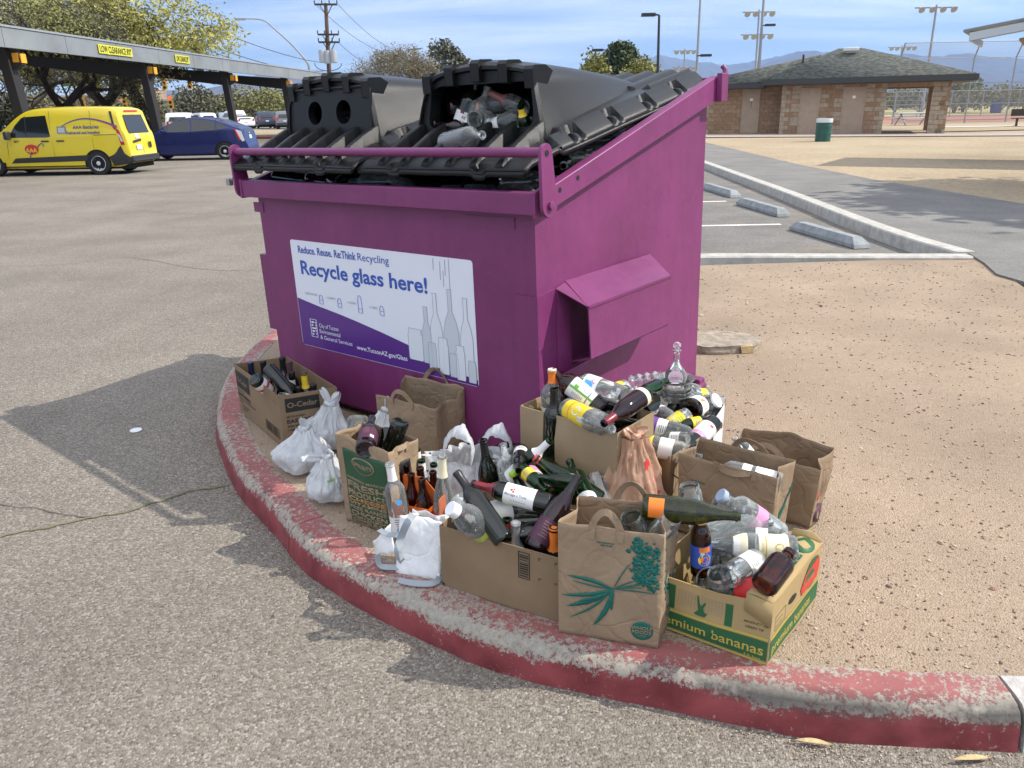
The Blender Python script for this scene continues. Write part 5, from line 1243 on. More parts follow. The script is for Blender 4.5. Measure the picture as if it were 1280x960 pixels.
# ---------------------------------------------------------------- orange six-pack carrier
CARO = flat('carrier_orange_card', (.62, .13, .02), .5)
zc_ = G+.125; tl = gp(500, 634, zc_); tr_ = gp(547, 634, zc_)
Yv = tl-tr_; Yv.z = 0; ang = 158
T6 = Vector((-.365, 2.615, zc_))+dirv(-22, .09)+dirv(248, .067)
def exC(b, L_, R_, lx, ly, h):
    txt_on(b, L_, 'Rock', .052, .045, .048, PAPER_W, .025, xs=.95); b.mat(YEL)
    for k in range(7): a = k*.9; b.poly([L_(ly-.028+x, .055+y, .002) for x, y in ((0, 0), (.022*math.cos(a), .03*math.sin(a)), (.022*math.cos(a+.35), .03*math.sin(a+.35)))])
cc = carton('bottle_carrier', 'orange six-pack carrier of brown beer bottles behind the white gift bag', T6, T6+dirv(158, .185), T6+dirv(68, .135), G+.001, CARO, cat='bottle carrier', extras=exC)
b = MB(); b.mat(CARO); b.prism([(.065, 0, .0), (.065, .182, .0), (.065, .182, .16), (.065, .13, .215), (.065, .05, .215), (.065, 0, .16)], (.003, 0, 0))
b.bx((.002, .055, .003), (.128, .058, .13)); b.bx((.002, .112, .003), (.128, .115, .13))
b.build('handle_panel', cc)
cpos = cc.matrix_world

# ================================================================ bottles in their places (pixel + height of mouth and butt)
def bot(kind, gm, m, u, label, anchor='mid', **k):
    a = bz(*m); c = bz(*u); d = a-c; Ht = max(z for _, z in prof_of(kind)); Ln = min(1.12*Ht, max(.88*Ht, d.length))
    if anchor == 'm': o_ = a-d.normalized()*Ln
    elif anchor == 'b': o_ = c
    else: o_ = (a+c)/2-d.normalized()*Ln/2
    return bottle(kind, gm, None, d, label, butt=o_, length=Ln, **k)
def upr(kind, gm, m, label, tx=0, ty=0, **k):   # upright, mouth at pixel+height, slight lean
    a = bz(*m); d = Vector((tx, ty, 1)).normalized(); Ht = max(z for _, z in prof_of(kind))
    return bottle(kind, gm, None, d, label, butt=a-d*Ht, **k)
FB = flat('black_foil', (.012, .012, .014), .35); FPK = flat('dusty_rose_foil', (.22, .10, .10), .4); FBR = flat('brown_foil', (.10, .05, .05), .4); FN = flat('navy_foil', (.015, .02, .05), .35)
LIME_L = flat('pale_lime_label', (.42, .50, .08)); GOLDL = flat('gold_print', (.50, .38, .10))
# mop box
z = .39
mop = 'bottles in the mop box'
upr('wine', G_dark, (313, 453, z+.01), 'dark bottle with plain black neck nearest the left corner of the mop box', .02, -.02, foil=(.225, .3015, FN, True), group=mop)
upr('wine', G_dark, (328.5, 451, z+.02), 'black necked wine bottle second from the left in the mop box', .0, .02, foil=(.225, .3015, FB, True), group=mop)
upr('wine', G_dark, (352.5, 447, z+.02), 'black necked wine bottle standing by the rear corner of the mop box', 0, 0, foil=(.225, .3015, FB, True), group=mop)
upr('wine', G_dark, (361.5, 452, z+.015), 'wine bottle with dull brown foil beside the rear corner of the mop box', .02, 0, foil=(.225, .3015, FBR, True), group=mop)
bot('wine', G_dark, (370, 500, z-.07), (338, 463, z+.03), 'dark wine bottle lying slantwise butt up in the mop box', group=mop)
upr('wine', G_dark, (364.5, 465, z-.01), 'dark bottle with a white collar and black cap in the mop box', .05, .02, foil=(.235, .262, PAPER_W), cap=(FB, .017, .03), group=mop)
upr('wine', G_olive, (379.5, 466, z+.01), 'green wine bottle with bright yellow neck foil in the mop box', -.03, 0, foil=(.225, .296, YEL), cap=(FBR, .0165, .008), group=mop)
upr('wine', G_dark, (391.5, 481, z-.015), 'low dark bottle at the right corner of the mop box', .05, 0, foil=(.225, .3015, FB, True), group=mop)
upr('wine', G_dark, (373, 484, z-.03), 'low dark bottle behind the near wall of the mop box', -.05, .03, foil=(.225, .3015, FB, True), group=mop)
bot('wine', G_dark, (352, 500, z-.13), (326, 480, z-.01), 'dark bottle with a pale red-striped label lying near the front wall of the mop box', labels=((.03, .15, PAPER_W, (('band', .03, .05, RED), ('band', .09, .10, RED))),), group=mop)
bot('wine', G_dark, (372, 492, z-.12), (347, 478, z-.03), 'bottle with yellow-green label under the slanted one in the mop box', labels=((.04, .12, YEL, (('band', .02, .05, GRNP),)),), group=mop)
bot('small', G_clear, (372, 500, z-.10), (352, 497, z-.05), 'small clear bottle with torn cream label by the near corner of the mop box', labels=((.02, .08, CREAM),), group=mop)
# produce bag
bot('burg', G_wine, (465, 523, .475), (457, 561, .455), 'plum coloured wine bottle with a barcode label on top of the produce bag', labels=((.035, .13, DPURP, (('band', .01, .03, PAPER_W, .006, .024), ('lines', -.015, .08, .03, 6, .008, FPK))),), foil=(.225, .2965, FB, True))
bot('spirit', G_smoke, (447, 585, .30), (447, 536, .43), 'smoky clear bottle lying butt up at the left in the produce bag')
bot('wine', G_dark, (478, 590, .30), (496, 540, .46), 'dark wine bottle slanting butt up at the right in the produce bag')
bot('wine', G_dark, (470, 600, .30), (482, 556, .40), 'dark bottle wedged in the middle of the produce bag')
# glass showing faintly through the knotted bags
for (c_, r_, hh, lb) in ((pc1+Vector((0, .04, 0)), .035, .07, 'by the mop box'), (pc2+Vector((-.03, .10, 0)), .03, .08, 'in the tall white bag'), (pc3+Vector((0, .03, 0)), .03, .07, 'in the small white bag')):
    bottle('jar', G_smoke, None, (.9, -.3, .2), 'grey jar lying inside the knotted bag '+lb, butt=Vector((c_.x-.06, c_.y+.01, G+.05)), cat='jar', name='glass_jar')
    bottle('beer', G_dark, None, (-.8, .2, .35), 'dark bottle lying inside the knotted bag '+lb, butt=Vector((c_.x+.075, c_.y-.03, G+.045)), length=.17)
# beer carrier
bm = [(508, 580), (499, 588), (514, 592), (525, 584), (527, 598), (541, 589)]
for i, (x, y) in enumerate(bm):
    upr('beer', G_brown, (x, y, G+.235-.006*(i % 3)), ['brown longneck beer bottle at the back left of the orange carrier', 'brown longneck at the left end of the orange carrier', 'brown longneck in the near left cell of the orange carrier', 'brown longneck at the back middle of the orange carrier', 'brown longneck in the near middle of the orange carrier', 'brown longneck at the right of the orange carrier'][i], rnd(-.04, .04), rnd(-.04, .04), group='beer bottles in the orange carrier')
gm_ = [(521, 560, 'green bottle with white paper neck at the back of the cluster behind the carrier'), (514, 570, 'green bottle with white neck wrap at the left of the cluster behind the carrier'), (527, 574, 'green bottle with torn white neck wrap in the middle of the cluster behind the carrier'), (535.6, 564.5, 'green bottle with white neck wrap behind the tall pale-label bottle'), (542, 579, 'green bottle with a low neck wrap nearest the pale-label bottle')]
for x, y, lb in gm_:
    upr('beer', G_green, (x, y, G+.225), lb, rnd(-.03, .03), rnd(-.03, .03), foil=(.160, .216, PAPER_W), group='green bottles behind the carrier')
upr('flute', G_clear, (552.5, 569, .455), 'tall clear bottle with pale yellow neck label hanging loose, right of the orange carrier', .02, -.02, foil=(.245, .318, CREAM), labels=((.03, .11, RED, (('band', .02, .03, ORG),)),))
upr('wine', G_clear, (486.7, 579, .435), 'rose wine bottle with white neck wrap and blue round sticker, left of the orange carrier', -.10, -.05, foil=(.235, .298, PAPER_W), labels=((.14, .141, PAPER_W, (('disc', .006, .02, .011, LBLUE),), .1), (.02, .10, PAPER_W, (('lines', 0, .07, .05, 6, .009, INK), ('disc', -.01, .03, .010, LBLUE)))))
# open white plastic bag
upr('burg', G_dark, (603.5, 549, .445), 'dark wine bottle standing up out of the open white plastic bag', -.12, .0, foil=(.235, .2965, FB))
bot('wine', G_dark, (650, 570, .27), (617, 583, .30), 'dark bottle lying between the open white bag and the shallow box', foil=(.225, .3015, FB, True))
bot('champ', G_dark, (652, 557, .24), (610, 572, .26), 'black bottle lying deep behind the open white bag')
# long low box
bx8 = 'bottles in the long low box'
bot('wine', G_dark, (578, 601, .49), (622, 664, .365), 'slim black bottle leaning steeply across the left of the long low box', foil=(.225, .3015, FB), group=bx8)
bot('wine', G_dark, (592, 605, .455), (686, 630, .42), 'wine bottle with white label and burgundy foil lying across the long low box', group=bx8, foil=(.205, .3015, BURG, True), spin=0.0,
    labels=((.055, .170, PAPER_W, (('text', 'Menage a Trois', -0.006, .110, .0135, INK, .01, True), ('disc', .016, .088, .0045, RED), ('disc', .010, .080, .0038, RED), ('disc', .020, .079, .0035, RED), ('lines', -.024, .08, .005, 6, .010, INK))),))
bot('burg', G_wine, (724, 594, .51), (668, 686, .325), 'big dark bottle with plum label slanting up rightwards from the long low box', anchor='m', foil=(.225, .2965, FB), labels=((.025, .11, DPURP, (('lines', 0, .07, .04, 6, .010, FPK),)),), group=bx8)
bot('jug', G_clear, (575, 642, .425), (612, 662, .34), 'clear jug with a white screw cap at the left end of the long low box', cap=(WPLAS, .027, .03), labels=((.02, .10, LIME_L, ()),), group=bx8, name='jug', cat='jug')
bot('jar', G_clear, (572, 628, .36), (595, 650, .32), 'clear jar behind the white-capped jug', group=bx8, name='glass_jar', cat='jar')
upr('wine', G_dark, (634, 648, .385), 'bottle with red neck foil standing in the middle of the long low box', 0, .05, foil=(.215, .290, RED), group=bx8)
upr('wine', G_smoke, (644.5, 653, .385), 'bottle with silver neck foil beside the red foil one in the long low box', .05, -.06, foil=(.215, .298, SILV, True), group=bx8)
upr('wine', G_dark, (692.5, 659, .40), 'dark bottle with orange neck foil at the right end of the long low box', .03, -.05, foil=(.225, .298, ORG, True), labels=((.17, .19, PAPER_W),), group=bx8)
upr('wine', G_dark, (713, 648, .40), 'dark bottle with black neck next to the orange foil bottle', .02, .0, foil=(.225, .298, FB, True), group=bx8)
bot('wine', G_dark, (655, 668, .33), (690, 660, .33), 'dark bottle lying under the plum label bottle in the long low box', group=bx8)
bot('wine', G_dark, (600, 660, .30), (672, 650, .33), 'dark bottle deep under the white label bottle in the long low box', group=bx8)
bot('spirit', G_smoke, (660, 632, .36), (625, 640, .36), 'smoky clear bottle with torn label under the white label bottle', labels=((.04, .12, PAPER_W),), group=bx8)
bot('champ', G_dark, (700, 690, .27), (630, 665, .27), 'black bottle at the bottom of the long low box near its front wall', group=bx8)
bot('wine', G_dark, (560, 665, .25), (640, 690, .24), 'dark bottle on the floor of the long low box', group=bx8)
bot('wine', G_dark, (655, 640, .30), (718, 665, .29), 'dark bottle low at the right end of the long low box', group=bx8)
# shallow box of green bottles
bx9 = 'bottles in the shallow box'
bot('wine', G_green, (688, 550, .475), (645, 592, .33), 'green bottle with white neck wrap and red-white label leaning up left of the tall box', anchor='m', foil=(.215, .288, PAPER_W), labels=((.05, .13, PAPER_W, (('disc', .0, .04, .016, RED),)),), group=bx9)
bot('champ', G_green, (676, 577, .42), (742, 622, .31), 'green swing-top bottle with round red and white label by the shallow box', labels=((.085, .175, G_green, (('disc', 0, .04, .043, CREAM), ('disc', 0, .04, .034, RED), ('disc', 0, .04, .027, CREAM), ('disc', 0, .045, .020, RED)), .1),), cap=(flat('swing_stopper_red', (.55, .05, .05), .4), .016, .022), group=bx9)
bot('wine', G_dark, (640, 568, .37), (684, 618, .33), 'dark bottle with pink and white label lying in the shallow box', labels=((.04, .15, PAPER_W, (('band', .07, .11, PINK),)),), group=bx9)
bot('wine', G_green, (655, 600, .28), (720, 610, .28), 'green bottle low under the swing-top bottle', group=bx9)
bot('small', G_green, (645, 598, .35), (660, 625, .27), 'small green bottle with lime green cap in the shallow box', cap=(LIME, .019, .016), group=bx9)
bot('spirit', G_clear, (633, 577, .37), (640, 610, .30), 'clear bottle at the left corner of the shallow box', group=bx9)
bot('champ', G_olive, (700, 590, .30), (662, 575, .33), 'olive green bottle behind the swing-top bottle', group=bx9)
bot('wine', G_green, (715, 640, .24), (655, 630, .24), 'green bottle on the floor of the shallow box', group=bx9)
bot('jar', G_clear, (745, 600, .33), (752, 622, .28), 'clear jar at the right end of the shallow box', group=bx9, name='glass_jar', cat='jar')
# tall box
bxa = 'bottles in the tall box'; z = .522
upr('spirit', G_clear, (690, 462, .655), 'clear liquor bottle with orange neck foil at the left corner of the tall box', -.03, .03, foil=(.232, .278, ORG), cap=(CREAM, .017, .008), labels=((.04, .14, CREAM, (('band', .02, .04, ORG),)),), group=bxa)
bot('spirit', G_brown, (699, 470, .63), (744, 505, .54), 'brown bottle with white label and green stripe lying across the tall box', labels=((.055, .175, PAPER_W, (('band', .02, .026, INK, -.03, .03), ('lines', .02, .05, .02, 1, .01, INK), ('band', .000, .118, GRNP, -.006, .004), ('band', .08, .10, GRNP, .004, .02), ('lines', -.022, .09, .02, 7, .008, INK))),), group=bxa)
upr('wine', G_dark, (693, 485, .62), 'dark bottle with black neck standing at the front left of the tall box', .03, -.03, group=bxa, foil=(.225, .3015, FB))
bot('spirit', G_clear, (760, 535, .535), (709, 511, .535), 'clear bottle with yellow and grey label lying along the front wall of the tall box', labels=((.03, .16, YEL, (('band', .035, .040, ORG), ('disc', -.01, .08, .022, PAPER_W), ('band', .1, .13, PAPER_W, .01, .03), ('lines', .02, .125, .018, 5, .006, INK))),), group=bxa)
bot('spirit', G_clear, (722, 476, .60), (781, 496, .575), 'wide clear bottle with torn blue and pink label at the back of the tall box', anchor='b', labels=((.12, .19, PAPER_W, (('band', .02, .06, LBLUE, -.03, .02), ('disc', .02, .02, .012, PINK)), 3.0),), group=bxa)
bot('burg', G_wine, (754, 530, .57), (800, 498, .60), 'dark bottle with cream band and burgundy foil pointing at the viewer, in the tall box', anchor='m', foil=(.225, .2965, BURG), labels=((.02, .045, CREAM),), group=bxa)
upr('beer', G_dark, (783, 483, .60), 'dark bottle with white and red label at the back right of the tall box', .3, -.2, labels=((.1, .13, PAPER_W, (('band', .01, .015, RED),)),), group=bxa)
bot('wine', G_dark, (790, 527, .49), (730, 520, .50), 'dark bottle under the cream banded bottle in the tall box', group=bxa)
bot('wine', G_dark, (725, 500, .52), (790, 515, .50), 'dark bottle lying deep at the right of the tall box', group=bxa)
bot('small', G_brown, (728, 517, .53), (745, 505, .50), 'brown bottle mouth peeping out in the middle of the tall box', group=bxa)
bot('spirit', G_clear, (765, 537, .545), (735, 520, .50), 'clear bottle mouth at the near corner of the tall box', group=bxa)
bot('wine', G_dark, (670, 510, .45), (740, 530, .42), 'dark bottle under the yellow labelled one', group=bxa)
bot('champ', G_smoke, (742, 486, .56), (700, 500, .53), 'smoky clear bottle between the brown and black necked bottles', group=bxa)
# white box with dishes, decanter and jars
def wavy(label, m, u, r_):
    a, c = bz(*m), bz(*u); d = a-c; root = thing('wavy_vase', label, 'vase', mw=axisframe(c, d)); b = MB(); b.mat(G_clear); L_ = d.length
    def fn(i, j): 
        q = j; th_ = i*6.28318; rr = r_*(.72+.30*q+.10*math.sin(q*26))*(1+.05*math.cos(th_*10)*(.3+q)); return Vector((rr*math.cos(th_), rr*math.sin(th_), L_*q+.006*math.cos(th_*5)*q))
    b.grid(fn, 60, 40, cu=True); b.build('glass_body', root, sharp=180); b = MB(); b.mat(G_clear); b.lathe([(0, 0), (r_*.72, .001)], 30); b.build('base', root); return root
wavy('frosted wavy glass vase lying behind the tall box', (826, 478, .50), (786, 480, .49), .045)
def dish(i, c, r_):
    root = thing('glass_dish', ['lowest ridged glass dish of the stack in the white box', 'second glass dish from the bottom of the stack in the white box', 'third glass dish from the bottom of the stack in the white box', 'wide flared glass dish on top of the stack, under the decanter'][i], 'dish', loc=c, group='stacked glass dishes')
    b = MB(); b.mat(G_clear); pts = [(0, .001), (r_*.6, .0), (r_*.66, .004), (r_*.80, .020), (r_*.98, .030), (r_, .033), (r_*.97, .034), (r_*.78, .024), (r_*.62, .008), (0, .006)] if i < 3 else [(0, .0), (r_*.72, 0), (r_*.76, .01), (r_*.80, .03), (r_*1.02, .046), (r_*1.03, .049), (r_*.99, .048), (r_*.75, .032), (r_*.7, .006), (0, .005)]
    b.lathe(pts, 40); b.build('glass_body', root)
dc = bz(843, 498, .44)
for i in range(4): dish(i, dc+Vector((0, 0, .018*i-.01)), .070 if i < 3 else .078)
dt = dc+Vector((0, 0, .062)); 
bottle('decanter', G_clear, None, (0, 0, 1), 'clear cut glass decanter with a faceted stopper standing on the stacked dishes', cat='decanter', butt=dt, length=.150, name='decanter')
b = MB(); b.mat(G_clear); b.lathe([(0, 0), (.008, .002), (.009, .010), (.016, .018), (.016, .028), (.009, .036), (0, .038)], 8, Matrix.Translation(dt+Vector((0, 0, .146)))); tag(b.build('glass_stopper', sharp=20), 'faceted glass stopper on the tall decanter', 'stopper')
bxw = 'bottles in the white box and bowed box'
bot('jar', G_smoke, (850, 492, .44), (872, 503, .40), 'clear tumbler jar on its side in front of the white box', group=bxw, name='glass_jar', cat='jar')
bot('jar', G_clear, (893, 502, .42), (872, 512, .37), 'jar with white lid at the right side of the bowed box', cap=(WPLAS, .037, .012), group=bxw, name='glass_jar', cat='jar')
bot('amber', G_brown, (892, 500, .37), (861, 513, .42), 'round brown bottle showing its butt, orange and white label, in the bowed box', anchor='b', labels=((.03, .095, PAPER_W, (('disc', 0, .03, .022, ORG),)),), group=bxw)
bot('wine', G_dark, (812, 500, .40), (848, 512, .40), 'dark bottle with white label at the back of the bowed box', labels=((.04, .11, PAPER_W, (('lines', 0, .05, .03, 4, .010, INK),)),), anchor='b', group=bxw)
bot('spirit', G_clear, (845, 530, .40), (808, 508, .40), 'clear bottle with yellow and orange cap band and white label in the bowed box', labels=((.03, .06, YEL), (.06, .08, ORG), (.09, .15, PAPER_W, (('lines', 0, .05, .04, 5, .008, YEL),))), group=bxw)
bot('jar', G_clear, (856, 520, .40), (838, 533, .37), 'jar with yellow label and dark contents lying in the bowed box', labels=((.02, .09, YEL, (('lines', 0, .05, .04, 3, .012, GRNP),)),), group=bxw, name='glass_jar', cat='jar')
bot('spirit', G_smoke, (870, 548, .375), (815, 533, .40), 'dark filled bottle with purple label lying at the front of the bowed box', labels=((.02, .065, PURP), (.065, .11, PAPER_W, (('lines', 0, .04, .05, 4, .009, INK),))), group=bxw)
bot('wine', G_dark, (845, 575, .33), (892, 528, .39), 'dark bottle with pink and white label at the right of the bowed box', anchor='b', labels=((.05, .15, PAPER_W, (('band', .075, .10, PINK), ('lines', 0, .03, .03, 3, .009, RED), ('band', .01, .02, RED, -.015, .0))),), group=bxw)
bot('spirit', G_clear, (855, 566, .375), (818, 558, .385), 'clear bottle with yellow label at the near wall of the bowed box', labels=((.02, .07, YEL, (('band', .02, .03, GRNP),)), (.10, .16, PAPER_W)), group=bxw)
bot('amber', G_brown, (880, 540, .36), (890, 510, .34), 'amber bottle half hidden under the round brown bottle', group=bxw)
bot('champ', G_green, (830, 512, .36), (868, 520, .36), 'green bottle end in the middle of the bowed box', group=bxw)
bot('wine', G_dark, (810, 530, .33), (875, 545, .33), 'dark bottle low in the bowed box', group=bxw)
bot('spirit', G_clear, (868, 535, .33), (812, 545, .33), 'clear bottle low in the bowed box', group=bxw)
rk = random.Random(21); cl = [(G_clear, 'clear'), (G_clear, 'clear'), (G_smoke, 'smoky clear'), (G_dark, 'dark'), (G_brown, 'brown'), (G_green, 'green')]
def fill(pts, z0, z1, kinds, where, grp, cl_=cl):
    for (x, y) in pts:
        gm, nm = rk.choice(cl_); kd = rk.choice(kinds); a = bz(x, y, rk.uniform(z0, z1)); d = Vector((rk.uniform(-1, 1), rk.uniform(-1, 1), rk.uniform(-.25, .25))); Ht = max(q[1] for q in prof_of(kd)); d.normalize()
        lb = ((.03, .03+rk.uniform(.03, .05), rk.choice((PAPER_W, CREAM, YEL, PAPER_W, DPURP)), (('lines', 0, .03, .04, 4, .008, INK),)),) if rk.random() < .55 and kd != 'jug' else ()
        bottle(kd, gm, None, d, 'one of the %s %s heaped %s' % (nm, 'jars' if kd == 'jar' else 'bottles', where), butt=a-d*Ht*.45, labels=lb, group=grp, length=Ht*.9, cat='jar' if kd == 'jar' else 'bottle')
fill([(812, 512), (828, 520), (845, 505), (862, 530), (838, 548), (870, 520), (852, 500), (880, 530)], .36, .40, ('jar', 'small', 'amber', 'small'), 'in the bowed box among the labelled ones', bxw)
fill([(885, 500), (872, 495), (860, 488)], .40, .43, ('jar', 'small'), 'at the rear of the white box', bxw)
fill([(820, 482), (800, 500), (770, 490), (748, 480), (712, 492)], .52, .57, ('small', 'jar', 'amber'), 'between the bigger bottles of the tall box', bxa)
fill([(650, 575), (700, 600), (725, 605), (668, 600)], .34, .40, ('small', 'wine', 'beer'), 'in the shallow box', bx9, [(G_green, 'green'), (G_dark, 'dark'), (G_green, 'green')])
fill([(604, 648), (668, 645), (700, 645)], .33, .36, ('beer', 'small'), 'among the others in the long low box', bx8, [(G_dark, 'dark')])
fill([(910, 650), (930, 655), (890, 655), (945, 675), (965, 665)], .34, .40, ('jar', 'small', 'jar'), 'at the back of the banana box', 'clear glass at the back of the banana box', [(G_clear, 'clear'), (G_smoke, 'smoky clear')])
fill([(925, 590)], .30, .33, ('jar', 'jar'), 'low in the open brown bag', 'glass in the open brown bag')
# paper bags at right
bot('spirit', G_clear, (898, 586, .40), (962, 602, .385), 'clear bottle with barcode label lying in the open brown paper bag', labels=((.02, .10, PAPER_W, (('lines', 0, .07, .05, 8, .006, INK),)), (.115, .15, PAPER_W)))
bot('small', G_clear, (918, 546, .45), (936, 568, .37), 'small clear bottle with white label sticking out of the crumpled far bag', anchor='m', labels=((.02, .09, PAPER_W, (('lines', 0, .05, .03, 4, .01, INK),)),))
# behind and above the front market bag
fr = 'clear jars round the front market bag'
bot('champ', G_olive, (926, 646, .50), (812, 634, .50), 'long green bottle lying across the front market bag and the banana box', anchor='m', foil=None, labels=((.02, .07, ORG, (), 1.6),))
bot('jar', G_clear, (862, 612, .46), (866, 640, .38), 'empty clear jar standing between the tan plastic bag and the open brown bag', group=fr, name='glass_jar', cat='jar')
bot('jar', G_clear, (905, 628, .43), (898, 650, .36), 'ridged clear jar behind the long green bottle', group=fr, name='glass_jar', cat='jar')
bot('jar', G_clear, (836, 650, .48), (822, 668, .42), 'clear jar lying inside the front market bag', group=fr, name='glass_jar', cat='jar')
bot('jar', G_smoke, (790, 650, .47), (800, 672, .40), 'smoky jar inside the front market bag', group=fr, name='glass_jar', cat='jar')
# beer bottle standing by the banana box
bottle('beer', G_brown, None, bz(875.5, 638, .50)-bz(876, 716, .285), 'brown beer bottle with blue and orange label at the left corner of the banana box', butt=bz(876, 716, .285), foil=(.176, .203, flat('gold_neck_label', (.70, .45, .12))), labels=((.035, .110, BLUEP, (('band', .055, .073, ORG, -.004, .03), ('disc', .012, .030, .020, YEL), ('disc', .012, .030, .012, ORG), ('disc', .010, .050, .012, LBLUE), ('disc', .006, .052, .006, CREAM))),))
# banana box
bb_ = 'clear glass in the banana box'
bot('spirit', G_clear, (952, 654, .40), (887, 668, .40), 'big clear bottle lying at the back of the banana box', group=bb_)
bot('champ', G_clear, (886, 680, .375), (995, 686, .375), 'clear sparkling wine bottle with pale gold label lying across the banana box', anchor='b', labels=((.03, .125, CREAM, (('band', .070, .074, GOLDL, -.04, .04), ('text', 'BRUT', 0, .078, .012, GOLDL, .01), ('disc', 0, .03, .014, GOLDL)), 3.2), (.185, .205, PAPER_W, (), 2.2)), foil=(.16, .20, CREAM), group=bb_)
bot('spirit', G_clear, (917.5, 630, .455), (958, 658, .37), 'clear bottle with pale blue screw cap and pink label behind the banana box glass', cap=(BLUCAP, .024, .016), labels=((.10, .15, PINK),), group=bb_)
bot('jar', G_clear, (907, 690, .36), (918, 708, .25), 'round shouldered clear flask with a narrow mouth in the middle of the banana box', group=bb_)
bot('jar', G_clear, (897, 716, .345), (905, 744, .25), 'open clear jar with red and white label in the front left of the banana box', anchor='m', labels=((.02, .06, PAPER_W, (('band', .01, .014, RED),)),), group=bb_, name='glass_jar', cat='jar')
bot('jar', G_clear, (911, 722, .345), (946, 700, .355), 'wide mouth jar lying mouth to the left in the banana box', labels=((.02, .07, PAPER_W, (('lines', 0, .04, .04, 4, .008, INK),), 2.2),), group=bb_, name='glass_jar', cat='jar')
bot('amber', G_brown, (987, 690, .415), (954, 733, .37), 'amber medicine bottle lying on the folded flap of the banana box', anchor='b', labels=((.02, .055, YEL, (), .5),), spin=2.6)
bot('jar', G_clear, (933, 742, .315), (962, 728, .27), 'jar with a red lid under the amber bottle', cap=(RED, .037, .012), group=bb_, name='glass_jar', cat='jar')
bot('jar', G_clear, (930, 668, .33), (958, 706, .30), 'clear jar under the gold labelled bottle', group=bb_, name='glass_jar', cat='jar')
bot('spirit', G_clear, (884, 700, .27), (960, 715, .25), 'clear bottle at the bottom of the banana box', group=bb_)
bot('wine', G_smoke, (975, 690, .24), (885, 730, .20), 'smoky clear wine bottle on the floor of the banana box', group=bb_)
bot('spirit', G_clear, (940, 720, .20), (995, 690, .20), 'clear square shouldered bottle under the amber bottle side', group=bb_)
bot('jar', G_clear, (886, 726, .31), (896, 733, .22), 'clear jar at the left end of the banana box', group=bb_, name='glass_jar', cat='jar')

# ---------------------------------------------------------------- glass inside the container
def dl(kind, gm, c, d, label, **k):   # container-local placement, c = middle
    a = DM @ Vector(c); dw = (DM.to_3x3() @ Vector(d)).normalized(); Ht = max(z for _, z in prof_of(kind))
    return bottle(kind, gm, None, dw, label, butt=a-dw*Ht/2, **k)
ho = 'bottles inside the open hood'
x0 = .445; y0 = .03
dl('jar', G_clear, (x0-.02, .235+y0, 1.405), (.25, -1, .05), 'clear jar lying mouth out in the middle of the open hood', group=ho, name='glass_jar', cat='jar')
dl('spirit', G_clear, (x0-.10, .30+y0, 1.41), (.35, .2, .9), 'clear bottle with white label leaning left of the jar in the open hood', labels=((.05, .13, PAPER_W, (('lines', 0, .07, .04, 6, .009, INK),)),), group=ho)
dl('wine', G_wine, (x0-.17, .30+y0, 1.37), (-.3, -.5, .1), 'dark bottle butt at the lower left of the open hood', group=ho)
dl('spirit', G_dark, (x0-.165, .31+y0, 1.44), (.3, .2, .85), 'bottle with white and burgundy chequered label at the left of the open hood', labels=((.06, .14, PAPER_W, (('text', 'RED', 0, .05, .016, DPURP, .02), ('text', 'BLEND', 0, .03, .013, DPURP, .02), ('band', .0, .008, BURG), ('band', .070, .08, BURG, -.03, -.01))),), group=ho)
dl('wine', G_smoke, (x0+.11, .33+y0, 1.455), (-1, -.1, .42), 'bottle with dusty pink foil pointing left near the top right of the open hood', foil=(.205, .3015, flat('dusty_pink_foil', (.34, .12, .11), .4), True), group=ho)
dl('small', G_green, (x0+.215, .24+y0, 1.385), (.0, -.35, .9), 'small pale green bottle with yellow neck at the right of the open hood', foil=(.115, .145, YEL), group=ho)
dl('spirit', G_smoke, (x0+.07, .30+y0, 1.385), (.9, .2, .35), 'clear bottle with white label right of the jar in the open hood', labels=((.04, .12, PAPER_W, (('lines', 0, .06, .04, 5, .009, INK),)),), group=ho)
dl('spirit', G_clear, (x0-.05, .36+y0, 1.46), (1, .1, .1), 'clear bottle lying across the back of the open hood', labels=((.05, .09, ORG, (('band', .01, .02, BURG),)),), group=ho)
for i, (c, d, gm) in enumerate([((x0+.12, .42, 1.42), (1, .3, .1), G_dark), ((x0, .46, 1.45), (-.8, .5, .2), G_dark), ((x0-.18, .45, 1.46), (.5, .8, 0), G_wine), ((x0+.2, .45, 1.46), (.1, 1, .1), G_dark), ((x0, .5, 1.38), (1, 0, .1), G_dark), ((x0+.16, .33, 1.36), (.8, -.3, -.1), G_smoke), ((x0-.2, .36, 1.33), (1, .2, .0), G_dark), ((x0+.05, .40, 1.33), (1, -.2, .1), G_dark)]):
    dl('wine', gm, c, d, ['dark bottle at the back right inside the open hood', 'dark bottle high at the back of the open hood', 'wine bottle at the back left of the open hood', 'dark bottle against the right cheek of the open hood', 'dark bottle lying crosswise deep in the open hood', 'smoky bottle low at the right of the open hood', 'dark bottle low at the left of the open hood', 'dark bottle under the heap in the open hood'][i], group=ho)
dl('spirit', G_clear, (x0+.035, .09, 1.335), (.95, -.25, .12), 'empty clear bottle lying on the ribbed lid below the open hood')
lh = 'bottles behind the round holes'
for i, xx in enumerate((-.64, -.39)):
    dl('spirit', (G_smoke, G_clear)[i], (xx+.03, .36, 1.40), (.5-1.1*i, .25, .45), ['bottle seen through the left round hole of the left hood', 'bottle with a white label seen through the right round hole of the left hood'][i], labels=((.05, .13, (INK, PAPER_W)[i]),), group=lh)
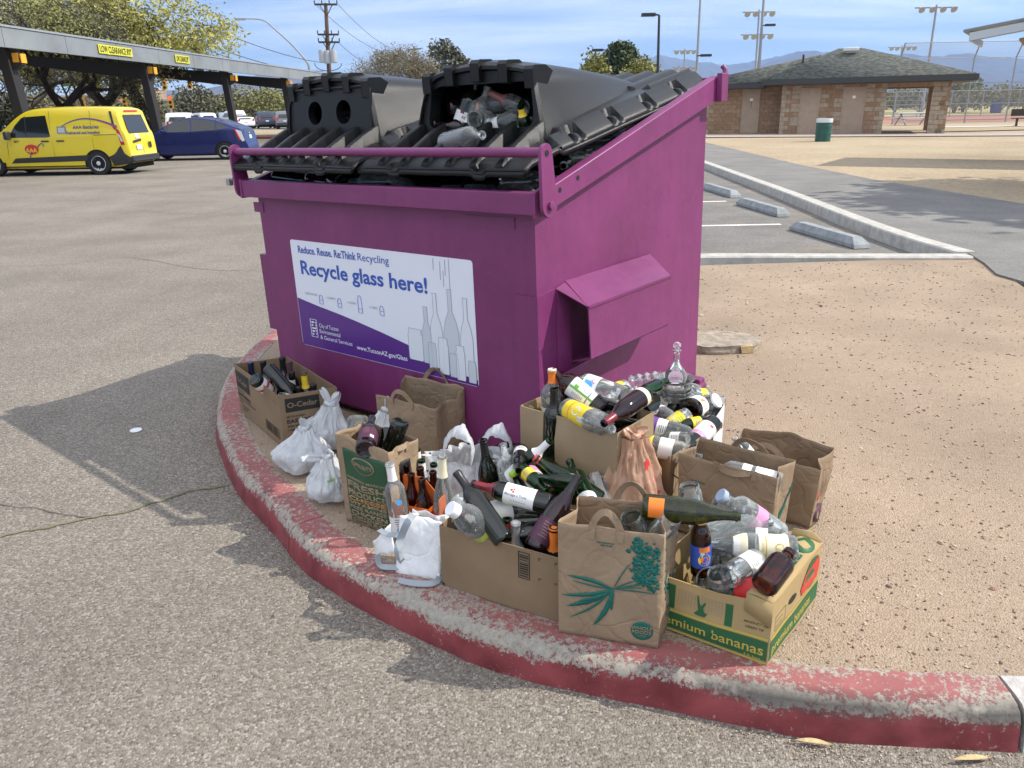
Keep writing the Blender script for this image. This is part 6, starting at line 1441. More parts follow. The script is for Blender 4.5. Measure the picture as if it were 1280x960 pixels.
# heap showing in the gap under the lids
rn2 = random.Random(11); gp_ = 'bottles in the gap under the lids'
gl = [G_dark, G_wine, G_green, G_smoke, G_dark, G_clear, G_dark]
for i in range(15):
    y = .19+i*.070; zz = 1.115+.275*y+rn2.uniform(-.01, .03)-(.0 if y < .8 else .02*(y-.8)/.3)
    k = rn2.choice(('wine', 'spirit', 'champ', 'burg')); gm = gl[rn2.randrange(7)]
    dl(k, gm, (.80-rn2.uniform(0, .05), y, zz-.01), (rn2.uniform(.3, 1)*rn2.choice((1, -1)), rn2.uniform(-.9, .9), rn2.uniform(-.1, .1)), 'one of the %s bottles wedged under the sloping right edge of the right lid' % {G_dark: 'dark', G_wine: 'plum dark', G_green: 'green', G_smoke: 'smoky clear', G_clear: 'clear'}[gm], group=gp_, labels=((.04, .11, rn2.choice((PAPER_W, CREAM, BURG, DPURP))),) if rn2.random() < .4 else ())
fx = 'bottles along the front rim under the lids'
for i in range(16):
    x = -.80+i*.107; gm = gl[rn2.randrange(7)] if x < .6 else (G_green if x < .75 else G_smoke)
    dl(rn2.choice(('wine', 'spirit', 'beer', 'wine')), gm, (min(.72, max(-.72, x)), .13+rn2.uniform(-.02, .04), 1.125+rn2.uniform(-.015, .02)), (rn2.choice((1, -1)), rn2.uniform(-.45, .45), rn2.uniform(-.12, .12)), 'one of the %s bottles showing in the slot between front rim and lids' % {G_dark: 'dark', G_wine: 'plum dark', G_green: 'green', G_smoke: 'smoky clear', G_clear: 'clear'}[gm], group=fx)
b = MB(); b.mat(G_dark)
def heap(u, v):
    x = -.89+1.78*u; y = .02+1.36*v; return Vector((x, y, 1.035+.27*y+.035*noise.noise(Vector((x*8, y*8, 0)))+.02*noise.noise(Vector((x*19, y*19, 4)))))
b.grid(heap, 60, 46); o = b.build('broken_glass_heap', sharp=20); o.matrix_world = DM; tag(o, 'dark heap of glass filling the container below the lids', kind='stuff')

# ================================================================ things on the ground nearby
# cut stump slab by the container
b = MB(); b.mat(P('weathered_wood_slab', (.30, .25, .195), .9, var=.45, vscale=16, bump=.5, bscale=40))
c_ = gp(897, 432, G); vs = []
def stp(u, v):
    a = u*6.28318; r_ = (.5+.5*noise.noise(Vector((math.cos(a)*1.4, math.sin(a)*1.4, 4)))); rx = .23+.05*r_; ry = .17+.05*r_
    if v < .5: k = 1-.03*v; z = .05*v/.5
    else: k = (1-v)/.5; z = .05+.008*noise.noise(Vector((math.cos(a)*k*3, math.sin(a)*k*3, 1)))
    k *= 1+.06*noise.noise(Vector((a*3, v*4, 0)))
    return c_+Vector((rx*k*math.cos(a), ry*k*math.sin(a), z-.002))
b.grid(stp, 48, 14, cu=True)
b.mat(P('split_wood', (.48, .36, .18), .85, var=.3, vscale=30)); e = gp(934, 438, G)
b.prism([e+Vector((-.05, -.06, 0)), e+Vector((.03, -.05, 0)), e+Vector((.02, .03, 0)), e+Vector((-.05, .04, 0))], (-.01, .0, .045))
tag(b.build('tree_stump', sharp=35), 'low weathered grey tree stump split at its right edge, right behind the dumpster', 'stump')
# wheel stops
WSM = P('wheel_stop_concrete', (.25, .265, .27), .85, var=.3, vscale=7, bump=.3, bscale=60)
for i, (n_, f_, lb) in enumerate((((1078, 312), (1000, 289), 'nearest concrete wheel stop in the parking bay, chipped at one end'), ((980, 272), (930, 257), 'middle concrete wheel stop in the parking bay'), ((920, 248), (884, 237), 'farthest concrete wheel stop in the parking bay beside the dumpster edge'))):
    a, c = gp(*n_, 0), gp(*f_, 0); d = (c-a); d.normalize(); Ls = (c-a).length+.12; T_ = frame(a, d, Vector((-d.y, d.x, 0))); b = MB(); b.mat(WSM); b.T = Matrix.Translation((0, 0, .012)) @ T_ @ Matrix.Scale(.85, 4, (0, 0, 1))
    hwid = .10
    b.add([(0, -hwid, 0), (0, hwid, 0), (Ls, hwid, 0), (Ls, -hwid, 0), (.02, -hwid, .05), (.02, hwid, .05), (Ls-.02, hwid, .05), (Ls-.02, -hwid, .05), (.14, -.055, .135), (.14, .055, .135), (Ls-.14, .055, .135), (Ls-.14, -.055, .135)],
          [(0, 1, 5, 4), (1, 2, 6, 5), (2, 3, 7, 6), (3, 0, 4, 7), (4, 5, 9, 8), (5, 6, 10, 9), (6, 7, 11, 10), (7, 4, 8, 11), (8, 9, 10, 11)])
    tag(b.build('wheel_stop', sharp=20), lb, 'wheel stop', 'wheel stops in the parking bay')

# ================================================================ restroom building
def block_mat():
    m, t, b = newmat('split_face_block'); nd = t.nodes; lk = t.links; b.inputs['Roughness'].default_value = .92
    tc = nd.new('ShaderNodeTexCoord'); sp_ = nd.new('ShaderNodeSeparateXYZ'); lk.new(tc.outputs['Object'], sp_.inputs[0]); ad = nd.new('ShaderNodeMath'); ad.operation = 'ADD'; lk.new(sp_.outputs[0], ad.inputs[0]); lk.new(sp_.outputs[1], ad.inputs[1])
    cb = nd.new('ShaderNodeCombineXYZ'); lk.new(ad.outputs[0], cb.inputs[0]); lk.new(sp_.outputs[2], cb.inputs[1])
    br = nd.new('ShaderNodeTexBrick'); br.inputs['Scale'].default_value = 1; br.inputs['Brick Width'].default_value = .41; br.inputs['Row Height'].default_value = .205; br.inputs['Mortar Size'].default_value = .012; br.inputs['Mortar'].default_value = (.20, .145, .10, 1); br.inputs['Color1'].default_value = (.27, .165, .10, 1); br.inputs['Color2'].default_value = (.34, .22, .14, 1); br.offset = .5
    lk.new(cb.outputs[0], br.inputs[0])
    n = nd.new('ShaderNodeTexNoise'); n.inputs['Scale'].default_value = 9; n.inputs['Detail'].default_value = 8; lk.new(tc.outputs['Object'], n.inputs[0])
    mx = nd.new('ShaderNodeMix'); mx.data_type = 'RGBA'; mx.blend_type = 'OVERLAY'; mx.inputs[0].default_value = .45; lk.new(br.outputs[0], mx.inputs[6]); lk.new(n.outputs[0], mx.inputs[7]); lk.new(mx.outputs[2], b.inputs['Base Color'])
    bp = nd.new('ShaderNodeBump'); bp.inputs['Strength'].default_value = .8; bp.inputs['Distance'].default_value = .02; lk.new(n.outputs[0], bp.inputs['Height']); lk.new(bp.outputs[0], b.inputs['Normal']); return m
BLOCK = block_mat(); QUOIN = P('pale_block', (.36, .29, .21), .92, var=.3, vscale=6, bump=.5, bscale=12)
DOORM = P('tan_painted_door', (.36, .27, .20), .6, var=.1, vscale=3); SHING = P('grey_green_shingles', (.085, .092, .08), .95, var=.75, vscale=4.5, bump=.5, bscale=12, aniso=(1, 1, 3)); FASC = P('dark_fascia', (.035, .037, .04), .6); BRONZE = P('bronze', (.05, .04, .03), .5, metal=.3)
A_ = gp(973, 168, G); B_ = gp(1180, 167, G)
# keep the front wall straight: axis from A_ to B_
ub = (B_-A_); Lb = ub.length; ub.normalize(); nb_ = Vector((-ub.y, ub.x, 0))
bm_ = Matrix((ub, nb_, Vector((0, 0, 1)))).transposed().to_4x4(); bm_.translation = Vector((A_.x, A_.y, G))
bl = thing('restroom_building', 'tan split face block restroom building with a hipped grey-green shingle roof and brown doors', 'building', mw=bm_)
WH = 2.72
def bpt(px, py, y=0):   # px on the plane y=const of the building -> local
    d = ray(px, py); o_ = Vector((0, 0, EYE)); pl = bm_ @ Vector((0, y, 0)); t_ = (pl-o_).dot(nb_)/d.dot(nb_); return bm_.inverted() @ (o_+d*t_)
xo0, xo1 = bpt(1105, 140).x, bpt(1162, 140).x; zo = bpt(1130, 109).z
BD = 5.2
b = MB(); b.mat(BLOCK)
b.bx((0, 0, 0), (xo0, .2, WH)); b.bx((xo0, .0, zo), (xo1, .2, WH)); b.bx((xo1, 0, 0), (Lb, .55, WH))
b.bx((0, .2, 0), (.2, BD, WH)); b.bx((.2, BD-.2, 0), (xo0, BD, WH)); b.bx((xo0-.2, .2, 0), (xo0, BD-.2, WH)); b.bx((xo0, BD-.35, zo), (Lb, BD, WH)); b.bx((Lb-.6, BD-.35, 0), (Lb, BD, zo)); b.bx((Lb-.2, .55, zo), (Lb, BD-.35, WH))
# left wing set back
b.bx((-4.2, 1.3, 0), (-.001, 1.5, WH-.15)); b.bx((-4.2, 1.5, 0), (-4.0, BD, WH-.15))
b.mat(QUOIN); rn_ = random.Random(9)
def qu(x, z, y=-.004, w_=.2, n=None):
    b.bx((x, y-.004, z+.01), (x+w_, y+.002, z+.195))
doors = [(bpt(1000, 140).x, bpt(1022, 140).x), (bpt(1053, 140).x, bpt(1078, 140).x)]
for k in range(13):
    z_ = .205*k
    qu(0.0, z_, w_=.40 if k % 2 else .2)
    if k < 12: qu(xo0-(.40 if k % 2 else .2), z_, w_=(.40 if k % 2 else .2)); qu(xo1, z_, w_=.4 if k % 2 else .6)
    for (da, db) in doors:
        if rn_.random() < .45: qu(da-.42, z_, w_=.36)
        if rn_.random() < .45: qu(db+.06, z_, w_=.36)
    if k % 3 == 0: qu(Lb-.4, z_, w_=.4)
    if rn_.random() < .6 and k < 12: b.bx((-4.2, 1.29, z_+.01), (-3.7+.2*(k % 2), 1.3, z_+.195))
b.build('wall', bl)
for i, (da, db) in enumerate(doors):
    b = MB(); b.mat(DOORM); dz = bpt(1010, 111).z-.02; b.bx((da, -.03, .02), (db, .0-.002, dz)); d_ = b.build('door', bl)
    b = MB(); b.mat(DOORM); b.bx((da-.06, -.05, .0), (da-.001, -.003, dz+.06)); b.bx((db+.001, -.05, 0), (db+.06, -.003, dz+.06)); b.bx((da, -.05, dz+.001), (db, -.003, dz+.06)); b.build('frame', d_)
    b = MB(); b.mat(STEEL); hx = da+.09 if i == 0 else db-.09; b.lathe([(0, 0), (.03, 0), (.03, .04), (0, .045)], 10, axisframe(Vector((hx, -.032, 1.02)), (0, -1, 0))); b.build('handle', d_)
    if i == 1: b = MB(); b.mat(PAPER_W); b.bx(((da+db)/2-.07, -.034, 1.62), ((da+db)/2+.07, -.031, 1.74)); b.build('door_notice', d_)
wx0, wx1 = bpt(927, 140, 1.3).x, bpt(949, 140, 1.3).x
b = MB(); b.mat(DOORM); b.bx((wx0, 1.26, .02), (wx1, 1.298, 2.2)); d_ = b.build('door', bl); b = MB(); b.mat(PAPER_W); b.bx(((wx0+wx1)/2-.06, 1.25, 1.6), ((wx0+wx1)/2+.09, 1.258, 1.72)); b.build('door_notice', d_); b = MB(); b.mat(STEEL); b.lathe([(0, 0), (.03, 0), (.03, .04), (0, .045)], 10, axisframe(Vector((wx0+.1, 1.258, 1.0)), (0, -1, 0))); b.build('handle', d_)
b = MB(); b.mat(P('rust_streak', (.28, .13, .05), .8)); b.add([((wx0+wx1)/2+.0, 1.255, 1.58), ((wx0+wx1)/2+.05, 1.255, 1.58), ((wx0+wx1)/2+.03, 1.255, 1.22), ((wx0+wx1)/2+.01, 1.255, 1.25)], [(0, 1, 2, 3)]); b.build('rust_stain', d_)
b = MB(); b.mat(CREAM); lx_ = bpt(1090, 101).x; b.bx((lx_-.08, -.12, 2.42), (lx_+.08, -.002, 2.62)); b.build('wall_light', bl)
# roof
ez = bpt(1090, 96, -.7).z
x_l, x_r, y_f, y_b = -.9, Lb+.95, -.75, BD+.75
pk = bpt(1062, 60, BD/2)
pz = pk.z; p1 = Vector((pk.x-.5, BD/2, pz)); p2 = Vector((pk.x+.6, BD/2, pz-.02))
b = MB(); b.mat(SHING); t_ = Vector((0, 0, 0))
c0, c1, c2, c3 = Vector((x_l, y_f, ez)), Vector((x_r, y_f, ez)), Vector((x_r, y_b, ez)), Vector((x_l, y_b, ez))
b.add([c0, c1, c2, c3, p1, p2], [(0, 1, 5, 4), (1, 2, 5), (2, 3, 4, 5), (3, 0, 4)])
# wing roof continuing to the left, a little lower
w0, w1 = Vector((-5.2, .6, ez-.12)), Vector((-5.2, y_b, ez-.12))
b.add([w0, Vector((x_l-.001, .6, ez-.04)), p1+Vector((-.8, 0, -.25)), Vector((x_l, y_b, ez-.04)), w1], [(0, 1, 2), (2, 3, 4), (0, 2, 4)])
rf = b.build('roof', bl, sharp=10, solid=.05)
b = MB(); b.mat(FASC); fz = .24
b.bx((x_l, y_f-.02, ez-fz), (x_r, y_f+.02, ez+.01)); b.bx((x_l-.02, y_f-.0, ez-fz), (x_l+.02, y_b, ez+.012)); b.bx((x_r-.02, y_f+.021, ez-fz), (x_r+.02, y_b, ez+.008)); b.bx((-5.2, .58, ez-.34), (x_l-.021, .62, ez-.10))
b.bx((x_l+.021, y_f+.021, ez-fz-.02), (x_r-.021, y_b, ez-fz)); b.bx((-5.2, .62, ez-.36), (x_l-.021, y_b, ez-.34))
b.build('fascia', bl)
b = MB(); b.mat(flat('vent_white', (.65, .66, .66), .4)); q = p1.lerp(c0, .18); b.box((pk.x+.1, BD/2-.7, pz-.10), (.7, .35, .18)); b.build('roof_vent', rf, bevel=.04)
b = MB(); b.mat(BRONZE); pv = bpt(1004, 75, 2.0); b.tube([(pv.x, 2.0, pv.z-.5), (pv.x, 2.0, pv.z+.25)], .05, 8); b.build('vent_pipe', rf)

# green litter barrel
gb = thing('litter_barrel', 'dark green steel litter barrel with a pale bag rim in front of the restroom doors', 'barrel', loc=tuple(gp(1028, 177, G)))
b = MB(); b.mat(P('barrel_green', (.012, .075, .06), .4, var=.25)); r_ = .29; pts = [(0, .01), (r_, .01)]
for k in range(16):
    z_ = .03+k*.052; pts.append((r_+(.012 if k in (5, 10, 15) else 0), z_))
pts += [(r_, .84), (r_-.01, .84), (r_-.01, .3)]
b.lathe(pts, 32); b.build('drum', gb)
b = MB(); b.mat(flat('bag_rim', (.60, .64, .66), .35)); b.lathe([(r_+.016, .72), (r_+.022, .80), (r_+.02, .865), (r_-.02, .87), (r_-.03, .80)], 32); b.build('bag_rim', gb)

# ================================================================ poles, lamps, fence
GALV = P('galvanised_steel', (.30, .31, .33), .55, metal=.3); DKP = P('dark_bronze_pole', (.02, .02, .025), .5); WOODP = P('creosoted_wood_pole', (.12, .07, .045), .9, var=.4, vscale=2, aniso=(6, 6, .5)); LAMPM = flat('lamp_housing_grey', (.35, .36, .38), .5)
def pole_at(xb, yb_px, xt, yt, D, r_=.09, m=GALV, arms=None, label='', cat='light pole', name='light_pole', z0=.1):
    # base under (xb) at depth D, top seen at (xt,yt)
    bx_ = at(xb, yb_px, D); top = at(xt, yt, D); t0 = thing(name, label, cat, loc=(bx_.x, D, z0)); H_ = top.z-z0; b = MB(); b.mat(m); b.tube([(0, 0, 0), (top.x-bx_.x, 0, H_)], [r_, r_*.65], 10); b.build('pole', t0)
    if arms: arms(t0, Vector((top.x-bx_.x, 0, H_)), D)
    return t0
def flood(rows, n, wd, s):
    def f(t0, tp, D):
        for r_ in range(rows):
            b = MB(); b.mat(GALV); z_ = tp.z-.25-r_*s*2.4; b.beam((tp.x-wd/2, 0, z_), (tp.x+wd/2, 0, z_), .12, .12); b.build('crossarm', t0)
            for k in range(n):
                b = MB(); b.mat(LAMPM); x = tp.x-wd/2+wd*(k+.5)/n; b.lathe([(0, .16*s), (s*.16, .13*s), (s*.26, -.05*s), (s*.36, -.26*s), (0, -.28*s)], 10, axisframe(Vector((x, -.2, z_-.1)), (0, .8, .6))); b.build('floodlight', t0)
    return f
def shoebox(side, L_):
    def f(t0, tp, D):
        b = MB(); b.mat(DKP if side else GALV); b.beam(tp, tp+Vector((side*L_, 0, .05)), .08, .08); b.box(tp+Vector((side*(L_+.3), 0, .03)), (.75, .4, .16)); b.build('lamp_head', t0)
    return f
pole_at(823, 98, 824, 19, 48, .10, DKP, shoebox(-1, .3), 'black square light pole rising behind the right lid', z0=.1)
pole_at(870.5, 100, 877, -30, 62, .11, GALV, None, 'tall plain grey pole behind the dumpster, running out of the picture', 'pole', 'pole')
pole_at(871, 98, 871.2, 70, 61.5, .05, GALV, shoebox(1, .35), 'short lamp arm on a pole beside the tall grey pole')
pole_at(855, 98, 856, 61, 120, .12, GALV, flood(2, 4, 3.2, .9), 'distant stadium light with eight floodlights left of the tall grey pole', 'stadium light', 'stadium_light')
pole_at(945, 95, 949, 12, 95, .14, GALV, flood(2, 4, 3.6, .95), 'stadium light with two rows of lamps above the restroom roof ridge', 'stadium light', 'stadium_light')
pole_at(948, 95, 957, -30, 70, .14, GALV, None, 'thick grey pole in front of the stadium light, running out of the picture', 'pole', 'pole')
pole_at(951, 90, 953.5, 32, 69.5, .05, GALV, shoebox(1, .3), 'lamp arm beside the thick grey pole above the restroom')
pole_at(1158, 100, 1171, 6, 85, .15, GALV, flood(1, 4, 4.2, .9), 'tall stadium light with four lamps above the right end of the restroom roof', 'stadium light', 'stadium_light')
pole_at(1122, 100, 1128, 57, 150, .15, GALV, flood(2, 5, 5, 1.1), 'far stadium light peeping over the restroom roof', 'stadium light', 'stadium_light')
pole_at(760, 100, 761, 63, 60, .06, DKP, shoebox(-1, .5), 'slim lamp pole in front of the dark pine')
# chain link backstop
MESHF = bpy.data.materials.new('chain_link'); MESHF.use_nodes = True; t = MESHF.node_tree; pb = t.nodes['Principled BSDF']; pb.inputs['Base Color'].default_value = (.30, .31, .33, 1); pb.inputs['Metallic'].default_value = .4; pb.inputs['Roughness'].default_value = .5
tc = t.nodes.new('ShaderNodeTexCoord'); wv_ = []
for s in (1, -1):
    mp = t.nodes.new('ShaderNodeMapping'); mp.inputs['Rotation'].default_value = (0, R(45*s), 0); w_ = t.nodes.new('ShaderNodeTexWave'); w_.inputs['Scale'].default_value = 4.4; w_.bands_direction = 'X'; t.links.new(tc.outputs['Object'], mp.inputs[0]); t.links.new(mp.outputs[0], w_.inputs[0]); g_ = t.nodes.new('ShaderNodeMath'); g_.operation = 'GREATER_THAN'; g_.inputs[1].default_value = .965; t.links.new(w_.outputs['Fac'], g_.inputs[0]); wv_.append(g_)
mx = t.nodes.new('ShaderNodeMath'); mx.operation = 'MAXIMUM'; t.links.new(wv_[0].outputs[0], mx.inputs[0]); t.links.new(wv_[1].outputs[0], mx.inputs[1]); t.links.new(mx.outputs[0], pb.inputs['Alpha'])
def fence(pts, H_, label, D, over=0, rails=(1.,), name='chain_link_fence', r_=.045):
    root = thing(name, label, 'fence', loc=(pts[0].x, pts[0].y, G)); o_ = Vector((pts[0].x, pts[0].y, G)); P_ = [Vector((p.x, p.y, G))-o_ for p in pts]
    for p in P_:
        b = MB(); b.mat(GALV); q = p+Vector((0, 0, H_)); pp = [p, q] + ([q+Vector((-.25, -.9, over))] if over else []); b.tube(pp, r_, 8); b.build('post', root)
    b = MB(); b.mat(GALV)
    for a, c in zip(P_, P_[1:]):
        for h in rails: b.tube([a+Vector((0, 0, H_*h)), c+Vector((0, 0, H_*h))], r_*.6, 6)
        if over: b.tube([a+Vector((-.25, -.9, H_+over)), c+Vector((-.25, -.9, H_+over))], r_*.6, 6)
    b.build('rail', root)
    b = MB(); b.mat(MESHF)
    for a, c in zip(P_, P_[1:]):
        b.add([a, c, c+Vector((0, 0, H_)), a+Vector((0, 0, H_))], [(0, 1, 2, 3)])
        if over: b.add([a+Vector((0, 0, H_)), c+Vector((0, 0, H_)), c+Vector((-.25, -.9, H_+over)), a+Vector((-.25, -.9, H_+over))], [(0, 1, 2, 3)])
    b.build('mesh_panel', root); return root
f1 = [at(x, 154, 55) for x in (1115, 1205, 1256, 1330)]
fence(f1, at(1218, 72, 55).z-G, 'tall chain link backstop fence with overhanging top on the right', 55, over=.9, rails=(.05, .30, .62, 1.))
f2 = [at(x, 147, 56+0*x) for x in (1090, 1117)] ; 
fence([at(x, 147, 75) for x in (1090, 1117, 1150, 1186, 1225, 1270, 1310)], 2.2, 'low chain link fence round the ball field behind the backstop', 75, rails=(.05, 1.))
# bleachers seen through the opening
bc = at(1135, 148, 68); root = thing('bleachers', 'grey metal bleachers seen through the breezeway of the restroom', 'bleachers', loc=(bc.x, 68, G))
for k in range(5):
    b = MB(); b.mat(GALV); b.bx((-2.0, k*.6, .4+k*.35), (2.0, k*.6+.28, .45+k*.35)); b.build('bench_row', root)
b = MB(); b.mat(GALV)
for x in (-2, 2):
    b.tube([(x, -.1, .2), (x, 2.7, 1.9)], .03, 6); b.tube([(x, 2.7, 0), (x, 2.7, 2.9)], .03, 6); b.tube([(x, 0, .0), (x, 0, 1.4), (x, 2.7, 2.9)], .025, 6)
b.build('support_frame', root)
# picnic table
pt_ = at(1141, 155, 52); root = thing('picnic_table', 'white metal picnic table behind the breezeway', 'picnic table', loc=(pt_.x, 52, G))
b = MB(); b.mat(flat('white_metal', (.70, .70, .70), .5)); b.bx((-1.1, -.35, .72), (1.1, .35, .77)); b.build('table_top', root)
for s in (-1, 1): b = MB(); b.mat(flat('white_metal', (.70, .70, .70), .5)); b.bx((-1.1, s*.7-.13, .42), (1.1, s*.7+.13, .46)); b.build('seat', root)
b = MB(); b.mat(GALV)
for x in (-.8, .8): b = MB(); b.mat(GALV); b.beam((x, -.75, 0), (x, .1, .72), .05); b.beam((x, .75, 0), (x, -.1, .72), .05); b.beam((x, -.7, .40), (x, .7, .40), .05); b.build('leg_frame', root)
# park bench at the right border
bn = at(1276, 155, 46); root = thing('park_bench', 'dark metal park bench at the right edge of the picture', 'bench', loc=(bn.x+.4, 46, G))
b = MB(); b.mat(BRONZE); b.bx((-.9, -.2, .42), (.9, .2, .46)); b.build('seat', root); b = MB(); b.mat(BRONZE); b.bx((-.9, .2, .55), (.9, .25, .92)); b.build('backrest', root)
for x in (-.65, .65): b = MB(); b.mat(BRONZE); b.bx((x-.04, -.05, 0), (x+.04, .05, .42)); b.bx((x-.05, -.25, 0), (x+.05, .25, .04)); b.build('leg', root)
# blue bin far off
bb2 = at(1244, 142, 88); root = thing('blue_bin', 'small blue barrel under the lone tree on the ball field', 'barrel', loc=(bb2.x, 88, G)); b = MB(); b.mat(flat('bin_blue', (.02, .05, .25), .5)); b.lathe([(0, 0), (.5, 0), (.55, .5), (.52, 1.3), (.45, 1.32), (0, 1.3)], 16); b.build('drum', root)
# ramada roof corner top right, standing on posts outside the frame
rm = thing('ramada', 'open ramada with pale blue-grey fascia whose roof corner enters at the top right', 'shelter', loc=(0, 0, 0))
q0 = at(1212, 46, 20); e1 = Vector((.88, -.47, 0)); e2 = Vector((.56, .83, 0)); zr = q0.z
b = MB(); b.mat(P('ramada_fascia', (.50, .56, .62), .5)); 
b.beam(q0, q0+e1*7+Vector((0, 0, 1.1)), .05, .17); b.beam(q0+e2*.2, q0+e2*3.4, .05, .15); b.build('fascia', rm)
b = MB(); b.mat(P('ramada_roof', (.22, .24, .26), .5, metal=.3)); u = Vector((0, 0, .11)); b.prism([q0+u-e1*.15, q0+e1*7+Vector((0, 0, 1.1))+u, q0+e1*7+e2*3.4+Vector((0, 0, 1.1))+u, q0+e2*3.4+u-e1*.15], (0, 0, .05)); b.build('roof', rm)
b = MB(); b.mat(P('ramada_soffit', (.30, .22, .15), .8)); u = Vector((0, 0, -.02)); b.prism([q0+e1*1.0+e2*.2+u-Vector((0, 0, .10)), q0+e1*6.9+Vector((0, 0, .9))+e2*.2+u, q0+e1*6.9+e2*3.2+Vector((0, 0, .9))+u, q0+e1*1.0+e2*3.2+u-Vector((0, 0, .10))], (0, 0, .05)); b.build('soffit', rm)
for a_, c in ((5.8, 1), (5.8, 3)):
    pz_ = q0+e1*a_+e2*c; b = MB(); b.mat(QUOIN); b.box((pz_.x, pz_.y, (zr+.1)/2), (.4, .4, zr-.1)); b.build('post', rm)

# ================================================================ canopy over the parking rows
cy_ = lambda y, off=0: Vector((-16.8+.081*y+off, y, 0))
CG = P('canopy_grey_fascia', (.24, .26, .27), .5, metal=.2, var=.2, vscale=.6); CT = P('canopy_roof_metal', (.34, .36, .38), .45, metal=.3, var=.15, vscale=3, aniso=(.3, 6, 1)); CK = P('canopy_steel_brown', (.022, .017, .015), .6)
cn = thing('parking_canopy', 'long grey metal parking canopy on slanted dark steel posts with yellow clearance signs', 'canopy', loc=(0, 0, 0))
zb_, zt_ = lambda y: 3.58-.003*(y-20), lambda y: 4.14-.004*(y-20)
b = MB(); b.mat(CG); ys = [10+3.06*k for k in range(18)]
for ya, yb in zip(ys, ys[1:]):
    a, c = cy_(ya+.01), cy_(yb-.01); b.add([a+Vector((0, 0, zb_(ya))), c+Vector((0, 0, zb_(yb))), c+Vector((0, 0, zt_(yb))), a+Vector((0, 0, zt_(ya))), a+Vector((-.15, 0, zb_(ya))), c+Vector((-.15, 0, zb_(yb))), c+Vector((-.15, 0, zt_(yb))), a+Vector((-.15, 0, zt_(ya)))], [(0, 1, 2, 3), (7, 6, 5, 4), (0, 4, 5, 1), (3, 2, 6, 7), (0, 3, 7, 4), (1, 5, 6, 2)])
b.build('fascia', cn)
b = MB(); b.mat(CT); ya, yb = 10, 62
a, c = cy_(ya), cy_(yb); b.prism([a+Vector((.03, 0, zt_(ya)+.01)), c+Vector((.03, 0, zt_(yb)+.01)), c+Vector((-7.5, 0, zt_(yb)+.72)), a+Vector((-7.5, 0, zt_(ya)+.72))], (0, 0, .06)); b.build('roof', cn)
b = MB(); b.mat(CK)
for k in range(5): o_ = -.8-1.5*k; b.beam(a+Vector((o_, 0, zt_(ya)-.14+.09*(-o_))), c+Vector((o_, 0, zt_(yb)-.14+.09*(-o_))), .10, .22)
b.prism([a+Vector((-.16, 0, zb_(ya)+.30)), c+Vector((-.16, 0, zb_(yb)+.30)), c+Vector((-7.2, 0, zb_(yb)+1.0)), a+Vector((-7.2, 0, zb_(ya)+1.0))], (0, 0, .03))
b.build('purlins', cn)
px_l = [(28, 26), (193, 34), (290, 42), (362, 50)]
for i, (px, D) in enumerate([(-215, 18)]+px_l):
    base = at(px, 140, D); x0 = cy_(D).x; xb = base.x
    b = MB(); b.mat(CK); b.beam((xb+.10, D, 0), (xb-.15, D, 3.65), .42, .30); b.build('post', cn, bevel=.01)
    b = MB(); b.mat(CK); z1 = zb_(D)
    b.prism([(x0-.0, D-.12, z1-.45), (xb, D-.12, z1-.62), (x0-7.2, D-.12, z1+.3), (x0-7.2, D-.12, z1+.55), (x0-.2, D-.12, z1-.02)], (0, .24, 0)); arm = b.build('beam', cn)
    b = MB(); b.mat(flat('amber_marker', (.85, .38, .02), .4)); b.bx((x0-.0, D-.14, z1-.40), (x0+.03, D+.14, z1-.14)); b.bx((x0-.24, D-.135, z1-.38), (x0-.05, D-.123, z1-.12)); b.build('reflector', arm)
CLY = flat('clearance_yellow', (.60, .58, .04), .5)
def clr(pa, pb, dark=False):
    a, c = pa, pb; b = MB(); b.mat(CLY); off = .02
    D1 = 985*16.8/(720-a[0])*1.0; 
    def onf(px):
        d = ray(px, 80); # intersect fascia plane X = -16.8+.081*Y
        t_ = -16.8/(d.x-.081*d.y); return d.y*t_
    y0_, y1_ = onf(a[0]), onf(c[0]); P0 = cy_(y0_); P1 = cy_(y1_); P0.z = zb_(y0_)+.12; P1.z = zb_(y1_)+.12; d = (P1-P0); L_ = d.length; T_ = frame(P0+Vector((.03, 0, 0)), d, (0, 0, 1)); b.T = T_
    b.bx((0, .02, 0), (L_, .32, .02)); b.T = Matrix.Identity(4); vs, _ = text2d("LOW CLEARANCE 8'0\"", .02); w_ = max(v[0] for v in vs)-min(v[0] for v in vs)
    b.text("LOW CLEARANCE 8'0\"", .30, T=T_ @ Matrix.Translation((.08, .07, .025)), m=BLACKP, bold=.02, xs=(L_-.16)/(w_*.30)); b.build('clearance_sign', cn)
clr((125, 75), (166, 78)); clr((219, 85), (236, 88))
b = MB(); b.mat(flat('amber_marker', (.85, .38, .02), .4)); q = cy_(30.7); b.bx((q.x+.01, q.y, zb_(30)+.12), (q.x+.05, q.y+.35, zb_(30)+.40)); b.build('reflector', cn)

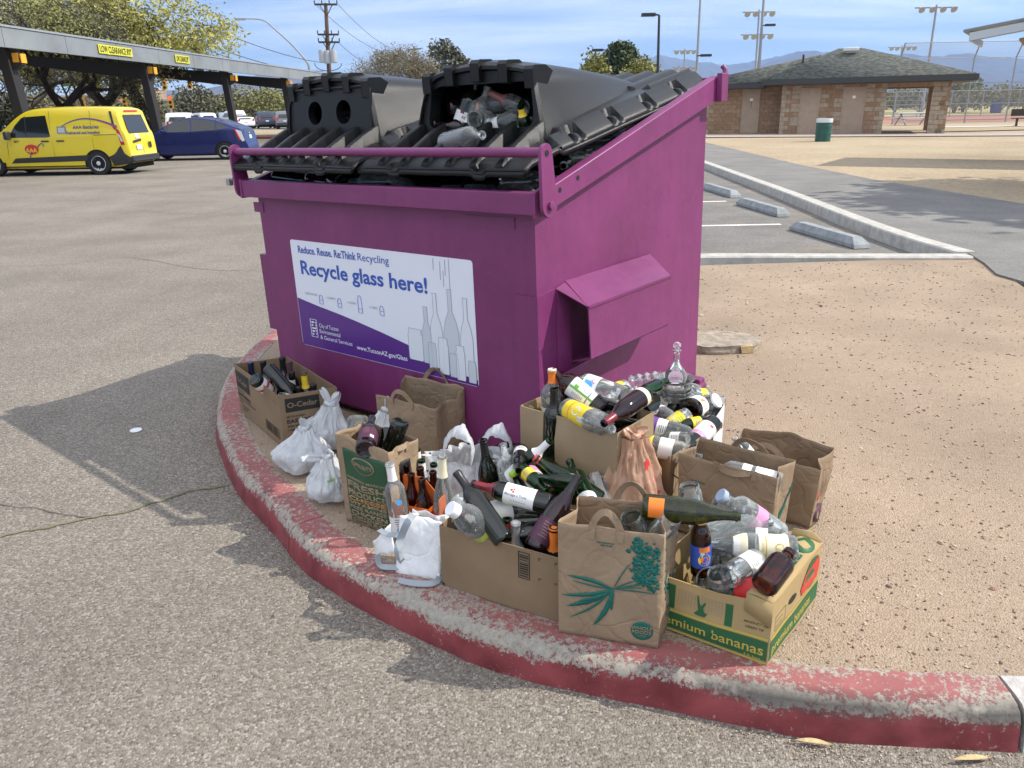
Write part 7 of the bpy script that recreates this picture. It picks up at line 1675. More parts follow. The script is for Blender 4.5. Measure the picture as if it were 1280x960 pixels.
# ================================================================ vehicles
TYRE = P('tyre_rubber', (.012, .012, .012), .8); ALLOY = P('alloy_rim', (.62, .63, .65), .4, metal=.15); WINM = P('tinted_car_glass', (.012, .016, .018), .04, spec=.8); TRIM = P('black_trim_plastic', (.025, .026, .028), .6); REDL = P('red_lamp_lens', (.45, .01, .01), .15); WHL = P('clear_lamp_lens', (.55, .57, .6), .12); ARCH = P('wheel_well_black', (.004, .004, .004), .9); PLATE = flat('number_plate_white', (.62, .64, .68), .4)
def lin(tab, x):
    if x <= tab[0][0]: return tab[0][1]
    for (a, b), (c, d) in zip(tab, tab[1:]):
        if x <= c: q = (x-a)/(c-a) if c > a else 0; return b+(d-b)*q
    return tab[-1][1]
def sm(tab, x):   # smooth interpolation
    if x <= tab[0][0]: return tab[0][1]
    for i, ((a, b), (c, d)) in enumerate(zip(tab, tab[1:])):
        if x <= c:
            q = (x-a)/(c-a) if c > a else 0
            m0 = (d-tab[i-1][1])/(c-tab[i-1][0])*(c-a) if i > 0 else (d-b); m1 = (tab[i+2][1]-b)/(tab[i+2][0]-a)*(c-a) if i+2 < len(tab) else (d-b)
            lo, hi = min(b, d), max(b, d); v = (2*q**3-3*q*q+1)*b+(q**3-2*q*q+q)*m0+(-2*q**3+3*q*q)*d+(q**3-q*q)*m1
            return min(hi+.02, max(lo-.02, v))
    return tab[-1][1]
def vehicle(label, cat, name, paint, mw, spec, group=None, detail=True):
    """local: x back(+) to front(-), y width, z up"""
    L_, W_ = spec['L'], spec['W']; top, bot_, belt = spec['top'], spec['bot'], spec['belt']; root = thing(name, label, cat, mw=mw, group=group)
    wt = spec['wt']; tum = spec['tumble']
    def hw(x, z):
        w = W_/2*lin(wt, x); zb, zt = sm(belt, x), sm(top, x)
        if z > zb: w -= tum*(z-zb)
        zl_ = sm(bot_, x)
        if z < zl_+.25: w -= .05*((zl_+.25-z)/.25)**2
        return w
    n = 54 if detail else 26; b = MB(); b.mat(paint); rows = []
    for i in range(n+1):
        x = L_*(i/n if not detail else (.5-.5*math.cos(math.pi*i/n))); zl_, zb, zt = sm(bot_, x), sm(belt, x), sm(top, x); zt = max(zt, zl_+.1); zb = min(zb, zt-.03); rg = []
        rr = spec.get('round', .09); zz = [zl_, zl_+.06, zl_+.25*(zb-zl_), zl_+.6*(zb-zl_), zb-.02, zb, zb+.33*(zt-zb), zb+.66*(zt-zb), zt-min(rr, (zt-zb)*.4)]
        side = [(hw(x, z), z) for z in zz]; w_t = side[-1][0]; side += [(w_t-rr*.35, zt-rr*.28), (w_t-rr*1.1, zt-.01), (w_t*.5, zt+.012)]
        side[0] = (side[0][0]-.06, side[0][1])
        rg = [(x, w, z) for w, z in side] + [(x, 0, zt+.016)] + [(x, -w, z) for w, z in side[::-1]]; rows.append(rg)
    k = len(rows[0]); b.add([p for r_ in rows for p in r_], [(i*k+j, i*k+(j+1) % k, (i+1)*k+(j+1) % k, (i+1)*k+j) for i in range(n) for j in range(k)] + [tuple(range(k))[::-1], tuple(n*k+j for j in range(k))])
    body = b.build('body', root, sharp=32)
    def panel(nm, pts, m, off=.006, par=None, both=True, cell=.07):
        # polygon in (x,z) laid on the flank: fill with a fine fan that follows the flank
        for s in ((-1, 1) if both else (-1,)):
            b = MB(); b.mat(m); xs = [p[0] for p in pts]; zs = [p[1] for p in pts]
            nx = max(2, int((max(xs)-min(xs))/cell)); 
            def span(x):
                hit = []
                for (xa, za), (xc, zc) in zip(pts, pts[1:]+pts[:1]):
                    if (xa-x)*(xc-x) <= 0 and abs(xa-xc) > 1e-9: hit.append(za+(zc-za)*(x-xa)/(xc-xa))
                return (min(hit), max(hit)) if hit else (zs[0], zs[0])
            def fn(u, v):
                e = 1e-4; x = min(xs)+e+(max(xs)-min(xs)-2*e)*u; a, c = span(x); z = a+(c-a)*v; return Vector((x, s*(hw(x, z)+off), z))
            b.grid(fn, nx, 5 if detail else 2); b.build(nm, par or root)
    def endpanel(nm, pts, m, xoff=.01, par=None, front=False):
        b = MB(); b.mat(m)
        def xs_(z):
            # find the outline x at height z at the tail / nose
            rng = [L_*i/400 for i in range(401)]
            ok = [x for x in rng if sm(bot_, x)-.01 <= z <= sm(top, x)+.005]
            return (min(ok) if front else max(ok)) if ok else (0 if front else L_)
        V = [Vector((xs_(z)+(-xoff if front else xoff), y, z)) for y, z in pts]; 
        b.add(V, [tuple(range(len(V)))]); return b.build(nm, par or root)
    spec['extra'](root, panel, endpanel, hw, body)
    for x in spec['wheels']:
        for s in (-1, 1):
            wr = spec['wr']; y = s*(W_/2*lin(wt, x)-.10); wroot = root
            b = MB(); b.mat(ARCH); n2 = 24; vs = [Vector((x+(wr+.055)*math.cos(R(a)), s*(hw(x, wr+.1)+.004), wr+(wr+.055)*math.sin(R(a)))) for a in range(-25, 206, 11)]; b.poly(vs if s < 0 else vs[::-1]); b.build('wheel_arch', root)
            T_ = axisframe(Vector((x, y-s*.0, wr)), (0, s, 0)); b = MB(); b.mat(TYRE); b.lathe([(wr*.62, -.09), (wr*.95, -.10), (wr, -.06), (wr, .09), (wr*.95, .112), (wr*.70, .115), (wr*.66, .105)], 30 if detail else 16, T_); ty = b.build('tyre', root)
            b = MB(); b.mat(ALLOY if spec.get('rim', 1) else TRIM); b.lathe([(wr*.66, .10), (wr*.60, .108), (wr*.56, .085), (wr*.22, .095), (wr*.14, .112), (0, .115)], 30 if detail else 12, T_)
            if detail:
                b.mat(ARCH)
                for k in range(spec.get('holes', 10)):
                    a = 2*math.pi*k/spec.get('holes', 10); c_ = Vector((wr*.42*math.cos(a), wr*.42*math.sin(a), .0)); hz = .097; rr = wr*(.085 if spec.get('holes', 10) > 6 else .13)
                    vv = []
                    for q in range(8): t2 = q*.785; rad = Vector((math.cos(a), math.sin(a), 0)); tan = Vector((-math.sin(a), math.cos(a), 0)); p = c_+rad*(rr*1.35*math.cos(t2))+tan*(rr*.8*math.sin(t2)); rl = p.length/wr; z_ = lin([(.22, .095), (.56, .085)], rl)+.004; vv.append(T_ @ Vector((p.x, p.y, z_)))
                    b.poly(vv)
            b.build('rim', ty)
    # underside
    b = MB(); b.mat(ARCH); b.bx((L_*.04, -W_*.42, .16), (L_*.97, W_*.42, min(p[1] for p in bot_)+.06)); b.build('underbody', root)
    return root
# --- yellow van
YP = P('van_yellow_paint', (.72, .56, .02), .28, var=.04, vscale=.8, coat=.6); YB = flat('van_blue_print', (.05, .05, .28), .4)
L_ = 4.82
vtop = [(0, .75), (.12, .95), (.5, 1.06), (1.0, 1.15), (1.25, 1.28), (1.7, 1.62), (2.05, 1.79), (2.5, 1.84), (3.4, 1.855), (4.3, 1.83), (4.5, 1.79), (4.57, 1.72), (4.66, 1.30), (4.76, .98), (4.80, .50), (4.82, .45)]
vbelt = [(0, .70), (.5, .92), (1.1, 1.0), (2.2, 1.04), (3.3, 1.08), (4.82, 1.10)]
vbot = [(0, .32), (.3, .22), (4.4, .22), (4.7, .30), (4.82, .36)]
def van_ex(root, panel, endp, hw, body):
    panel('side_window', [(1.36, 1.06), (1.44, 1.10), (1.62, 1.36), (1.88, 1.60), (2.60, 1.64), (2.62, 1.07), (2.5, 1.05)], WINM)
    panel('window_post', [(1.92, 1.06), (1.96, 1.06), (1.97, 1.63), (1.93, 1.63)], TRIM, .009)
    panel('sill_trim', [(1.35, .36), (3.78, .40), (3.84, .52), (3.80, .56), (1.50, .50)], TRIM)
    panel('rub_strip', [(1.0, .245), (4.0, .245), (4.0, .275), (1.0, .275)], TRIM, .004)
    panel('slide_rail', [(3.86, 1.085), (4.50, 1.09), (4.50, 1.105), (3.86, 1.10)], TRIM, .004)
    for xx in (2.64, 3.80): panel('door_gap', [(xx, .42 if xx < 3 else .58), (xx+.012, .42 if xx < 3 else .58), (xx+.02, 1.75), (xx+.008, 1.75)], TRIM, .003)
    panel('door_gap', [(1.30, .45), (1.312, .45), (1.36, 1.05), (1.348, 1.05)], TRIM, .003)
    for xx in (2.34, 2.78): panel('door_handle', [(xx, .93), (xx+.22, .93), (xx+.22, .97), (xx, .97)], TRIM, .022)
    panel('bumper_corner', [(4.26, .24), (4.80, .30), (4.80, .46), (4.60, .62), (4.58, .80), (4.47, .70), (4.40, .58), (4.20, .50), (4.30, .36)], TRIM, .005)
    panel('pillar_trim', [(4.38, 1.35), (4.50, 1.20), (4.47, 1.72), (4.36, 1.72)], TRIM, .006)
    panel('tail_lamp', [(4.49, 1.28), (4.60, 1.20), (4.70, .82), (4.62, .76), (4.53, .92)], REDL, .010); panel('tail_lamp_clear', [(4.54, 1.13), (4.62, 1.08), (4.67, .90), (4.57, .92)], WHL, .016)
    endp('rear_window', [(-.62, 1.12), (.62, 1.12), (.56, 1.62), (-.56, 1.62)], WINM, .02); endp('brake_light', [(-.42, 1.70), (.42, 1.70), (.40, 1.745), (-.40, 1.745)], REDL, .03)
    endp('bumper', [(-.80, .36), (.80, .36), (.80, .50), (-.80, .50)], TRIM, .06); endp('door_gap', [(-.008, .52), (.008, .52), (.008, 1.66), (-.008, 1.66)], TRIM, .025)
    endp('grab_trim', [(-.55, .86), (-.05, .90), (-.05, .96), (-.55, .92)], TRIM, .03); endp('number_plate', [(-.42, .66), (-.10, .66), (-.10, .80), (-.42, .80)], PLATE, .03); endp('door_notice', [(-.33, .97), (-.12, .97), (-.12, 1.10), (-.33, 1.10)], PAPER_W, .022)
    endp('rear_lock', [(.35, .70), (.52, .70), (.52, .86), (.35, .86)], TRIM, .035)
    b = MB(); b.mat(TRIM); b.box((4.80, 0, .42), (.14, 1.66, .18)); b.build('bumper', root, bevel=.03)
    b = MB()
    F = lambda x, z, o=.009: Vector((x, -(hw(x, z)+o), z))
    b.mat(YB)
    def band(x0, x1, f0, f1, m, o):
        b.mat(m); b.grid(lambda u, v: F(x0+(x1-x0)*u, f0(u)+(f1(u)-f0(u))*v, o), 30, 1)
    arc = lambda u: 1.33+.22*math.sin(math.pi*min(1, u*1.02)*.62+.25)-.0
    A1 = lambda u: 1.34+.20*(1-(1-u/.45)**2) if u < .45 else 1.54-.22*((u-.45)/.55)**1.8
    band(2.98, 4.55, lambda u: A1(u)-.012-.030*u, lambda u: A1(u)+.012, YB, .010); band(3.70, 4.55, lambda u: A1(.46+.54*u)-.055*u-.012, lambda u: A1(.46+.54*u)-.014-.02*u, RED, .011)
    b.mat(INK); b.grid(lambda u, v: F(2.84+.26*u, 1.15+.19*v, .011), 4, 4); b.mat(SILV); b.grid(lambda u, v: F(2.87+.19*u, 1.175+.13*v, .013), 4, 4)
    def tx(s, x, z, sz, m, bold=.02, xs=1, sh=0): b.text(s, sz, fn=lambda px, py: F(x+px, z+py, .014), m=m, bold=bold, xs=xs, align='L', shear=sh)
    tx('AAA Batteries', 3.30, 1.27, .125, YB, .02, 1.0); tx('Delivered and Installed', 3.10, 1.13, .105, YB, .018, .98); tx('2871', 1.55, .93, .08, BLACKP)
    b.mat(RED); n = 26; b.poly([F(2.02+.20*math.cos(6.28318*i/n), .735+.135*math.sin(6.28318*i/n), .010) for i in range(n)]); tx('AAA', 1.845, .655, .165, YP, .025, .95)
    b.mat(YB); b.tube([F(1.93, .52, .012), F(1.98, .62, .012), F(2.02, .66, .012)], .012, 4); b.tube([F(2.20, .80, .012), F(2.32, .90, .012), F(2.38, .88, .012), F(2.37, .80, .012)], .012, 4)
    b.build('side_lettering', body)
    b = MB(); b.mat(TRIM); b.box((1.45, -1.02, 1.12), (.12, .2, .22)); b.build('mirror', root, bevel=.03); b = MB(); b.mat(TRIM); b.box((1.45, 1.02, 1.12), (.12, .2, .22)); b.build('mirror', root, bevel=.03)
    b = MB(); b.mat(TRIM); b.tube([(4.66, -.60, 1.12), (4.62, -.40, 1.30)], .012, 6); b.build('wiper', root)
    endp('headlight', [(-.80, .72), (-.50, .66), (-.50, .56), (-.80, .60)], WHL, .0, front=True); endp('headlight', [(.80, .72), (.50, .66), (.50, .56), (.80, .60)], WHL, .0, front=True); endp('grille', [(-.45, .40), (.45, .40), (.45, .60), (-.45, .60)], TRIM, .0, front=True)
wheel_rear = gp(132, 218, 0)
vs_ = dict(L=L_, W=1.83, top=vtop, bot=vbot, belt=vbelt, wt=[(0, .72), (.25, .90), (.8, .98), (1.6, 1), (4.2, 1), (4.6, .975), (4.74, .95), (4.82, .90)], tumble=.13, wheels=(.80, 3.86), wr=.325, extra=van_ex, holes=12, round=.10)
mwv = Matrix.Translation((wheel_rear.x-3.86, wheel_rear.y+.78, 0)) @ Matrix.Rotation(R(-1.5), 4, 'Z')
vehicle('bright yellow delivery van with AAA lettering and a blue and red arc, parked facing left', 'van', 'delivery_van', YP, mwv, vs_)
# --- blue hatchback
BP = P('metallic_dark_blue_paint', (.005, .014, .11), .28, metal=.1, coat=.35)
def pr_ex(root, panel, endp, hw, body):
    panel('side_window', [(1.30, .99), (1.62, 1.20), (2.05, 1.37), (2.50, 1.42), (3.10, 1.38), (3.62, 1.22), (3.82, 1.10), (3.3, 1.04), (2.4, 1.0)], WINM, .006)
    for xx in (1.62, 2.46, 3.36): panel('window_post', [(xx, 1.0), (xx+.05, 1.0), (xx+.05, 1.40), (xx, 1.40)] if xx > 2 else [(xx, 1.0), (xx+.03, 1.0), (xx+.03, 1.2), (xx, 1.19)], BP, .008)
    for xx in (1.42, 2.44, 3.42): panel('door_gap', [(xx, .32), (xx+.01, .32), (xx+.02, .98), (xx+.01, .98)], ARCH, .004)
    for xx in (2.22, 3.20): panel('door_handle', [(xx, .86), (xx+.18, .87), (xx+.18, .90), (xx, .89)], BP, .02)
    panel('tail_lamp', [(4.02, 1.07), (4.30, .98), (4.36, .66), (4.26, .62), (4.14, .86)], WHL, .009); panel('tail_lamp_edge', [(4.00, 1.08), (4.08, 1.06), (4.24, .66), (4.18, .64)], REDL, .012)
    endp('rear_window', [(-.60, .96), (.60, .96), (.56, 1.06), (-.56, 1.06)], WINM, .012); endp('number_plate', [(-.16, .72), (.16, .72), (.16, .85), (-.16, .85)], PLATE, .02); endp('badge', [(-.06, .90), (.06, .90), (.06, .94), (-.06, .94)], ALLOY, .02)
    endp('headlight', [(-.78, .66), (-.5, .62), (-.5, .54), (-.78, .58)], WHL, 0, front=True); endp('headlight', [(.78, .66), (.5, .62), (.5, .54), (.78, .58)], WHL, 0, front=True)
    # rear glass over the hatch
    b = MB(); b.mat(WINM); b.add([(3.45, -.55, 1.40), (3.45, .55, 1.40), (4.10, .58, 1.155), (4.10, -.58, 1.155)], [(0, 1, 2, 3)]); b.build('hatch_window', root)
    for s in (-1, 1): b = MB(); b.mat(BP); b.box((1.50, s*.95, 1.02), (.14, .16, .12)); b.build('mirror', root, bevel=.03)
pt = [(0, .45), (.1, .62), (.5, .80), (1.0, .93), (1.6, 1.24), (2.1, 1.43), (2.5, 1.48), (3.1, 1.45), (3.7, 1.30), (4.12, 1.13), (4.26, 1.07), (4.33, .90), (4.38, .66), (4.44, .50), (4.46, .34)]
pb_ = [(0, .30), (.4, .19), (4.0, .19), (4.3, .25), (4.46, .30)]
wr_ = gp(281, 195, 0); D_ = 30.0; bs = ray(281, 194); q = Vector((0, 0, EYE))+bs*(D_/bs.y)
ps_ = dict(L=4.46, W=1.745, top=pt, bot=pb_, belt=[(0, .50), (.5, .74), (1.1, .92), (2.5, .98), (3.6, 1.03), (4.46, 1.0)], wt=[(0, .70), (.3, .90), (.9, .98), (1.8, 1), (3.6, 1), (4.1, .96), (4.35, .90), (4.46, .85)], tumble=.30, wheels=(.92, 3.62), wr=.305, extra=pr_ex, holes=5, round=.07)
vehicle('dark blue hatchback parked beyond the yellow van, facing left', 'car', 'parked_car', BP, Matrix.Translation((q.x-3.62, D_+.75, 0)) @ Matrix.Rotation(R(2), 4, 'Z'), ps_)
# --- distant vehicles on the street
def far_ex(kind):
    def ex(root, panel, endp, hw, body):
        if kind == 'truck':
            panel('side_window', [(1.75, 1.22), (2.2, 1.62), (3.35, 1.64), (3.4, 1.22)], WINM); 
        else: panel('side_window', [(1.25, 1.08), (1.8, 1.48), (3.9, 1.50), (4.2, 1.10)], WINM)
        zt = 1.62 if kind == 'truck' else 1.50
        endp('rear_window', [(-.62, 1.12), (.62, 1.12), (.55, zt-.08), (-.55, zt-.08)], WINM, .02); 
        for s in (-1, 1): endp('tail_lamp', [(s*.66, .85), (s*.82, .85), (s*.80, 1.12), (s*.66, 1.10)], REDL, .03)
        endp('bumper', [(-.78, .42), (.78, .42), (.78, .58), (-.78, .58)], TRIM if kind != 'truck' else ALLOY, .04); endp('number_plate', [(-.16, .72), (.16, .72), (.16, .84), (-.16, .84)], PLATE, .05)
    return ex
suv_t = [(0, .8), (.3, 1.0), (1.1, 1.12), (1.6, 1.5), (2.2, 1.70), (4.1, 1.70), (4.4, 1.55), (4.6, 1.0), (4.65, .6)]
trk_t = [(0, .85), (.3, 1.1), (1.4, 1.2), (2.0, 1.7), (2.4, 1.85), (3.3, 1.84), (3.5, 1.3), (3.55, 1.18), (5.5, 1.18), (5.55, .7)]
def far(kind, px, D, col, label, rz, coln):
    q = at(px, 150, D); L__ = 5.55 if kind == 'truck' else 4.65; t_ = trk_t if kind == 'truck' else suv_t
    sp_ = dict(L=L__, W=1.9, top=t_, bot=[(0, .4), (.4, .3), (L__-.4, .3), (L__, .4)], belt=[(0, .8), (1.2, 1.05), (L__, 1.10)], wt=[(0, .8), (.3, .93), (1, 1), (L__-.5, 1), (L__, .93)], tumble=.16, wheels=(.95, L__-1.0), wr=.36, extra=far_ex(kind), round=.10)
    pm = P(coln, col, .35, coat=.5)
    m = Matrix.Translation((q.x, D, 0)) @ Matrix.Rotation(R(rz), 4, 'Z') @ Matrix.Translation((-L__, 0, 0))
    vehicle(label, 'truck' if kind == 'truck' else 'car', 'pickup_truck' if kind == 'truck' else 'parked_car', pm, m, sp_, detail=False, group='vehicles across the street')
far('suv', 222, 62, (.72, .73, .74), 'white wagon seen between the canopy posts above the blue hatchback', -75, 'far_white_paint')
far('truck', 308, 84, (.74, .75, .76), 'white pickup truck waiting on the street right of the thin canopy post', -50, 'far_white_truck_paint')
far('suv', 334, 88, (.02, .03, .07), 'dark navy sport utility across the street, left of the dumpster', -65, 'far_navy_paint')
far('suv', 356, 84, (.16, .17, .19), 'grey sport utility right next to the dumpster edge', -78, 'far_grey_paint')
far('suv', 322, 105, (.70, .70, .70), 'white car behind the pickup and the navy one', -60, 'far_white_paint_b')
far('suv', 285, 95, (.25, .30, .34), 'pale blue-grey car roof showing over the blue hatchback', -60, 'far_bluegrey_paint')
far('suv', 262, 92, (.60, .62, .63), 'silver car roof showing over the middle of the blue hatchback', -50, 'far_silver_paint')
far('suv', 345, 110, (.30, .33, .36), 'small grey car between the navy and the grey ones', -60, 'far_grey_paint_b')

# ================================================================ signals, utility poles, wires
SIGY = flat('signal_yellow', (.50, .27, .02), .5); SIGL = bpy.data.materials.new('signal_red_lamp'); SIGL.use_nodes = True; e = SIGL.node_tree.nodes['Principled BSDF']; e.inputs['Emission Color'].default_value = (1, .05, .03, 1); e.inputs['Emission Strength'].default_value = 2.5; e.inputs['Base Color'].default_value = (.5, .02, .02, 1)
def signal(px, py, D, label, lit=False):
    q = at(px, py, D); root = thing('traffic_signal', label, 'traffic signal', loc=tuple(q), group='traffic signals at the junction')
    b = MB(); b.mat(SIGY); b.bx((-.19, -.12, -.55), (.19, .12, .55)); b.build('housing', root)
    for k in range(3):
        b = MB(); b.mat(SIGL if (lit and k == 0) else ARCH); b.lathe([(0, .0), (.13, 0), (.13, .02), (0, .025)], 12, axisframe(Vector((0, -.125, .36-.36*k)), (0, -1, 0))); b.build('lens', root)
sgD = 75
for px, py, lb, lit in ((122, 105, 'yellow traffic signal hanging from the mast arm left of the tree trunk', 0), (103, 126, 'yellow traffic signal on a pole behind the van roof', 0), (156, 127, 'yellow traffic signal low beside the leaning trunk', 0), (173, 102.5, 'yellow traffic signal between the leaning trunk and the canopy post', 0), (205.5, 104, 'yellow traffic signal just right of the canopy post', 0), (237, 103, 'traffic signal hanging right of the amber canopy marker', 0), (213.5, 128, 'traffic signal with its red lamp lit in front of the long wall', 1)):
    signal(px, py, sgD, lb, lit)
a0, a1 = at(85, 124, sgD), at(205, 100, sgD); ms = thing('signal_mast', 'curved grey signal mast arm behind the canopy', 'signal mast', loc=(a0.x, sgD, 0)); b = MB(); b.mat(GALV); b.tube([Vector((0, .2, 0)), Vector((0, .2, a0.z)), *[p-Vector((a0.x, sgD-.2, 0)) for p in (at(100, 117, sgD), at(130, 107, sgD), at(165, 101.5, sgD), at(240, 98, sgD))]], .11, 8); b.build('mast_arm', ms)
b = MB(); b.mat(flat('street_sign_green', (.01, .16, .08), .5)); p = at(98, 104, sgD)-Vector((a0.x, sgD, 0)); b.box(p, (3.2, .05, .5)); b.build('street_sign', ms)
for px in (92, 158, 214): 
    q = at(px, 150, sgD); t0 = thing('signal_pole', {92: 'pale signal pole behind the van roof', 158: 'grey signal pole next to the leaning trunk', 214: 'signal pole carrying the red lit signal'}[px], 'pole', loc=(q.x, sgD+.3, 0)); b = MB(); b.mat(GALV); b.tube([(0, 0, 0), (0, 0, at(px, 112 if px != 214 else 118, sgD).z)], .1, 8); b.build('pole', t0)
def wires(name, label, pts_list, r_=.03):
    b = MB(); b.mat(flat('wire_black', (.03, .03, .035), .6))
    for a, c, sag in pts_list: b.tube([a.lerp(c, k/16)-Vector((0, 0, sag*4*(k/16)*(1-k/16))) for k in range(17)], r_, 4)
    return tag(b.build(name), label, 'cables')
# main utility pole
UD = 60; ub_ = at(413, 140, UD); ut = at(407, 4, UD); up_ = thing('utility_pole', 'brown wooden utility pole with cross arms and three grey transformers', 'utility pole', loc=(ub_.x, UD, 0)); o_ = Vector((ub_.x, UD, 0))
b = MB(); b.mat(WOODP); b.tube([(0, 0, 0), ut-o_], [.19, .12], 10); b.build('pole', up_)
for y_, x0, x1 in ((6, 394, 422), (43.5, 398, 424), (53, 399, 425)):
    a, c = at(x0, y_, UD)-o_, at(x1, y_, UD)-o_; b = MB(); b.mat(BRONZE); b.beam(a+Vector((0, -.2, 0)), c+Vector((0, -.2, 0)), .12, .12)
    for k in (0, .33, .66, 1): p = a.lerp(c, k)+Vector((0, -.2, .15)); b.lathe([(0, .13), (.04, .10), (.04, -.1), (0, -.12)], 8, Matrix.Translation(p))
    m_ = (a+c)/2; b.beam(a.lerp(c, .2)+Vector((0, -.2, 0)), m_+Vector((0, -.15, -.7)), .05); b.beam(a.lerp(c, .8)+Vector((0, -.2, 0)), m_+Vector((0, -.15, -.7)), .05)
    b.build('crossarm', up_)
for px, yp in ((404.5, 71), (411, 72), (418.5, 71)):
    p = at(px, yp, UD)-o_+Vector((0, -.4, 0)); b = MB(); b.mat(LAMPM); b.lathe([(0, .45), (.22, .42), (.24, .35), (.24, -.38), (.2, -.42), (0, -.42)], 14, Matrix.Translation(p)); b.build('transformer', up_)
b = MB(); b.mat(BRONZE); c_ = at(411, 76, UD)-o_; b.tube([c_+Vector((.95*math.cos(t_*.3), -.3, .8*math.sin(t_*.3)*.6-.2)) for t_ in range(10, 22)], .025, 5); b.build('cable_loop', up_)
U2 = 110; u2b = at(519, 130, U2); u2t = at(517.5, 58, U2); p2_ = thing('utility_pole', 'thinner distant utility pole between the bare tree and the gum tree', 'utility pole', loc=(u2b.x, U2, 0)); b = MB(); b.mat(P('weathered_pole', (.22, .18, .15), .9)); b.tube([(0, 0, 0), u2t-Vector((u2b.x, U2, 0))], [.2, .14], 8); b.build('pole', p2_)
a, c = at(511, 62, U2)-Vector((u2b.x, U2, 0)), at(526, 61, U2)-Vector((u2b.x, U2, 0)); b = MB(); b.mat(BRONZE); b.beam(a, c, .14, .14); b.build('crossarm', p2_)
wires('power_lines', 'power lines running between the two utility poles', [(at(394, 5, UD), at(511, 61, U2), 1.5), (at(422, 5, UD), at(526, 60, U2), 1.5), (at(424, 54, UD), at(470, 80, 90), .4)], .02)
wires('power_lines', 'power lines sagging from the upper left down to the utility pole', [(at(232, 50, 45), at(400, 94, UD+5), .5), (at(225, 40, 45), at(404, 89, UD+5), .5), (at(240, 24, 45), at(400, 78, 70), .3), (at(150, 60, 45), at(232, 50, 45), 0.3)], .022)
# curved arm street lamp
LD = 68; lb_ = at(387, 130, LD); o_ = Vector((lb_.x, LD, 0)); sl2 = thing('street_lamp', 'grey street lamp with a long slanting arm reaching left', 'street lamp', loc=(lb_.x, LD, 0))
b = MB(); b.mat(GALV); b.tube([Vector((0, 0, 0))]+[q-o_ for q in catmull([at(386, 97, LD), at(386, 83, LD), at(381, 74, LD), at(365, 56, LD), at(345, 38, LD), at(328, 25, LD), at(300, 23.5, LD)], 5)], [.11]+[.10-.002*k for k in range(31)], 8); b.build('pole', sl2)
b = MB(); b.mat(LAMPM); b.box(at(302, 24, LD)-o_, (.7, .3, .14)); b.build('lamp_head', sl2); b = MB(); b.mat(ARCH); b.box(at(380.5, 94.5, LD)-o_, (.65, .06, .45)); b.build('small_sign', sl2)

# ================================================================ buildings across the street (left)
BEI = P('beige_stucco', (.36, .33, .24), .9, var=.1); BEI2 = P('pale_stucco', (.48, .43, .30), .9, var=.1); BRN = P('brown_stucco', (.26, .17, .12), .9, var=.15); DKW = P('dark_opening', (.03, .03, .035), .5)
def lowb(label, px0, px1, ytop, D, m, dep=8, openings=()):
    a, c = at(px0, 140, D), at(px1, 140, D); zt = at((px0+px1)/2, ytop, D).z; root = thing('low_building', label, 'building', loc=(a.x, D, 0)); w_ = c.x-a.x
    b = MB(); b.mat(m); b.bx((0, 0, 0), (w_, dep, zt)); wl = b.build('wall', root); b = MB(); b.mat(BEI2); b.bx((-.1, -.1, zt), (w_+.1, dep+.1, zt+.25)); b.build('parapet', root)
    for (u0, u1, h0, h1) in openings: b = MB(); b.mat(DKW); b.bx((w_*u0, -.05, h0), (w_*u1, -.003, h1)); b.build('window', root)
lowb('long grey-beige wall-like building behind the red traffic signal', 190, 243, 126.5, 110, BEI)
lowb('pale stepped building behind the thin canopy post', 243, 262, 124, 125, BEI2)
lowb('beige building with dark shaded front to the right of the pale pier', 262, 318, 129, 118, BEI, openings=((.1, .25, 1, 2.6), (.55, .75, .6, 2.6)))
lowb('low cream building far behind the street trees', 330, 372, 136, 150, BEI2, openings=((.2, .4, .6, 2.4),))
lowb('brown stucco building behind the van and the traffic signals', 60, 150, 121, 115, BRN, openings=((.3, .5, 1, 3),))
lowb('taller tan building with a parapet right of the leaning trunk', 148, 186, 112, 135, P('tan_block', (.34, .25, .18), .9))
b_ = at(262, 140, 108); 

# ================================================================ trees
BARK = P('dark_bark', (.035, .026, .02), .95, var=.4, vscale=6, bump=.6, bscale=14); BARK2 = P('grey_brown_bark', (.13, .10, .075), .95, var=.3, vscale=6)
def leafm(name, c, var=.35):
    m = P(name, c, .7, var=var, vscale=1.3); return m
LF_G = leafm('golden_green_leaves', (.34, .31, .06)); LF_G2 = leafm('olive_leaves', (.22, .215, .06)); LF_D = leafm('dusty_leaves', (.10, .095, .045)); LF_P = leafm('pine_needles', (.05, .075, .028)); LF_E = leafm('gum_leaves', (.13, .13, .085)); LF_B = leafm('bare_twig_haze', (.19, .16, .09)); LF_Y = leafm('yellow_green_leaves', (.20, .195, .045))
def leaves(b, pts, size, rn_, droop=0., stretch=1.):
    vs, fs = b.v, b.f; n0 = len(fs)
    for p in pts:
        a = rn_.uniform(0, 6.28); e = rn_.uniform(-1, 1); s = size*rn_.uniform(.5, 1.4)
        d = Vector((math.cos(a), math.sin(a), e-droop)).normalized(); u = Vector((rn_.uniform(-1, 1), rn_.uniform(-1, 1), rn_.uniform(-1, 1))).cross(d).normalized(); k = len(vs)
        d *= s*stretch; u *= s*.5
        vs.append(tuple(p-u*.3)); vs.append(tuple(p+d*.5-u)); vs.append(tuple(p+d)); vs.append(tuple(p+d*.5+u)); fs.append((k, k+1, k+2, k+3))
    b.m += [b.cur]*(len(fs)-n0)
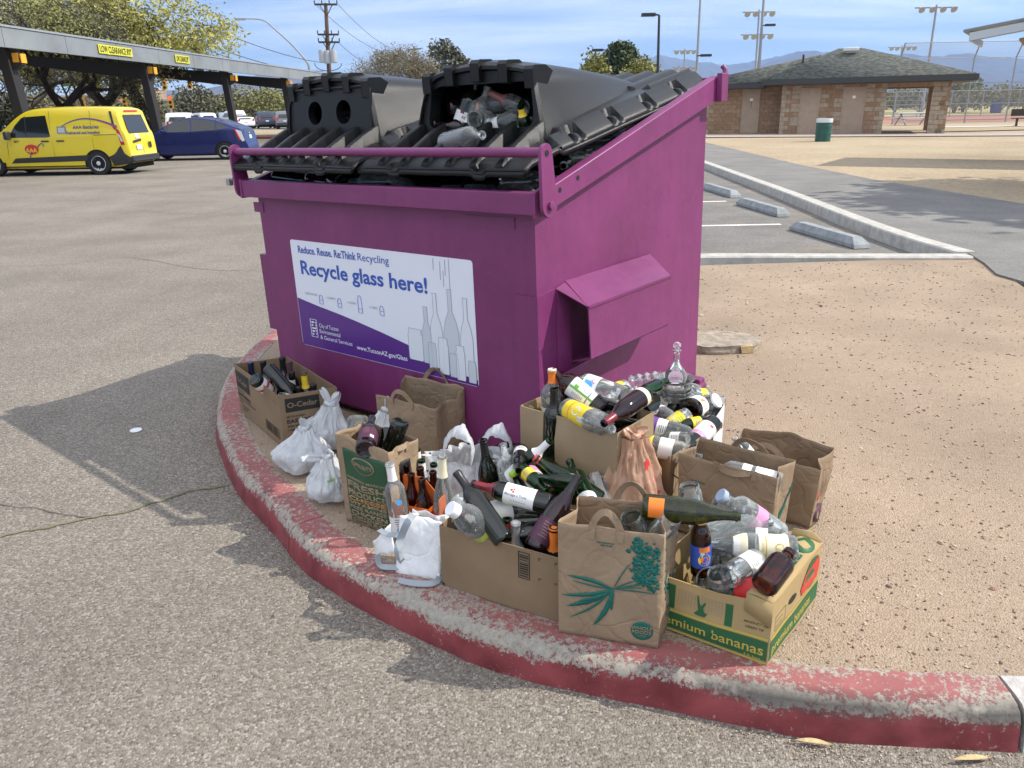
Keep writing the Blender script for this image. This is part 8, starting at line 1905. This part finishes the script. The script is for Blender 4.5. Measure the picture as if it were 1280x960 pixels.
def tree(label, base, H_, spread, m_leaf, m_bark, seed, trunk_r=.2, fork=.3, depth=5, nl=14, lsize=.14, droop=0., up_=.45, lean=(0, 0), m2=None, bare=0., twig=.012, stretch=1.6, name='tree', first=None, clump=.35, group=None, env=None):
    rn_ = random.Random(seed); root = thing(name, label, 'tree', loc=tuple(base), group=group); bt_ = MB(); bt_.mat(m_bark); tw = MB(); tw.mat(m_bark); lv = MB(); lv.mat(m_leaf); 
    if m2: lv.mat(m2)
    tips = []
    def grow(p, d, L__, r_, k):
        n = 4; pts = [p]; 
        for i in range(n):
            d = (d+Vector((rn_.uniform(-1, 1), rn_.uniform(-1, 1), rn_.uniform(-.6, .8)))*.17-Vector((0, 0, droop*.12*(depth-k)/depth*0 + (droop*.16 if k <= 1 else 0)))).normalized(); p = p+d*L__/n; pts.append(p)
        (bt_ if k > 2 else tw).tube(pts, [r_*(1-.35*i/n) for i in range(n+1)], 7 if k > 2 else 3, caps=False)
        if k <= 2:
            for q in pts[1:]: tips.append(q)
        if k == 0: return
        nb = rn_.choice((2, 3, 3)) if k > 1 else 3
        for i in range(nb):
            a = rn_.uniform(0, 6.28); sp_ = rn_.uniform(.45, .95); q = d.orthogonal().normalized(); q.rotate(Matrix.Rotation(a, 3, d)); nd_ = (d*(1-sp_*.35)+q*sp_*spread+Vector((0, 0, up_*.35 if k > 1 else up_*.1))).normalized()
            grow(pts[-1] if i < 2 else pts[rn_.randrange(2, n)], nd_, L__*rn_.uniform(.62, .85), r_*.62, k-1)
    d0 = Vector((lean[0], lean[1], 1)).normalized()
    tot = sum(.74**i for i in range(1, depth+1))
    L1 = H_*fork; Lb_ = H_*(1-fork)/tot/.80
    tp = Vector((0, 0, 0)); pts = [tp]
    for i in range(5): tp = tp+d0*L1/5+Vector((rn_.uniform(-1, 1), rn_.uniform(-1, 1), 0))*trunk_r*.25; pts.append(tp)
    bt_.tube(pts, [trunk_r*(1.25 if i == 0 else 1-.05*i) for i in range(6)], 10, caps=False)
    for i in range(rn_.choice((3, 4)) if not first else first):
        a = rn_.uniform(0, 1)+i*6.28/3.4; d = Vector((math.cos(a)*spread, math.sin(a)*spread, .9)).normalized(); grow(tp, d, Lb_*.95, trunk_r*.62, depth)
    tr = bt_.build('trunk', root); 
    pts = []
    for q in tips:
        if rn_.random() < bare: continue
        if env and not env(q): continue
        kk = nl
        for i in range(kk): pts.append(q+Vector((rn_.gauss(0, 1), rn_.gauss(0, 1), rn_.gauss(0, .8)-droop*.6))*clump)
    if m2:
        h = len(pts)
        lv.cur = 0; leaves(lv, [p for p in pts if noise.noise(p*.9+Vector((seed, 0, 0))) > -.05], lsize, rn_, droop, stretch); lv.cur = 1; leaves(lv, [p for p in pts if noise.noise(p*.9+Vector((seed, 0, 0))) <= -.05], lsize, rn_, droop, stretch)
    else: leaves(lv, pts, lsize, rn_, droop, stretch)
    cr_o = lv.build('crown', root, sharp=180)
    tw.build('twigs', cr_o)
    return root
# the big golden green tree behind the canopy
p = at(176, 150, 45); tree('big leafy golden green desert tree spreading above the canopy', Vector((p.x-1.5, 45, 0)), 7.0, 1.1, LF_G, BARK, 11, .30, .30, 5, 8, .08, droop=.55, up_=.22, lean=(-.12, 0), m2=LF_G2, stretch=2.6, clump=.50, first=5, env=lambda q: q.z > 3.9 and noise.noise(q*.55) > -.22)
p = at(165, 150, 44); b = MB(); t0 = thing('tree', 'leaning dark trunk between the canopy posts with thin upper boughs', 'tree', loc=(p.x, 44, 0)); b.mat(BARK); q0_ = at(182, 148, 44)-Vector((p.x, 44, 0)); b.tube([Vector((q0_.x, 0, 0)), q0_]+[at(x, y, 44)-Vector((p.x, 44, 0)) for x, y in ((172, 125), (163, 108), (155, 95), (138, 80), (128, 55))], [.36, .34, .30, .27, .24, .20, .1], 9); b.build('trunk', t0)
lv = MB(); lv.mat(LF_G); rn_ = random.Random(5); o_ = Vector((p.x, 44, 0))
pts = []
for i in range(17000):
    a = rn_.uniform(0, 6.28); r_ = rn_.random()**.55; c_ = at(172, 42, 44)-o_; q = c_+Vector((5.0*r_*math.cos(a), rn_.uniform(-2, 2), 1.95*r_*math.sin(a)))
    if noise.noise(q*.8) > -.05 and noise.noise(q*2.6+Vector((9, 0, 0))) > -.10: pts.append(q)
leaves(lv, pts, .085, rn_, .5, 2.6); cw = lv.build('crown', t0, sharp=180)
p = at(48, 150, 36); tree('dark bare-limbed mesquite tree behind the left canopy post', Vector((p.x, 38, 0)), 5.6, 1.1, LF_D, BARK, 23, .24, .34, 5, 5, .06, droop=.5, up_=.2, m2=LF_G2, stretch=2.2, clump=.4, first=4, bare=.15)
p = at(15, 150, 48); tree('thin greyish tree at the far left behind the canopy', Vector((p.x, 50, 0)), 7.0, .95, LF_B, BARK2, 31, .2, .28, 5, 4, .06, droop=.3, m2=LF_D, clump=.4, first=4, bare=.2)
p = at(88, 150, 52); tree('feathery olive tree between the two big trunks', Vector((p.x, 54, 0)), 5.6, 1.1, LF_G, BARK, 37, .2, .3, 5, 11, .07, droop=.5, m2=LF_G2, clump=.45, stretch=2.4, first=4, env=lambda q: q.z > 3.6)
# leafy shrub bottom left of the van
p = at(2, 150, 33)
def bush(label, base, rx, ry, rz_, m, seed, n=1600, ls=.12, name='shrub', m2=None, cat='shrub', group=None):
    root = thing(name, label, cat, loc=tuple(base), group=group); rn_ = random.Random(seed); lv = MB(); lv.mat(m); pts = []
    for i in range(n):
        a = rn_.uniform(0, 6.28); e = math.asin(rn_.uniform(-.4, 1)); k = rn_.random()**.33; bm = 1+.35*noise.noise(Vector((math.cos(a)*1.6+seed, math.sin(a)*1.6, e*1.6))); pts.append(Vector((rx*k*bm*math.cos(a)*math.cos(e), ry*k*bm*math.sin(a)*math.cos(e), rz_*(.42+.58*k*bm*math.sin(e)))))
    if m2:
        lv.mat(m2); lv.cur = 0; leaves(lv, pts[::2], ls, rn_); lv.cur = 1; leaves(lv, pts[1::2], ls, rn_)
    else: leaves(lv, pts, ls, rn_)
    lv.build('crown', root, sharp=180); b = MB(); b.mat(BARK2)
    for k in range(5): a = k*1.3+seed; b.tube([(0, 0, 0), (rx*.25*math.cos(a), ry*.25*math.sin(a), rz_*.4), (rx*.5*math.cos(a), ry*.5*math.sin(a), rz_*.75)], [.05*rz_/2, .035*rz_/2, .01], 5)
    b.build('trunk', root); return root
bush('dense green shrub at the left border behind the van', Vector((p.x-.6, 33, 0)), 1.6, 1.2, 2.6, leafm('shrub_green', (.035, .055, .015)), 3, 2600, .10)
# street trees across the road
for i, (px, D, w_, top_, m, lb) in enumerate(((245, 100, 3.4, 105, LF_E, 'grey-green tree behind the long beige wall'), (268, 130, 3.6, 118, LF_E, 'small tree between the beige buildings'), (312, 104, 5.2, 108, LF_Y, 'broad olive tree behind the thin canopy post'), (342, 108, 5.0, 110, LF_G2, 'olive street tree left of the dumpster'), (368, 116, 4.6, 112, LF_Y, 'yellow-green street tree meeting the dumpster hood'), (128, 98, 4.0, 124, LF_D, 'dusty shrubby tree behind the mast arm'), (66, 92, 5.0, 122, LF_D, 'dusty tree mass behind the left trunks'), (180, 104, 3.0, 118, LF_D, 'low dusty tree by the leaning trunk'), (20, 88, 5.0, 112, LF_B, 'pale thin tree mass at the far left'))):
    p = at(px, 140, D); bush(lb, Vector((p.x, D, 0)), w_, w_*.8, at(px, top_, D).z, m, 40+i, 3400, .27, 'tree', m2=LF_G2 if i % 2 else LF_D, cat='tree', group='street trees on the left')
# bare mesquite, gum tree, pine
p = at(489, 130, 72); tree('rounded nearly leafless tree behind the two hoods', Vector((p.x, 72, 0)), at(489, 50, 72).z*.70, 1.0, LF_B, BARK2, 52, .15, .22, 6, 2, .07, up_=.3, clump=.35, first=5, bare=.1, stretch=1.8)
p = at(455, 130, 92); bush('low olive bush at the foot of the rounded leafless tree', Vector((p.x, 92, 0)), 4, 3, at(455, 98, 92).z, LF_G2, 77, 2200, .22)
p = at(532, 130, 84); bush('yellowish small tree under the distant utility pole', Vector((p.x, 84, 0)), 2.6, 2, at(532, 92, 84).z, LF_Y, 78, 1500, .2, name='tree', m2=LF_B, cat='tree')
p = at(559, 130, 78)
root = thing('gum_tree', 'tall gum tree with clumped dusty foliage behind the left edge of the right hood', 'tree', loc=(p.x, 78, 0)); o_ = Vector((p.x, 78, 0)); rn_ = random.Random(8); lv = MB(); lv.mat(LF_E); tk = MB(); tk.mat(BARK2)
for (cx_, cy2, rx, rz_) in ((545, 62, .75, 1.0), (548, 78, .9, .9), (557, 58, .7, .7), (561, 72, 1.1, 1.2), (566, 66, .6, .8), (579, 78, .6, .7), (556, 92, 1.2, 1.0), (570, 90, 1.0, .9), (541, 90, .7, .8), (573, 72, .4, .6)):
    c_ = at(cx_, cy2, 78)-o_; tk.tube([(0, 0, 4), ((c_.x)*.3, 0, c_.z*.7), c_], [.16, .09, .03], 5); pts = []
    for i in range(190): d = Vector((rn_.gauss(0, 1), rn_.gauss(0, 1), rn_.gauss(0, 1))); d = d.normalized()*rn_.random()**.4; pts.append(c_+Vector((d.x*rx, d.y*rx, d.z*rz_)))
    leaves(lv, pts, .22, rn_, .4, 1.6)
tk.tube([(0, 0, 0), (.1, 0, 5)], [.26, .16], 8); tk.build('trunk', root); lv.build('crown', root, sharp=180)
p = at(772, 130, 66); root = thing('pine_tree', 'dark green pine with paler yellow-green brush at its sides, right of the open hood', 'tree', loc=(p.x, 66, 0)); o_ = Vector((p.x, 66, 0)); rn_ = random.Random(12); lv = MB(); lv.mat(LF_P); lv.mat(LF_Y); H_ = at(775, 52, 66).z; tk = MB(); tk.mat(BARK2); tk.tube([(0, 0, 0), (.2, 0, H_*.9)], [.25, .05], 8)
for i in range(190):
    z_ = H_*rn_.uniform(.25, 1); w_ = 3.0*(1.03-(z_/H_)**2.2)+.4; a = rn_.uniform(0, 6.28); c_ = Vector((w_*.75*math.cos(a)+.2, w_*.75*math.sin(a), z_-.4)); tk.tube([(.1, 0, z_*.86), c_], [.06, .02], 4)
    lv.cur = 0; pts = []
    for k in range(75): d = Vector((rn_.gauss(0, 1), rn_.gauss(0, 1), rn_.gauss(0, .7))).normalized()*rn_.random()**.4*.62; pts.append(c_+d)
    leaves(lv, pts, .16, rn_, 0, 1.6)
tk.build('trunk', root); lv.build('crown', root, sharp=180)
for px, w_, tp_, sd_ in ((742, 1.5, 66, 3), (799, 1.9, 72, 6)):
    p = at(px, 130, 64); bush('yellow-green brush on the %s side of the pine' % ('left' if px < 770 else 'right'), Vector((p.x, 64, 0)), w_, w_, at(px, tp_, 64).z, LF_Y, sd_, 6000, .20, name='tree', cat='tree')
# trees beyond the restroom and ball field
for i, (px, D, w_, top_, m, lb) in enumerate(((1203, 100, 2.2, 92, LF_P, 'dark tree right of the restroom behind the backstop'), (1192, 95, 2.4, 100, LF_E, 'grey-green tree just behind the right end of the restroom'), (1246, 90, 4.4, 106, LF_D, 'lone rounded olive tree on the ball field'), (1150, 100, 4.0, 108, LF_P, 'dark tree seen through the breezeway'), (1118, 110, 2.4, 112, LF_E, 'tree seen at the left side of the breezeway'), (1290, 105, 4, 108, LF_D, 'olive tree at the right border beyond the fence'))):
    p = at(px, 140, D); bush(lb, Vector((p.x, D, 0)), w_, w_*.8, at(px, top_, D).z, m, 60+i, 2600, .24, 'tree', m2=LF_G2, cat='tree', group='trees beyond the ball field')
b = MB(); b.mat(LF_D); rn_ = random.Random(77)
for (D, x0, x1, h_) in ((310, 60, 340, 7), (300, -170, 60, 7), (240, -260, -60, 6)):
    pts = []
    for i in range(9000): x = rn_.uniform(x0, x1); hh = h_*(.45+.6*abs(noise.noise(Vector((x*.05, D, 0))))+.25*noise.noise(Vector((x*.3, D, 5)))); pts.append(Vector((x, D+rn_.uniform(-6, 6), rn_.random()**.8*max(1, hh))))
    leaves(b, pts, 1.5, rn_)
o = b.build('distant_scrub', sharp=180); tag(o, 'far line of scrub and trees below the mountains', kind='stuff')
# off-frame tree whose shadow falls on the walking path
tree('leafy tree beyond the right border shading the walking path', Vector((15.2, 12.0, G)), 5.0, .9, LF_G2, BARK2, 91, .16, .35, 4, 16, .22, clump=.4, first=4)

# ================================================================ mountains
def mountain_mat(name, c, snow=False):
    m, t, b = newmat(name); nd = t.nodes; lk = t.links; b.inputs['Roughness'].default_value = 1; b.inputs['Specular IOR Level'].default_value = 0
    tc = nd.new('ShaderNodeTexCoord'); n = nd.new('ShaderNodeTexNoise'); n.inputs['Scale'].default_value = .004; n.inputs['Detail'].default_value = 10; n.inputs['Roughness'].default_value = .7; lk.new(tc.outputs['Object'], n.inputs[0])
    rp = nd.new('ShaderNodeValToRGB'); e = rp.color_ramp.elements; e[0].position = .35; e[0].color = (*[q*.6 for q in c], 1); e[1].position = .65; e[1].color = (*[q*1.25 for q in c], 1); lk.new(n.outputs[0], rp.inputs[0])
    lk.new(rp.outputs[0], b.inputs['Base Color'])
    if snow:
        sp_ = nd.new('ShaderNodeSeparateXYZ'); lk.new(tc.outputs['Object'], sp_.inputs[0]); ad = nd.new('ShaderNodeMath'); ad.operation = 'MULTIPLY_ADD'; ad.inputs[1].default_value = 900; lk.new(n.outputs[0], ad.inputs[0]); lk.new(sp_.outputs[2], ad.inputs[2]); mr = nd.new('ShaderNodeMapRange'); mr.inputs[1].default_value = 1000; mr.inputs[2].default_value = 1060; mr.inputs[4].default_value = .7; lk.new(ad.outputs[0], mr.inputs[0])
        x = nd.new('ShaderNodeMix'); x.data_type = 'RGBA'; lk.new(mr.outputs[0], x.inputs[0]); lk.new(rp.outputs[0], x.inputs[6]); x.inputs[7].default_value = (.7, .7, .72, 1); lk.new(x.outputs[2], b.inputs['Base Color'])
    return m
def range_(name, label, prof, D, m, depth=1400, amp=.20, seed=0, nu=260, zb=-5):
    b = MB(); b.mat(m); X0, X1 = prof[0][0], prof[-1][0]
    def fn(u, v):
        px = X0+(X1-X0)*u; yp = sm(prof, px); crest = at(px, yp, D); z = crest.z
        # slope towards the viewer then a little behind
        if v < .8: q = v/.8; yy = D-depth*(1-q); hz = z*q**1.15
        else: q = (v-.8)/.2; yy = D+depth*.5*q; hz = z*(1-.6*q)
        xx = crest.x; k = math.sin(math.pi*min(1, v/.8)) if v < .8 else 0
        rid = abs(noise.noise(Vector((xx*.0028+seed, yy*.0016, seed))))+.5*abs(noise.noise(Vector((xx*.0065+seed, yy*.004, seed+4))))+.25*noise.noise(Vector((xx*.016, yy*.009, seed)))
        hz -= z*amp*2.2*rid*k; hz += z*.035*noise.noise(Vector((xx*.02, seed, v*9)))*(v > .5)
        return Vector((xx, yy, max(zb, hz)))
    b.grid(fn, nu, 46); return struct(name, b, m, sharp=60)
MM1 = mountain_mat('far_range_rock', (.105, .10, .105), True); MM2 = mountain_mat('near_range_rock', (.13, .105, .10)); 
range_('mountains', '', [(560, 118), (640, 104), (700, 95), (740, 80), (775, 73), (800, 69), (815, 71), (826, 68), (840, 71), (880, 77), (905, 80), (925, 79), (950, 74), (985, 67), (1005, 63), (1030, 64), (1060, 66), (1100, 72), (1120, 66), (1150, 68), (1175, 70), (1200, 66), (1225, 69), (1260, 72), (1330, 74), (1420, 80), (1600, 100)], 7200, MM1, depth=2600, seed=3.3, nu=420)
range_('mountains', '', [(700, 112), (860, 99), (900, 95), (930, 88), (960, 78), (985, 68), (1003, 63), (1040, 66), (1075, 74), (1120, 82), (1180, 87), (1290, 92), (1420, 104)], 5600, mountain_mat('front_range_rock', (.11, .10, .10)), depth=1800, seed=8.1, nu=300)
range_('mountains', '', [(-200, 128), (0, 124), (120, 126), (180, 118), (215, 112), (238, 118), (262, 110), (290, 103), (320, 94), (345, 87), (365, 92), (390, 95), (410, 99), (450, 104), (500, 108), (560, 114), (640, 122), (700, 126)], 4800, MM2, depth=1500, seed=5.7, nu=320)

# ================================================================ haze: even pale air round camera and scene
hm = bpy.data.materials.new('haze_air'); hm.use_nodes = True; t = hm.node_tree; t.nodes.clear(); o = t.nodes.new('ShaderNodeOutputMaterial'); v = t.nodes.new('ShaderNodeVolumePrincipled'); v.inputs['Color'].default_value = (.42, .62, 1, 1); v.inputs['Density'].default_value = .00014; v.inputs['Anisotropy'].default_value = .2; t.links.new(v.outputs[0], o.inputs['Volume'])
HAZE = True
if HAZE:
    b = MB(); b.mat(hm); b.bx((-9500, -320, -8), (9500, 9400, 640)); tag(b.build('haze'), 'pale blue desert air between viewer and mountains', kind='stuff')
